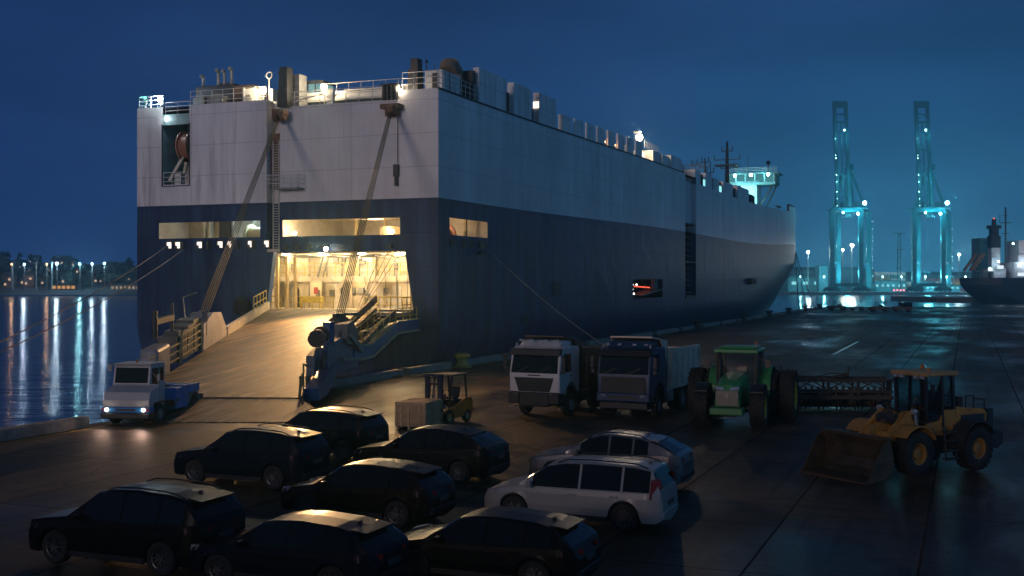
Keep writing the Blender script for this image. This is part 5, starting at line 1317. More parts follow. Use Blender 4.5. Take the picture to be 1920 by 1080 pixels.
# ---------------------------------------------------------------- cars
def interp(tab, x):
    for (a, va), (b_, vb) in zip(tab[:-1], tab[1:]):
        if x <= b_: return va + (vb - va) * (x - a) / (b_ - a)
    return tab[-1][1]
CAR = {   # kind: (L, W, H, top profile, belt profile, front axle, rear axle, windscreen base, roof front, roof rear, rear glass base)
    'suv': (4.65, 1.88, 1.68, [(0, .66), (.012, .80), (.05, .92), (.12, .98), (.265, 1.07), (.40, 1.57), (.48, 1.645), (.62, 1.67), (.80, 1.63), (.915, 1.55), (.985, 1.10), (1, .82)], [(0, .6), (.05, .86), (.265, 1.01), (.6, 1.03), (.9, 1.10), (1, 1.08)], .195, .80, .265, .42, .915, .982),
    'hatch': (4.35, 1.80, 1.50, [(0, .56), (.012, .68), (.05, .78), (.12, .86), (.25, .95), (.40, 1.40), (.48, 1.47), (.60, 1.49), (.78, 1.44), (.88, 1.36), (.975, 1.00), (1, .74)], [(0, .5), (.05, .74), (.25, .91), (.6, .94), (.9, 1.0), (1, .98)], .20, .80, .25, .42, .88, .972),
    'coupe_suv': (4.75, 1.92, 1.60, [(0, .62), (.012, .76), (.05, .88), (.12, .95), (.26, 1.03), (.41, 1.50), (.50, 1.585), (.60, 1.59), (.74, 1.54), (.86, 1.40), (.97, 1.12), (.988, 1.05), (1, .80)], [(0, .6), (.05, .82), (.26, .98), (.6, 1.01), (.88, 1.10), (1, 1.06)], .195, .80, .26, .43, .80, .965),
    'van': (4.70, 1.86, 1.62, [(0, .56), (.012, .70), (.05, .84), (.10, .90), (.20, .98), (.37, 1.50), (.46, 1.585), (.62, 1.61), (.84, 1.585), (.945, 1.52), (.99, 1.0), (1, .74)], [(0, .5), (.05, .8), (.2, .96), (.6, .97), (.95, .98), (1, .96)], .19, .80, .20, .39, .945, .987),
}
def make_car(kind, paint_m, label, x, y, rz, rails=True, arch_m=None):
    L, W, H, top, belt, fa, ra, wb, rf, rr_, rg = CAR[kind]
    root = thing({'suv': 'parked_suv', 'hatch': 'parked_hatchback', 'coupe_suv': 'parked_crossover', 'van': 'parked_minivan'}[kind], label, 'car', (x, y, .004), rz, 'cars parked in the foreground')
    N = 78
    fr = sorted(set([i / N for i in range(N + 1)] + [.006, .015, .03, .985, .994] + [wb, rf, rr_, rg]))
    Rw = .345 if kind != 'suv' else .36
    rows = []
    for f in fr:
        xx = L / 2 - f * L
        zt = interp(top, f); zb = min(interp(belt, f), zt - .015)
        e = min(f, 1 - f)
        wf = 1 - .20 * (1 - min(1, e / .09)) ** 2 - .05 * (1 - min(1, e / .012))
        w = W / 2 * wf
        low = .24 + .10 * (1 - min(1, e / .03))
        for ax in (fa, ra):
            d = abs(f - ax) * L; ra_ = Rw + .055
            if d < ra_: low = max(low, Rw + math.sqrt(ra_ ** 2 - d * d))
        low2 = min(low, zb - .2)
        h = max(0., min(1., (zt - zb) / (H - 1.02)))
        wr = w * (.985 - .27 * h) if h > .02 else w * .955
        ring = [(0, .22 if low2 < .35 else .3), (w * .80, min(low2, .3) if low2 < .35 else low2), (w * .97, low2), (w * 1.0, max(low2 + .03, .52)), (w * .985, max(low2 + .06, (zb + .55) / 2 + .05)), (w * .965, zb - .03), (w * (.94 if h < .02 else .95), zb), (wr, zt - .055 * min(1, h + .3)), (wr * .86, zt - .012), (0, zt + .012 * (1 if .05 < f < .95 else 0))]
        rows.append((xx, ring))
    body = MB(); wind = MB(); rearw = MB(); sides = [MB(), MB(), MB()]; sides2 = [MB(), MB(), MB()]
    pill = [rf + .015, (rf + rr_) / 2 - .025, (rf + rr_) / 2 + .005 + .18 * (rr_ - rf)]
    p1 = wb + .10; pB = rf + (rr_ - rf) * .30; pC = rf + (rr_ - rf) * .72; pD = rr_ - .005
    for i in range(len(rows) - 1):
        (xa, A), (xb, B) = rows[i], rows[i + 1]; fm = (fr[i] + fr[i + 1]) / 2
        hm = (interp(top, fm) - interp(belt, fm))
        for sg in (1, -1):
            for k in range(len(A) - 1):
                q = [(xa, sg * A[k][0], A[k][1]), (xb, sg * B[k][0], B[k][1]), (xb, sg * B[k + 1][0], B[k + 1][1]), (xa, sg * A[k + 1][0], A[k + 1][1])]
                if sg > 0: q = q[::-1]
                tgt = body
                if k == 8 or k == 7:
                    if wb + .012 < fm < rf - .012: tgt = wind
                    elif rr_ + .006 < fm < rg - .004: tgt = rearw
                if k == 6 and hm > .14 and p1 < fm < pD:
                    S = sides if sg > 0 else sides2
                    if fm < pB - .008: tgt = S[0]
                    elif pB + .008 < fm < pC - .008: tgt = S[1]
                    elif fm > pC + .008: tgt = S[2]
                tgt.quad(*q)
    # nose and tail caps
    for (xx, ring), fl_ in ((rows[0], False), (rows[-1], True)):
        pts = [(xx, p[0], p[1]) for p in ring] + [(xx, -p[0], p[1]) for p in ring[-2:0:-1]]
        body.add(pts, [tuple(range(len(pts)))])
    body.build('body', paint_m, root, smooth=32)
    wind.build('windscreen', glass_m, root, smooth=40); rearw.build('rear_window', glass_m, root, smooth=40)
    for S in (sides, sides2):
        for m_ in S:
            if m_.f: m_.build('side_window', glass_m, root, smooth=40)
    ub = MB(); ub.box(-L / 2 + .25, L / 2 - .25, -W / 2 + .28, W / 2 - .28, .2, .75); ub.build('underbody', plast, root)
    # lamps, bumpers, details
    def at(f, side, z): 
        e = min(f, 1 - f); wf = 1 - .20 * (1 - min(1, e / .09)) ** 2; return (L / 2 - f * L, side * W / 2 * wf, z)
    zb_ = interp(belt, .98)
    for sg in (-1, 1):
        hl = MB(); hl.hexa([at(.022, sg * .62, .64), at(.022, sg * .95, .66), at(.085, sg * 1.005, .74), at(.03, sg * .6, .70), at(.03, sg * .62, .78), at(.03, sg * .93, .80), at(.10, sg * .99, .84), at(.05, sg * .6, .80)]); hl.build('headlight', chrome, root)
        t_ = MB()
        if kind in ('van',): t_.hexa([at(.985, sg * .90, .82), at(.94, sg * 1.012, .82), at(.94, sg * 1.0, .84), at(.98, sg * .78, .84), at(.987, sg * .86, 1.25), at(.945, sg * .96, 1.25), at(.945, sg * .94, 1.3), at(.98, sg * .75, 1.3)])
        else: t_.hexa([at(.999, sg * .60, zb_ - .20), at(.935, sg * 1.008, zb_ - .18), at(.93, sg * .98, zb_ - .18), at(.99, sg * .6, zb_ - .2), at(1.001, sg * .60, zb_ - .07), at(.93, sg * 1.008, zb_ - .05), at(.93, sg * .98, zb_ - .05), at(.99, sg * .6, zb_ - .07)])
        t_.build('tail_light', red_l, root)
        mr = MB(); mx = L / 2 - (wb + .09) * L; mr.cbox((mx, sg * (W / 2 + .09), interp(belt, .35) + .06), (.12, .2, .15)); mr.bar((mx, sg * (W / 2 - .06), interp(belt, .35) + .0), (mx, sg * (W / 2 + .06), interp(belt, .35) + .03), .05); mr.build('mirror', paint_m, root, bevel=.03)
        if rails:
            rl = MB(); x0_, x1_ = L / 2 - (rf + .03) * L, L / 2 - (rr_ - .03) * L; yy = sg * W / 2 * .64
            n = 8; pr = None
            for k in range(n + 1):
                xx = x0_ + (x1_ - x0_) * k / n; f = (L / 2 - xx) / L; c = Vector((xx, yy, interp(top, f) + (.045 if 0 < k < n else -.01)))
                if pr is not None: rl.cyl(pr, c, .018, 6)
                pr = c
            rl.build('roof_rail', plast, root)
        for f in ((rf + pB) / 2 + .05, pC - .04):
            hd = MB(); c = at(f, sg, interp(belt, f) - .14); hd.bar((c[0] - .1, c[1] * 1.0, c[2]), (c[0] + .1, c[1] * 1.0, c[2]), .05, .03); hd.build('door_handle', paint_m, root)
        sk = MB(); sk.box(L / 2 - (ra - .09) * L, L / 2 - (fa + .09) * L, sg * (W / 2 - .06), sg * (W / 2 + .008), .22, .34); sk.build('side_skirt', plast, root)
    b = MB(); b.hexa([(-L / 2 - .02, -W * .36, .34), (-L / 2 - .02, W * .36, .34), (-L / 2 + .06, W * .42, .34), (-L / 2 + .06, -W * .42, .34), (-L / 2 - .03, -W * .36, .50), (-L / 2 - .03, W * .36, .50), (-L / 2 + .06, W * .42, .52), (-L / 2 + .06, -W * .42, .52)]); b.build('rear_bumper', plast if kind != 'van' else paint_m, root, bevel=.02)
    b = MB(); b.hexa([(L / 2 - .10, -W * .34, .30), (L / 2 + .01, -W * .28, .30), (L / 2 + .01, W * .28, .30), (L / 2 - .10, W * .34, .30), (L / 2 - .10, -W * .34, .56), (L / 2 + .005, -W * .28, .56), (L / 2 + .005, W * .28, .56), (L / 2 - .10, W * .34, .56)]); b.build('grille', plast, root)
    MB().cbox((-L / 2 - .018, 0, zb_ - .30), (.02, .5, .12)).build('number_plate', plate_m, root)
    if kind != 'van':
        sp = MB(); xs = L / 2 - rr_ * L; zs_ = interp(top, rr_); sp.hexa([(xs - .22, -W * .30, zs_ - .06), (xs + .12, -W * .31, zs_ - .0), (xs + .12, W * .31, zs_ - .0), (xs - .22, W * .30, zs_ - .06), (xs - .24, -W * .30, zs_ - .025), (xs + .12, -W * .31, zs_ + .03), (xs + .12, W * .31, zs_ + .03), (xs - .24, W * .30, zs_ - .025)]); sp.build('spoiler', paint_m, root, bevel=.012)
    an = MB(); an.prism([(-.08, 0), (.08, 0), (-.07, .06)], 'y', -.015, .015); a = an.build('antenna', plast, root); a.location = (L / 2 - (rr_ - .06) * L, 0, interp(top, rr_ - .06))
    for ax in (fa, ra):
        for sg in (-1, 1): wheel('car', root, L / 2 - ax * L, sg * (W / 2 - .125), Rw, Rw / .345)
    return root
black_p = pm('black_car_paint', (.005, .005, .006), .30, var=.2, coat=0, rvar=.05, spec=.13)
navy_c = pm('dark_blue_car_paint', (.004, .007, .015), .30, var=.2, coat=0, rvar=.05, spec=.13)
white_c = pm('white_car_paint', (.33, .315, .30), .30, var=.06, coat=.3, rvar=.05)
grey_c = pm('grey_car_paint', (.16, .155, .155), .28, .3, var=.08, coat=.3, rvar=.05)
brown_c = pm('dark_brown_car_paint', (.010, .007, .006), .28, var=.2, coat=0, rvar=.05, spec=.13)
HD = math.atan2(.38, -.92)      # the cars face left, a little away
def car_at_rear(kind, m, label, rx, ry, dh=0.0, rails=True):
    """rx, ry: where the middle of the rear bumper stands"""
    L = CAR[kind][0]; a = HD + dh
    return make_car(kind, m, label, rx + math.cos(a) * L / 2, ry + math.sin(a) * L / 2, a, rails)
car_at_rear('suv', black_p, 'black SUV with spoked wheels, nearest at the left corner of the photo', -6.0, 24.0)
car_at_rear('suv', navy_c, 'dark blue SUV with roof rails between the leftmost car and the rearmost one', -5.75, 33.9)
car_at_rear('suv', black_p, 'black SUV parked rearmost, closest to the ramp foot and the wooden crate', -4.55, 39.3)
car_at_rear('coupe_suv', black_p, 'black low car right of the rearmost SUV, in front of the wooden crate', -.35, 34.9, rails=False)
car_at_rear('hatch', brown_c, 'dark brown hatchback in the middle of the parked cars with a glossy roof', -1.7, 28.6, rails=False)
car_at_rear('hatch', navy_c, 'dark blue hatchback at the bottom edge with spoked wheel and slim red tail light', -2.3, 22.3, rails=False).scale = (1, 1, .92)
car_at_rear('hatch', black_p, 'black hatchback at the bottom edge in front of the white minivan', 1.55, 22.7, rails=False).scale = (1, 1, .92)
car_at_rear('van', white_c, 'white minivan with dark roof rails and tall tail lights among the black cars', 3.9, 28.2)
car_at_rear('coupe_suv', grey_c, 'grey crossover with sloping rear window and red tail lights behind the white minivan', 5.15, 33.5)

# ---------------------------------------------------------------- dump trucks
def dump_truck(label, x, y, rz, cab_m, bed_m, low_m, style):
    t = thing('dump_truck', label, 'dump truck', (x, y, .004), rz, 'dump trucks parked beside the tractor')
    W = 1.25
    cab = MB(); cab.prism([(0, 1.0), (.03, 1.95), (-.10, 2.55), (-.24, 3.02), (-.55, 3.18), (-2.05, 3.18), (-2.2, 3.0), (-2.2, 1.05), (-2.0, 1.05), (-1.92, 1.25), (-1.68, 1.48), (-1.35, 1.56), (-1.02, 1.48), (-.78, 1.25), (-.7, .98)], 'y', -W, W)
    cab.build('cab', cab_m, t, smooth=30, bevel=.06)
    rf_ = MB(); rf_.prism([(-.45, 3.17), (-2.0, 3.17), (-1.95, 3.42), (-.9, 3.44)], 'y', -W * .8, W * .8); rf_.build('roof_fairing', cab_m if style == 0 else cab_m, t, bevel=.05)
    ws = MB(); ws.hexa([(.045, -W * .93, 2.0), (.045, W * .93, 2.0), (-.05, W * .93, 2.0), (-.05, -W * .93, 2.0), (-.16, -W * .90, 2.82), (-.16, W * .90, 2.82), (-.26, W * .9, 2.82), (-.26, -W * .9, 2.82)]); ws.build('windscreen', glass_m, t, bevel=.02)
    vs = MB(); vs.hexa([(.02, -W * .99, 2.78), (.02, W * .99, 2.78), (-.3, W * 1.0, 2.86), (-.3, -W * 1.0, 2.86), (-.04, -W * .99, 3.08), (-.04, W * .99, 3.08), (-.36, W, 3.1), (-.36, -W, 3.1)]); v_ = vs.build('sun_visor', plast if style == 0 else navy_c, t, bevel=.03)
    lm = MB()
    for k in (-.9, -.35, .35, .9): lm.cbox((-.5, k, 3.46 if style == 0 else 3.3), (.12, .16, .08))
    for k in (-1.1, 1.1): lm.cyl((-.45, k, 3.15), (-.45, k, 3.32), .05, 8)
    lm.each('roof_lamp', chrome, t)
    g = MB()
    if style == 0:
        gs = MB()
        for k in range(7): gs.cbox((.052 + .005 * k, 0, 1.24 + k * .085), (.03, W * (1.26 + .05 * k), .022))
        gs.build('grille_slat', dark_st, t); MB().cbox((.06, 0, 1.165), (.08, W * 1.2, .03)).build('trim_strip', chrome, t); MB().cbox((.02, 0, 1.90), (.05, W * .5, .05)).build('name_plate', plast, t)
    if style == 0: g.hexa([(.035, -W * .62, 1.18), (.035, W * .62, 1.18), (-.03, W * .62, 1.18), (-.03, -W * .62, 1.18), (.065, -W * .78, 1.80), (.065, W * .78, 1.80), (-.03, W * .78, 1.80), (-.03, -W * .78, 1.80)])
    else:
        for k in range(6): g.cbox((.05, 0, 1.25 + k * .115), (.07, W * 1.62, .085))
        g.cbox((.01, 0, 1.52), (.05, W * 1.66, .72))
    g.build('grille', plast, t, bevel=.012)
    if style == 0:
        b = MB(); b.box(-.6, .14, -W * 1.0, -W * .58, .62, 1.16); b.box(-.6, .14, W * .58, W * 1.0, .62, 1.16); b.box(-.5, .10, -W * .58, W * .58, .50, 1.14); b.build('bumper', plast, t, bevel=.05)
    else:
        b = MB(); b.box(-.55, .13, -W * 1.0, W * 1.0, .78, 1.18); b.build('bumper', cab_m, t, bevel=.06)
        b = MB(); b.box(-.5, .08, -W * .9, W * .9, .45, .76); b.build('lower_bumper', plast, t, bevel=.04)
        MB().box(.12, .14, -W * .55, W * .55, .92, 1.04).build('bumper_slot', plast, t)
    for sg in (-1, 1):
        h_ = MB(); h_.hexa([(.12, sg * W * .66, .92), (.12, sg * W * .97, .92), (.06, sg * W * .99, .92), (.06, sg * W * .66, .92), (.15, sg * W * .66, 1.1), (.12, sg * W * .97, 1.1), (.06, sg * W * .99, 1.1), (.06, sg * W * .66, 1.1)]); h_.build('headlight', chrome, t)
        m_ = MB(); m_.cbox((.02, sg * (W + .22), 2.52), (.10, .18, .52)); m_.cbox((.0, sg * (W + .2), 2.12), (.10, .2, .22)); m_.bar((-.2, sg * W, 2.85), (0, sg * (W + .2), 2.75), .05); m_.bar((-.15, sg * W, 2.05), (0, sg * (W + .2), 2.1), .05); m_.build('mirror', plast, t, bevel=.03)
        sw = MB(); sw.hexa([(-.34, sg * (W + .004), 2.02), (-1.25, sg * (W + .004), 2.02), (-1.25, sg * (W - .05), 2.02), (-.34, sg * (W - .05), 2.02), (-.48, sg * (W + .004), 2.85), (-1.25, sg * (W + .004), 2.85), (-1.25, sg * (W - .05), 2.85), (-.48, sg * (W - .05), 2.85)]); sw.build('side_window', glass_m, t)
        sm = MB()
        for xx in (-.26, -1.36): sm.box(xx - .012, xx, sg * (W - .02), sg * (W + .003), 1.6, 3.0)
        sm.build('door_seam', plast, t)
        hd = MB(); hd.cbox((-1.2, sg * (W + .02), 1.85), (.2, .04, .05)); hd.build('door_handle', plast, t)
        st = MB()
        for k in range(2): st.cbox((-.25 if k == 0 else -.3, sg * (W - .08), .55 + k * .36 - .1), (.42, .2, .05))
        st.each('cab_step', grey_st, t)
        fd = MB()
        pr = None
        for k in range(9):
            a = math.pi * k / 8; c = Vector((-1.35 + .66 * math.cos(a), sg * (W - .15), .60 + .74 * math.sin(a)))
            if pr is not None: fd.bar(pr, c, .36, .05, up=(0, 1, 0)) if False else fd.hexa([pr + Vector((0, -.17, -.02)), pr + Vector((0, .17, -.02)), c + Vector((0, .17, -.02)), c + Vector((0, -.17, -.02)), pr + Vector((0, -.17, .03)), pr + Vector((0, .17, .03)), c + Vector((0, .17, .03)), c + Vector((0, -.17, .03))])
            pr = c
        fd.build('fender', plast, t)
        tk = MB(); tk.cbox((-2.95, sg * (W - .25), .85), (1.1, .5, .55)); tk.build('fuel_tank', grey_st if style else dark_st, t, bevel=.08)
        wheel('truck', t, -1.35, sg * (W - .17), .53)
        for xx in (-5.0, -6.35):
            wheel('truck', t, xx, sg * (W - .17), .53); wheel('truck', t, xx, sg * (W - .51), .53, outer=sg)
    wp_ = MB(); wp_.bar((.05, -.9, 2.0), (.0, -.3, 2.3), .03); wp_.bar((.05, .2, 2.0), (.0, .8, 2.3), .03); wp_.each('wiper', plast, t)
    ch = MB(); ch.box(-7.6, -.5, -.5, -.32, .78, 1.08); ch.box(-7.6, -.5, .32, .5, .78, 1.08)
    for xx in (-2.6, -4.2, -5.6, -7.2): ch.box(xx, xx + .2, -.32, .32, .8, 1.05)
    for xx in (-1.35, -5.0, -6.35): ch.cyl((xx, -.9, .53), (xx, .9, .53), .12, 8)
    ch.build('chassis', dark_st, t)
    ex = MB(); ex.cyl((-2.4, -W + .2, 1.0), (-2.4, -W + .2, 3.1), .09, 10); ex.build('exhaust', grey_st, t)
    # tipper body
    bd = MB(); x0_, x1_ = -2.55, -7.7; zf, zr = 3.05, 2.95
    bd.box(x1_, x0_, -1.2, 1.2, 1.12, 1.30)
    for sg in (-1, 1): bd.hexa([(x1_, sg * 1.14, 1.3), (x0_, sg * 1.14, 1.3), (x0_, sg * 1.22, 1.3), (x1_, sg * 1.22, 1.3), (x1_, sg * 1.18, zr), (x0_, sg * 1.18, zf), (x0_, sg * 1.26, zf), (x1_, sg * 1.26, zr)])
    bd.box(x0_ - .06, x0_, -1.22, 1.22, 1.3, zf + .35); bd.box(x1_, x1_ + .06, -1.2, 1.2, 1.3, zr - .1)
    for sg in (-1, 1): bd.box(x1_, x0_, sg * 1.18, sg * 1.30, zr - .08, zr + .06)
    bd.build('tipper_body', bed_m, t)
    rb_ = MB()
    for k in range(6):
        xx = x0_ - .35 - k * .92
        for sg in (-1, 1): rb_.hexa([(xx, sg * 1.22, 1.25), (xx - .2, sg * 1.22, 1.25), (xx - .16, sg * 1.29, 1.3), (xx - .04, sg * 1.29, 1.3), (xx, sg * 1.25, zr - .02), (xx - .2, sg * 1.25, zr - .02), (xx - .18, sg * 1.34, zr - .06), (xx - .02, sg * 1.34, zr - .06)])
    rb_.each('body_rib', bed_m, t)
    cp = MB(); cp.hexa([(x0_, -1.2, zf + .30), (x0_ + 1.55, -1.0, zf + .52), (x0_ + 1.55, 1.0, zf + .52), (x0_, 1.2, zf + .30), (x0_, -1.2, zf + .38), (x0_ + 1.55, -1.0, zf + .60), (x0_ + 1.55, 1.0, zf + .60), (x0_, 1.2, zf + .38)])
    for sg in (-1, 1): cp.prism([(x0_, zf - .5), (x0_ + .06, zf - .5), (x0_ + 1.0, zf + .50), (x0_, zf + .36)], 'y', sg * 1.16, sg * 1.2)
    cp.build('cab_guard', bed_m, t, bevel=.02)
    return t
white_t = pm('dirty_white_cab', (.62, .60, .58), .4, var=.12, scale=1.5, dirt=(.13, .12, .11), dirt_amt=.5)
blue_t = pm('blue_cab', (.010, .042, .105), .35, var=.2, scale=1.5, dirt=(.03, .03, .035), dirt_amt=.5)
bed_d = pm('dark_tipper', (.07, .055, .045), .6, var=.35, scale=1.5, dirt=(.03, .025, .02), dirt_amt=.6)
bed_c = pm('cream_tipper', (.72, .58, .44), .55, var=.2, scale=1.5, dirt=(.15, .10, .06), dirt_amt=.6)
TRZ = math.atan2(-U.y, -U.x)
def gp(px, py): Z = 6 * 2150 / (py - 533); return (px - 960) / 2150 * Z, Z
dump_truck('white cabbed dump truck with black grille, left of the blue one', 1.0, 51.6, TRZ - .10, white_t, bed_d, plast, 0)
dump_truck('blue cabbed dump truck with ribbed cream tipper between white truck and tractor', 4.95, 50.9, TRZ - .06, blue_t, bed_c, plast, 1)

# ---------------------------------------------------------------- farm tractor
green = pm('tractor_green', (.045, .25, .075), .38, var=.15, scale=2, dirt=(.05, .06, .035), dirt_amt=.35)
t = thing('farm_tractor', 'green tractor with yellow rims and dual rear wheels beside the blue dump truck', 'tractor', (9.75, 49.6, .004), TRZ + .02)
t.scale = (1.1, 1.1, 1.13)
# origin between the axles; x forward: front axle +1.45, rear axle -1.4
hd = MB()
prof = [(2.30, .62, 1.05, .46), (2.34, .62, 1.30, .47), (2.22, .62, 1.62, .44), (1.9, .62, 1.78, .47), (1.2, .62, 1.90, .50), (.35, .62, 1.98, .52)]
rows = []
for x_, z0_, z1_, w_ in prof:
    rows.append([(x_, -w_, z0_ + .25), (x_, -w_ * 1.02, (z0_ + z1_) / 2), (x_, -w_ * .93, z1_ - .12), (x_, -w_ * .6, z1_ - .02), (x_, 0, z1_ + .03), (x_, w_ * .6, z1_ - .02), (x_, w_ * .93, z1_ - .12), (x_, w_ * 1.02, (z0_ + z1_) / 2), (x_, w_, z0_ + .25)])
for A, B in zip(rows[:-1], rows[1:]):
    for k in range(8): hd.quad(A[k], A[k + 1], B[k + 1], B[k])
hd.add(rows[0], [tuple(range(8, -1, -1))]); hd.add(rows[-1], [tuple(range(9))])
hd.build('bonnet', green, t, smooth=40)
g = MB(); g.hexa([(2.36, -.40, .90), (2.36, .40, .90), (2.2, .42, .90), (2.2, -.42, .90), (2.37, -.42, 1.42), (2.37, .42, 1.42), (2.2, .44, 1.42), (2.2, -.44, 1.42)])
for k in range(9): g.box(2.365, 2.39, -.38 + k * .09, -.35 + k * .09, .92, 1.36)
g.build('grille', pm('grey_grille', (.20, .19, .17), .5, .4, var=.3, scale=5), t)
for sg in (-1, 1):
    MB().hexa([(2.36, sg * .12, 1.44), (2.32, sg * .44, 1.46), (2.2, sg * .44, 1.46), (2.2, sg * .12, 1.44), (2.34, sg * .12, 1.54), (2.28, sg * .45, 1.58), (2.2, sg * .45, 1.58), (2.2, sg * .12, 1.54)]).build('headlight', chrome, t)
MB().lathe([(.01, 0), (.10, 0), (.10, .03), (.01, .03)], (2.37, 0, 1.26), 'x', 6).build('badge_plate', pm('tan_badge', (.35, .30, .20), .5), t)
b = MB(); b.box(-.2, 2.1, -.28, .28, .45, .98); b.box(-1.9, -.2, -.34, .34, .55, 1.1); b.build('chassis', dark_st, t)
b = MB(); b.box(2.0, 2.62, -.62, .62, .55, .82); b.build('front_weight', green, t, bevel=.05)
b = MB(); b.cyl((1.45, -.85, .70), (1.45, .85, .70), .13, 10); b.cyl((-1.4, -1.7, 1.0), (-1.4, 1.7, 1.0), .15, 10); b.build('axle', dark_st, t)
b = MB(); cx0, cx1 = .30, -1.45
for sg in (-1, 1):
    b.bar((cx0 - .08, sg * .72, 1.25), (cx0 + .04, sg * .76, 2.68), .09); b.bar((cx1, sg * .72, 1.6), (cx1 + .05, sg * .76, 2.68), .10); b.bar((-.62, sg * .80, 1.25), (-.62, sg * .80, 2.68), .07); b.bar((cx0, sg * .74, 1.28), (cx1, sg * .76, 1.62), .07)
b.build('cab_frame', plast, t)
MB().box(cx1, cx0, -.72, .72, 1.05, 1.3).build('cab_floor', dark_st, t)
b = MB(); b.box(cx1 - .1, cx0 + .10, -.86, .86, 2.68, 2.84); b.box(cx1 + .1, cx0 - .15, -.7, .7, 2.84, 2.93); b.build('cab_roof', green, t, bevel=.07)
gl = bpy.data.materials.new('clear_glass'); gl.use_nodes = True; gt = gl.node_tree; gt.nodes.clear()
go = nd(gt, 'ShaderNodeOutputMaterial'); gtr = nd(gt, 'ShaderNodeBsdfTransparent', {'Color': (.55, .60, .62, 1)}); ggl = nd(gt, 'ShaderNodeBsdfGlossy', {'Roughness': .05, 'Color': (.8, .8, .8, 1)}); gfr = nd(gt, 'ShaderNodeFresnel', {'IOR': 1.45})
gno = nd(gt, 'ShaderNodeTexNoise', {'Scale': 3.0}); gmx = nd(gt, 'ShaderNodeMixShader', {0: math_n(gt, 'MULTIPLY_ADD', gno.outputs[0], .08, gfr.outputs[0]), 1: gtr.outputs[0], 2: ggl.outputs[0]}); gt.links.new(gmx.outputs[0], go.inputs[0])
MB().quad((cx0 - .10, -.70, 1.3), (cx0 - .10, .70, 1.3), (cx0 + .02, .73, 2.66), (cx0 + .02, -.73, 2.66)).build('windscreen', gl, t)
for sg in (-1, 1): MB().quad((cx0 - .06, sg * .775, 1.32), (cx1 + .08, sg * .775, 1.62), (cx1 + .1, sg * .79, 2.66), (cx0 - .16, sg * .79, 2.66)).build('side_window', gl, t)
b = MB(); b.box(-1.0, -.55, -.25, .25, 1.45, 1.55); b.box(-1.08, -.95, -.25, .25, 1.5, 2.15); b.box(-.95, -.6, -.2, .2, 1.3, 1.45); b.build('seat', plast, t, bevel=.04)
b = MB(); b.bar((.12, 0, 1.3), (-.1, 0, 1.85), .08); b.lathe([(.17, -.015), (.20, 0), (.17, .015), (.17, -.015)], (-.14, 0, 1.9), 'x', 16); b.build('steering_wheel', plast, t)
b = MB(); b.cyl((.42, -.62, 1.5), (.42, -.62, 2.45), .085, 10); b.cyl((.42, -.62, 2.45), (.36, -.62, 2.72), .055, 8); b.build('exhaust', plast, t, smooth=40)
b = MB(); b.cyl((-.2, .7, 2.9), (-.2, .7, 3.02), .02, 6); b.sphere((-.2, .7, 3.06), .07, 8, 5); b.build('beacon', pm('amber_lens', (.35, .14, .03), .3), t)
for sg in (-1, 1):
    f_ = MB(); pr = None
    for k in range(10):
        a = math.pi * (.02 + .72 * k / 9); c = Vector((-1.4 + 1.12 * math.cos(a), sg * .98, 1.0 + 1.12 * math.sin(a)))
        if pr is not None: f_.hexa([pr + Vector((0, -.24, -.02)), pr + Vector((0, .24, -.02)), c + Vector((0, .24, -.02)), c + Vector((0, -.24, -.02)), pr + Vector((0, -.24, .04)), pr + Vector((0, .24, .04)), c + Vector((0, .24, .04)), c + Vector((0, -.24, .04))])
        pr = c
    f_.prism([(-1.4 + 1.1 * math.cos(math.pi * k / 12), 1.0 + 1.1 * math.sin(math.pi * k / 12)) for k in range(1, 10)] + [(-1.5, 1.3)], 'y', sg * .76, sg * .80)
    f_.build('rear_fender', green, t)
    f2 = MB(); pr = None
    for k in range(6):
        a = math.pi * (.25 + .5 * k / 5); c = Vector((1.45 + .86 * math.cos(a), sg * 1.05, .76 + .86 * math.sin(a)))
        if pr is not None: f2.hexa([pr + Vector((0, -.24, -.02)), pr + Vector((0, .24, -.02)), c + Vector((0, .24, -.02)), c + Vector((0, -.24, -.02)), pr + Vector((0, -.24, .02)), pr + Vector((0, .24, .02)), c + Vector((0, .24, .02)), c + Vector((0, -.24, .02))])
        pr = c
    f2.build('front_fender', plast, t)
    wheel('ag_front', t, 1.45, sg * 1.05, .76); wheel('ag_rear', t, -1.4, sg * 1.12, 1.0); wheel('ag_rear', t, -1.4, sg * 1.82, 1.0)
    m_ = MB(); m_.cbox((.15, sg * 1.2, 2.3), (.06, .2, .3)); m_.bar((.2, sg * .78, 2.5), (.15, sg * 1.2, 2.45), .03); m_.build('mirror', plast, t)
    st = MB()
    for k in range(3): st.cbox((.1, sg * (.85 + .03 * k), .55 + k * .28), (.35, .22, .04))
    st.bar((.28, sg * .85, .5), (.28, sg * .82, 1.25), .04); st.build('cab_step', dark_st, t)

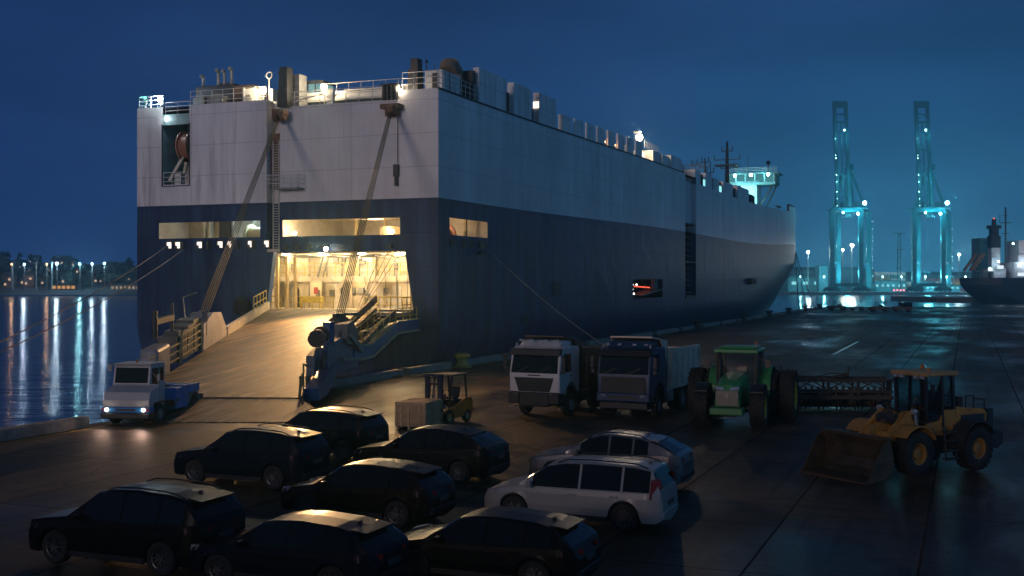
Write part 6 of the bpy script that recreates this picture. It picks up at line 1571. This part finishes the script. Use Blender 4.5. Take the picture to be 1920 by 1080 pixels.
# ---------------------------------------------------------------- harrow behind the tractor
h = thing('disc_harrow', 'long dark folding harrow frame standing behind the tractor wheels', 'farm implement', (15.1, 55.2, .004), -.06)
hm = pm('harrow_steel', (.045, .035, .028), .6, .3, var=.5, scale=3, dirt=(.09, .05, .03), dirt_amt=.6)
b = MB()
for y_, z_ in ((-.6, 1.45), (.6, 1.5), (-.6, .95), (.7, .85)): b.bar((-3.1, y_, z_), (3.0, y_, z_ - .05), .14)
for x_ in (-3.0, -1.5, 0, 1.4, 2.9):
    b.bar((x_, -.6, .45), (x_, -.6, 1.5), .12); b.bar((x_, .6, .45), (x_, .6, 1.5), .10); b.bar((x_, -.6, 1.4), (x_, .6, 1.45), .10)
b.build('frame', hm, h)
b = MB()
for x_ in (-3.0, -1.5, 0, 1.4):
    b.bar((x_, -.6, .95), (x_ + .75, -.62, 1.42), .06); b.bar((x_ + .75, -.62, 1.42), (x_ + 1.45, -.6, .95), .06); b.bar((x_, .6, 1.42), (x_ + 1.4, .6, .9), .05)
for x_ in (-2.2, 1.0): b.bar((x_, -.3, 1.4), (x_, -.3, 2.1), .07); b.bar((x_, -.3, 1.6), (x_ + .5, -.2, 1.45), .05)
b.bar((-1.0, -.4, 1.5), (.2, -.4, 1.75), .05); b.bar((.2, -.4, 1.75), (1.0, -.3, 1.7), .06); b.cyl((.3, -.3, 1.55), (1.0, -.3, 1.62), .09, 8)
b.build('brace', hm, h)
for k in range(20):
    d = MB(); x_ = -2.9 + k * .30
    d.tube([(x_, .75, 1.0), (x_ - .05, 1.0, .7), (x_ + .02, .85, .35), (x_ + .02, .95, .02)], .035, 5); d.cbox((x_, .8, .9), (.10, .2, .18)); d.build('spring_tine', hm, h)
b = MB()
for y_, z_ in ((-.75, .62), (.05, .70), (.85, .62)): b.bar((-3.05, y_, z_), (3.0, y_, z_), .10, .16)
for k in range(14): b.cbox((-2.8 + k * .43, -.5 + (k % 3) * .5, .62), (.22, .3, .34))
b.cyl((-3.0, .45, .27), (3.0, .45, .27), .22, 14); b.build('gang_frame', hm, h)
for k in range(22):
    d = MB(); x_ = -2.95 + k * .275
    d.bar((x_, -.55 + .35 * (k % 3), .9), (x_ + .06, -.75 + .35 * (k % 3), .42), .045); d.lathe([(.24, 0), (.22, .012), (.05, .05), (.01, .05)], (x_, -.75 + .35 * (k % 3), .25), 'x', 14)
    d.build('harrow_disc', hm, h)
for x_ in (-1.6, 2.95):
    wheel('truck', h, x_, .95, .40, .75)
b = MB(); b.bar((-3.1, -.2, .9), (-4.4, -.6, .8), .12); b.bar((-3.1, .3, .9), (-4.4, -.5, .8), .1); b.build('drawbar', hm, h)

# ---------------------------------------------------------------- wheel loader
och = MATS.get('loader_ochre') or pm('loader_ochre', (.36, .19, .035), .6, var=.35, scale=2, dirt=(.07, .05, .03), dirt_amt=.8)
wheel_meshes('loader'); och = MATS['loader_ochre']
LRZ = math.atan2(-1.35, -2.5)
t = thing('wheel_loader', 'ochre wheel loader with lowered bucket at the right foreground', 'wheel loader', (13.25, 37.3, .004), LRZ)
t.scale = (.93, 1, 1)
# x forward; front axle +1.45, rear axle -1.45; half track .93
for x_ in (1.45, -1.45):
    for sg in (-1, 1): wheel('loader', t, x_, sg * .98, .72)
b = MB(); b.cyl((1.45, -.8, .72), (1.45, .8, .72), .18, 10); b.cyl((-1.45, -.8, .72), (-1.45, .8, .72), .18, 10); b.box(.3, 2.0, -.45, .45, .55, 1.25); b.box(-2.4, .25, -.5, .5, .55, 1.2); b.cyl((.28, 0, .5), (.28, 0, 1.3), .2, 12); b.build('chassis', dark_st, t)
b = MB(); b.prism([(.55, 1.2), (1.75, 1.0), (1.85, 1.35), (1.25, 1.95), (.75, 1.95), (.5, 1.6)], 'y', -.42, -.30); b.prism([(.55, 1.2), (1.75, 1.0), (1.85, 1.35), (1.25, 1.95), (.75, 1.95), (.5, 1.6)], 'y', .30, .42); b.box(.6, 1.6, -.3, .3, 1.1, 1.5); b.build('front_frame', och, t)
for sg in (-1, 1):
    a = MB(); a.prism([(.78, 1.98), (1.15, 1.98), (2.0, 1.42), (2.86, .62), (2.85, .36), (2.66, .34), (1.9, 1.08), (1.3, 1.45), (.8, 1.70)], 'y', sg * .52, sg * .66); a.build('lift_arm', och, t, bevel=.015)
    fdr = MB(); pr = None
    for k in range(8):
        aa = math.pi * (.22 + .62 * k / 7); c = Vector((1.45 + .84 * math.cos(aa), sg * .98, .72 + .86 * math.sin(aa)))
        if pr is not None: fdr.hexa([pr + Vector((0, -.3, -.02)), pr + Vector((0, .3, -.02)), c + Vector((0, .3, -.02)), c + Vector((0, -.3, -.02)), pr + Vector((0, -.3, .03)), pr + Vector((0, .3, .03)), c + Vector((0, .3, .03)), c + Vector((0, -.3, .03))])
        pr = c
    fdr.build('front_fender', och, t)
    fdr = MB(); pr = None
    for k in range(9):
        aa = math.pi * (.02 + .80 * k / 8); c = Vector((-1.45 + .86 * math.cos(aa), sg * .98, .72 + .88 * math.sin(aa)))
        if pr is not None: fdr.hexa([pr + Vector((0, -.3, -.02)), pr + Vector((0, .3, -.02)), c + Vector((0, .3, -.02)), c + Vector((0, -.3, -.02)), pr + Vector((0, -.3, .03)), pr + Vector((0, .3, .03)), c + Vector((0, .3, .03)), c + Vector((0, -.3, .03))])
        pr = c
    fdr.build('rear_fender', dark_st, t)
    cy = MB(); cy.cyl((.9, sg * .25, 1.15), (1.75, sg * .45, 1.15), .08, 10); cy.cyl((1.75, sg * .45, 1.15), (2.2, sg * .5, 1.0), .045, 8); cy.build('lift_cylinder', dark_st, t)
    st = MB()
    for k in range(4): st.cbox((-.25 - .04 * k, sg * (1.08 - .05 * k), .45 + k * .28), (.5, .25, .05))
    for xx in (-.5, .02): st.bar((xx, sg * 1.1, .4), (xx - .1, sg * .92, 1.5), .05)
    st.build('step_ladder', dark_st, t)
b = MB(); b.bar((1.2, 0, 1.85), (2.35, 0, 1.15), .16, .28); b.cyl((.75, 0, 1.75), (1.6, 0, 1.68), .11, 10); b.bar((2.35, 0, 1.55), (2.3, 0, .75), .14, .24); b.bar((2.3, 0, .8), (2.84, 0, .75), .12); b.cyl((2.0, -.6, 1.25), (2.0, .6, 1.25), .12, 10); b.build('tilt_linkage', och, t)
b = MB()
for sg in (-1, 1): b.cyl((1.0, sg * .69, 1.82), (1.0, sg * .5, 1.82), .16, 14)
b.cyl((1.55, -.35, 1.72), (1.55, .35, 1.72), .17, 12)
for k in range(4): b.tube([(.9, -.2 + k * .12, 1.9), (1.4, -.2 + k * .12, 2.05), (1.9, -.15 + k * .1, 1.6)], .025)
b.build('pivot_pin', dark_st, t)
# bucket
bk = MB(); BW = 1.38
pr = [(3.05, 1.28), (2.92, .95), (2.88, .55), (3.0, .22), (3.25, .06), (4.05, .02)]
for (xa, za), (xb, zb2) in zip(pr[:-1], pr[1:]):
    bk.hexa([(xa, -BW, za), (xa, BW, za), (xb, BW, zb2), (xb, -BW, zb2), (xa + .05, -BW, za + .03), (xa + .05, BW, za + .03), (xb + .02, BW, zb2 + .05), (xb + .02, -BW, zb2 + .05)])
for sg in (-1, 1): bk.prism(pr + [(3.85, .30), (3.30, 1.15)], 'y', sg * BW, sg * (BW + .05))
bk.box(2.98, 3.12, -BW, BW, 1.24, 1.34)
bk.build('bucket', pm('worn_bucket', (.075, .058, .035), .55, .35, var=.5, scale=2.5, dirt=(.14, .09, .05), dirt_amt=.6, bump=.15), t)
MB().box(3.7, 4.12, -BW - .02, BW + .02, -.0, .03).build('cutting_edge', rust_m, t)
# cab and engine hood
b = MB()
for sg in (-1, 1):
    b.bar((.36, sg * .60, 1.5), (.44, sg * .62, 3.05), .10); b.bar((-.95, sg * .62, 1.7), (-.85, sg * .62, 3.05), .11); b.bar((-.32, sg * .68, 1.4), (-.32, sg * .66, 3.05), .08)
b.bar((.42, -.6, 1.55), (.42, .6, 1.55), .1); b.build('cab_frame', plast, t)
b = MB(); b.box(-1.05, .55, -.76, .76, 3.05, 3.19); b.build('cab_roof', pm('dusty_ochre', (.38, .25, .10), .6, var=.2, dirt=(.12, .09, .06)), t, bevel=.04)
MB().box(-.95, .42, -.60, .60, 1.3, 1.6).build('cab_floor', dark_st, t)
MB().quad((.38, -.58, 1.62), (.38, .58, 1.62), (.47, .60, 3.03), (.47, -.60, 3.03)).build('windscreen', gl, t)
for sg in (-1, 1): MB().quad((.38, sg * .665, 1.62), (-.9, sg * .665, 1.75), (-.82, sg * .665, 3.03), (.33, sg * .665, 3.03)).build('side_window', gl, t)
MB().quad((-.95, -.58, 1.85), (-.95, .58, 1.85), (-.88, .58, 3.03), (-.88, -.58, 3.03)).build('rear_window', gl, t)
b = MB(); b.box(-.7, -.25, -.26, .26, 1.75, 1.87); b.box(-.78, -.65, -.26, .26, 1.8, 2.5); b.box(-.6, -.35, -.2, .2, 1.6, 1.75); b.bar((.3, 0, 1.6), (.05, 0, 2.1), .07); b.lathe([(.17, -.015), (.20, 0), (.17, .015), (.17, -.015)], (.02, 0, 2.13), 'x', 14); b.build('seat', plast, t)
lm = MB()
for y_ in (-.55, -.3, .3, .55): lm.cbox((.50, y_, 3.02), (.10, .16, .10))
lm.each('work_lamp', chrome, t)
b = MB(); b.cyl((.2, .55, 3.19), (.2, .55, 3.32), .05, 8); b.cyl((-.75, -.5, 3.19), (-.75, -.5, 3.34), .07, 8); b.build('beacon', MATS['amber_lens'], t)
for sg in (-1, 1):
    m_ = MB(); m_.cbox((.45, sg * .92, 2.65), (.06, .14, .34)); m_.bar((.4, sg * .66, 2.9), (.45, sg * .92, 2.8), .03); m_.build('mirror', plast, t)
    hl = MB(); hl.cyl((1.05, sg * .72, 1.98), (1.18, sg * .72, 1.98), .09, 10); hl.bar((1.0, sg * .72, 1.5), (1.05, sg * .72, 1.9), .06); hl.build('headlight', chrome, t)
b = MB(); b.prism([(-2.55, 1.15), (-.2, 1.15), (-.2, 1.55), (-.75, 1.85), (-1.05, 2.02), (-2.45, 1.90), (-2.6, 1.75)], 'y', -.66, .66); b.build('engine_hood', och, t, bevel=.04)
for sg in (-1, 1):
    MB().box(-2.45, -1.25, sg * .662, sg * .675, 1.25, 1.75).build('hood_grille', plast, t)
MB().prism([(.45, 1.15), (.45, 1.55), (-.2, 1.62), (-.35, 1.95), (-.95, 1.95), (-.95, 1.15)], 'y', -.69, -.62).prism([(.45, 1.15), (.45, 1.55), (-.2, 1.62), (-.35, 1.95), (-.95, 1.95), (-.95, 1.15)], 'y', .62, .69).build('side_panel', och, t)
b = MB(); b.cyl((-1.35, -.3, 1.95), (-1.35, -.3, 2.55), .08, 10); b.cyl((-1.35, -.3, 2.55), (-1.48, -.3, 2.72), .08, 10); b.build('exhaust', plast, t, smooth=40); b = MB().cyl((-1.75, .15, 1.95), (-1.75, .15, 2.3), .16, 12).build('air_cleaner', plast, t, smooth=40)
b = MB()
for sg in (-1, 1):
    b.tube([(-1.55, sg * .62, 1.9), (-1.55, sg * .62, 2.35), (-1.95, sg * .62, 2.35), (-1.95, sg * .62, 1.9)], .025); b.tube([(-2.0, sg * .62, 2.25), (-2.5, sg * .62, 2.2), (-2.5, sg * .62, 1.6)], .022)
b.each('handrail', plast, t, 5)
b = MB(); b.prism([(-2.5, .62), (-2.45, 1.2), (-2.9, 1.22), (-3.15, 1.15), (-3.15, .75), (-2.9, .60)], 'y', -.9, .9); b.build('counterweight', dark_st, t, bevel=.05)
b = MB(); b.box(-3.2, -2.9, -.12, .12, .42, .58); b.box(-2.8, -2.4, -.3, .3, .45, .62); b.build('tow_hitch', dark_st, t)
MB().box(-2.9, -2.6, -.67, .67, .9, 1.9).build('radiator_guard', plast, t)

# ---------------------------------------------------------------- fork lift and crate
fk_o = pm('fork_orange', (.58, .19, .025), .45, var=.2, scale=2, dirt=(.12, .08, .04), dirt_amt=.4)
FRZ = math.atan2(-1.25, -.75)
t = thing('fork_lift', 'orange fork lift truck with dark mast standing behind the wooden crate', 'fork lift', (-2.75, 49.75, .004), FRZ)
for sg in (-1, 1): wheel('fork', t, .72, sg * .46, .33); wheel('fork', t, -.72, sg * .44, .27, .82)
b = MB(); b.prism([(1.0, .28), (1.0, .62), (.55, .72), (.35, .75), (.1, .80), (-.3, .95), (-.6, 1.08), (-1.05, 1.05), (-1.15, .85), (-1.15, .45), (-1.0, .25), (-.98, .3), (-.72, .56), (-.45, .3), (.3, .22)], 'y', -.52, .52); b.build('body', fk_o, t, bevel=.05)
b = MB(); b.box(-.75, .15, -.42, .42, .82, 1.02); b.build('engine_cover', plast, t, bevel=.04)
b = MB(); b.box(-.45, .0, -.22, .22, 1.0, 1.10); b.prism([(-.52, 1.05), (-.40, 1.08), (-.52, 1.55), (-.62, 1.52)], 'y', -.22, .22); b.build('seat', plast, t, bevel=.03)
b = MB()
for sg in (-1, 1):
    b.bar((.62, sg * .44, .7), (.38, sg * .44, 2.08), .07); b.bar((-.75, sg * .44, 1.0), (-.62, sg * .44, 2.08), .07); b.bar((.42, sg * .44, 2.08), (-.66, sg * .44, 2.08), .07)
b.build('overhead_guard', plast, t)
b = MB(); b.box(-.70, .45, -.48, .48, 2.08, 2.13)
b.build('guard_roof', pm('dusty_tan', (.28, .22, .15), .7), t)
b = MB(); b.bar((.5, 0, .8), (.25, 0, 1.25), .06); b.lathe([(.15, -.015), (.18, 0), (.15, .015), (.15, -.015)], (.2, 0, 1.28), 'x', 14); b.build('steering_wheel', plast, t)
ms = MB()
for sg in (-1, 1): ms.box(1.02, 1.18, sg * .42, sg * .30, .06, 2.16); ms.box(1.06, 1.16, sg * .28, sg * .20, .1, 2.1)
ms.box(1.04, 1.16, -.42, .42, 2.08, 2.18); ms.box(1.05, 1.15, -.42, .42, 1.72, 1.8); ms.box(1.05, 1.15, -.4, .4, .5, .6); ms.build('mast', pm('blue_black_mast', (.02, .028, .05), .45, .3), t)
b = MB(); b.cyl((1.08, 0, .3), (1.08, 0, 1.6), .045, 8); b.build('lift_cylinder', alloy, t)
b = MB(); b.box(1.18, 1.24, -.48, .48, .20, .34); b.box(1.18, 1.24, -.48, .48, .62, .74)
for sg in (-1, 1): b.box(1.24, 1.30, sg * .32 - .06, sg * .32 + .06, .10, .75)
b.build('carriage', dark_st, t)
for sg in (-1, 1): MB().box(1.25, 2.2, sg * .32 - .055, sg * .32 + .055, .06, .10).build('fork', dark_st, t)
for sg in (-1, 1): MB().cyl((.95, sg * .45, .78), (1.02, sg * .45, .78), .07, 10).build('headlight', chrome, t)
wood = pm('plywood', (.50, .31, .15), .7, var=.25, scale=1.2, stretch=(1, 1, 6), dirt=(.22, .15, .09), dirt_amt=.5)
wood2 = pm('batten_wood', (.58, .38, .20), .7, var=.25, scale=3, dirt=(.2, .14, .09), dirt_amt=.4)
ccx = Vector((-3.56, 46.95, .004)); CRZ = math.atan2(1.35, .62)
t = thing('wooden_crate', 'large pale plywood crate with battens and skids in front of the fork lift', 'crate', ccx, 0)
# local: x to the left along the front face, y away along the right face
fx = Vector((-1.27, .46, 0)).normalized(); fy_ = Vector((.46, 1.27, 0)).normalized()
t.rotation_euler = (0, 0, math.atan2(fx.y, fx.x)); LX, LY, HZ = 1.35, 1.75, 1.12
b = MB(); b.box(0, LX, -LY, 0, .14, HZ); b.build('panel', wood, t)
b = MB()
for x_ in (.0, .22, LX * .52, LX - .32, LX - .09): b.box(x_, x_ + .09, .0, .03, .12, HZ - .02)
for y_ in (0.0, -LY * .5, -LY + .09): b.box(-.03, .0, y_ - .09, y_ + .003, .12, HZ - .02)
for y_ in (0.0, -LY * .33, -LY * .66, -LY + .09): b.box(.0, LX, y_ - .09, y_, HZ, HZ + .025)
b.box(-.03, LX, .03, .045, HZ - .12, HZ); b.each('batten', wood2, t)
b = MB()
for x_ in (.05, LX * .5, LX - .15): b.box(x_, x_ + .1, -LY, .02, 0, .12)
b.each('skid', wood2, t)

# ---------------------------------------------------------------- yard tractor
YRZ = math.atan2(-4.15, -.50)
yt_w = pm('yard_tractor_white', (.52, .50, .48), .4, var=.08, scale=1.5, dirt=(.22, .19, .16), dirt_amt=.4)
yt_b = pm('yard_tractor_blue', (.008, .20, .52), .4, var=.2, scale=1.5, dirt=(.04, .06, .09), dirt_amt=.5)
t = thing('terminal_tractor', 'white cabbed terminal tractor with blue chassis and lit headlights at the ramp foot', 'terminal tractor', (-16.3, 48.4, .004), YRZ)
t.scale = (1, .96, .88)
# x=0 at the front bumper, back is negative
W = 1.12
b = MB(); b.prism([(-.02, .90), (.0, 1.25), (-.12, 1.62), (-.95, 1.88), (-1.02, 1.95), (-1.02, 1.1), (-.55, 1.1), (-.42, .90)], 'y', -W + .04, W - .04); b.build('nose', yt_w, t, bevel=.05)
b = MB(); b.prism([(-1.55, 1.1), (-1.0, 1.1), (-1.0, 1.9), (-1.16, 2.78), (-1.28, 2.86), (-2.55, 2.86), (-2.60, 2.78), (-2.60, .72), (-1.75, .72)], 'y', -W, W * .55); b.build('cab', yt_w, t, bevel=.04)
MB().box(-2.62, -1.1, -W - .03, W * .58, 2.86, 2.92).build('cab_roof', yt_w, t, bevel=.02)
MB().hexa([(-.975, -W * .90, 1.98), (-.975, W * .46, 1.98), (-1.02, W * .46, 1.98), (-1.02, -W * .9, 1.98), (-1.125, -W * .90, 2.72), (-1.125, W * .46, 2.72), (-1.17, W * .46, 2.72), (-1.17, -W * .9, 2.72)]).build('windscreen', glass_m, t)
MB().box(-1.9, -1.25, W * .55 - .02, W * .55 + .012, 1.85, 2.68).build('side_window', glass_m, t); MB().box(-2.42, -2.05, W * .55 - .02, W * .55 + .012, 2.0, 2.68).build('side_window', glass_m, t)
MB().box(-1.9, -1.25, -W - .012, -W + .02, 1.85, 2.68).build('side_window', glass_m, t)
b = MB()
for y_ in (W * .55, -W): b.box(-2.0, -1.98, y_ - .01, y_ + .006, 1.05, 2.75); b.box(-1.15, -1.13, y_ - .01, y_ + .006, 1.05, 2.2)
b.build('door_seam', plast, t)
b = MB(); b.tube([(-1.1, W * .60, 2.5), (-1.25, W * .8, 2.2), (-1.3, W * .8, 1.8)], .02); b.cbox((-1.2, W * .85, 2.25), (.05, .14, .34)); b.cbox((-1.15, -W - .2, 2.7), (.08, .18, .34)); b.bar((-1.2, -W, 2.8), (-1.15, -W - .2, 2.8), .03); b.build('mirror', pm('mirror_grey', (.25, .25, .25), .4), t)
b = MB(); b.box(-.42, .05, -W, W, .66, .92); b.box(-.38, -.02, -W + .1, W - .1, .55, .68); b.build('front_panel', yt_b, t, bevel=.03)
MB().box(.045, .06, -.45, .45, .74, .83).build('grille_slot', plast, t)
b = MB(); b.box(-.45, .10, -W - .02, W + .02, .36, .64); b.build('bumper', plast, t, bevel=.05)
E_head = em('headlamp_lit', (1.0, .84, .70), 30)
for sg in (-1, 1):
    MB().lathe([(.001, .0), (.11, .0), (.13, -.02), (.13, -.06), (.001, -.06)], (.075, sg * .86, .80), 'x', 14).build('headlight', chrome, t)
    MB().sphere((.09, sg * .84, .80), .075, 8, 6).build('headlight_bulb', E_head, t)
    MB().box(.05, .07, sg * .98, sg * 1.09, .74, .86).build('indicator', red_l, t)
    point_light('headlamp_beam', (.25, sg * .85, .80), 90, (1.0, .62, .45), .08, t, spot=75, aim=(5, sg * .9, -.6), blend=.7)
MB().box(-1.6, -.42, -W + .0, W - .0, 1.02, 1.08).build('fender', plast, t)
for sg in (-1, 1): wheel('truck', t, -1.05, sg * (W - .15), .50, .94); wheel('truck', t, -4.75, sg * (W - .14), .50, .94); 
for sg in (-1, 1): wheel('truck', t, -4.75, sg * (W - .48), .50, .94, outer=sg)
b = MB(); b.box(-5.6, -.6, -.5, -.3, .55, .90); b.box(-5.6, -.6, .3, .5, .55, .90); b.cyl((-.95, -.9, .5), (-.95, .9, .5), .1, 8); b.cyl((-4.75, -.9, .5), (-4.75, .9, .5), .12, 8); b.build('chassis', dark_st, t)
b = MB(); b.box(-4.05, -2.66, W * .45, W, .50, 1.58); b.box(-3.95, -3.35, W * .45, W + .03, .8, 1.66); b.build('side_tank', yt_b, t, bevel=.05); MB().box(-4.05, -2.66, -W, -W * .45, .5, 1.55).build('side_tank', yt_b, t, bevel=.05)
MB().box(-2.66, -2.45, W * .6, W * .97, .65, 1.0).build('step_box', plast, t); MB().box(-2.95, -2.72, W + .0, W + .012, .85, 1.05).build('data_plate', plate_m, t)
b = MB(); b.box(-5.6, -2.7, -W * .9, W * .9, 1.22, 1.30); b.box(-5.3, -2.7, -W, -W + .14, 1.2, 1.66); b.box(-5.3, -4.06, W - .14, W, 1.18, 1.62); b.box(-5.6, -5.3, -.9, .9, 1.0, 1.55); b.build('rear_deck', yt_b, t, bevel=.02)
b = MB(); b.prism([(-4.4, 1.3), (-5.3, 1.3), (-5.3, 1.42), (-4.5, 1.55)], 'y', -.45, .45); b.build('fifth_wheel', dark_st, t)
for sg in (-1, 1):
    f_ = MB(); pr = None
    for k in range(8):
        a = math.pi * (.08 + .84 * k / 7); c = Vector((-4.75 + .64 * math.cos(a), sg * (W - .16), .52 + .70 * math.sin(a)))
        if pr is not None: f_.hexa([pr + Vector((0, -.18, -.02)), pr + Vector((0, .18, -.02)), c + Vector((0, .18, -.02)), c + Vector((0, -.18, -.02)), pr + Vector((0, -.18, .03)), pr + Vector((0, .18, .03)), c + Vector((0, .18, .03)), c + Vector((0, -.18, .03))])
        pr = c
    f_.build('rear_fender', pm('grey_fender', (.30, .30, .30), .5), t)
b = MB(); b.box(-5.75, -5.55, -W, W, .7, 1.0); b.build('rear_bumper', dark_st, t)
b = MB(); b.cyl((-1.9, -.4, 2.92), (-1.9, -.4, 3.06), .06, 8); b.build('beacon', MATS['amber_lens'], t)

# ---------------------------------------------------------------- small utility cars at the far end of the quay
tan = pm('dusty_ochre_paint', (.20, .13, .06), .55, var=.3, dirt=(.08, .06, .04))
def cart(label, x, y, rz, roofed):
    t = thing('baggage_tractor', label, 'utility vehicle', (x, y, .004), rz, 'small vehicles at the far end of the quay')
    b = MB(); b.prism([(2.2, .45), (2.25, .95), (1.0, 1.12), (.6, .95), (-2.0, .95), (-2.1, .45)], 'y', -.85, .85); b.build('body', tan, t, bevel=.05)
    for x_ in (1.4, -1.3):
        for sg in (-1, 1): wheel('truck', t, x_, sg * .75, .42, .8)
    b = MB()
    for x_ in (.65, -1.2):
        for sg in (-1, 1): b.bar((x_, sg * .75, .95), (x_ - .12, sg * .72, 1.95), .09)
    b.build('cab_frame', plast, t)
    if roofed == 2: MB().box(-1.9, .65, -.8, .8, 1.0, 1.9).build('cab_shell', glass_m, t)
    MB().box(-1.5 if roofed < 2 else -2.0, .75, -.85, .85, 1.93, 2.05).build('cab_roof', plast, t)
    MB().box(-.7, -.2, -.6, .6, .95, 1.4).build('seat', plast, t)
    return t
cart('small ochre tow tractor leftmost at the far quay end', 75.5, 266, math.pi + .1, 1)
cart('small ochre open tow car, middle of the three at the far quay end', 82.0, 256, math.pi + .1, 1)
cart('small ochre closed utility car rightmost of the three at the far quay end', 87.2, 256, math.pi + .05, 2)
b = thing('tow_trailer', 'low dark flat trailer behind the leftmost small tow tractor', 'trailer', (80.0, 266, .004), .1)
MB().box(-1.6, 1.6, -.8, .8, .5, .7).build('trailer_bed', dark_st, b)
for x_ in (-1.1, 1.1):
    for sg in (-1, 1): wheel('truck', b, x_, sg * .7, .3, .57)

# ---------------------------------------------------------------- unseen shed-shaped block added behind the camera to shade the nearest cars
sh = thing('shade_block', 'long grey shed-shaped block added unseen behind the camera for shade', 'shed', (0, -26, 0))
MB().box(-75, 60, -16, 0, 0, 9.5).build('wall', pm('shade_block_wall', (.16, .17, .18), .7, var=.3), sh)
MB().prism([(-16.6, 9.5), (.6, 9.5), (-8, 11.0)], 'x', -75.5, 60.5).build('roof', pm('shade_block_roof', (.07, .075, .08), .6), sh)

# ================================================================ HAZE (sea air round the whole scene)
hz_m = bpy.data.materials.new('sea_haze'); hz_m.use_nodes = True; ht = hz_m.node_tree; ht.nodes.clear()
ho = nd(ht, 'ShaderNodeOutputMaterial'); hv = nd(ht, 'ShaderNodeVolumePrincipled', {'Color': (.35, .78, 1.0, 1), 'Density': HAZE_D, 'Anisotropy': .65})
ht.links.new(hv.outputs[0], ho.inputs['Volume'])
hzb = MB().box(-2400, 2400, -200, 2400, -4.5, 160).build('haze', hz_m); tag(hzb, kind='stuff')
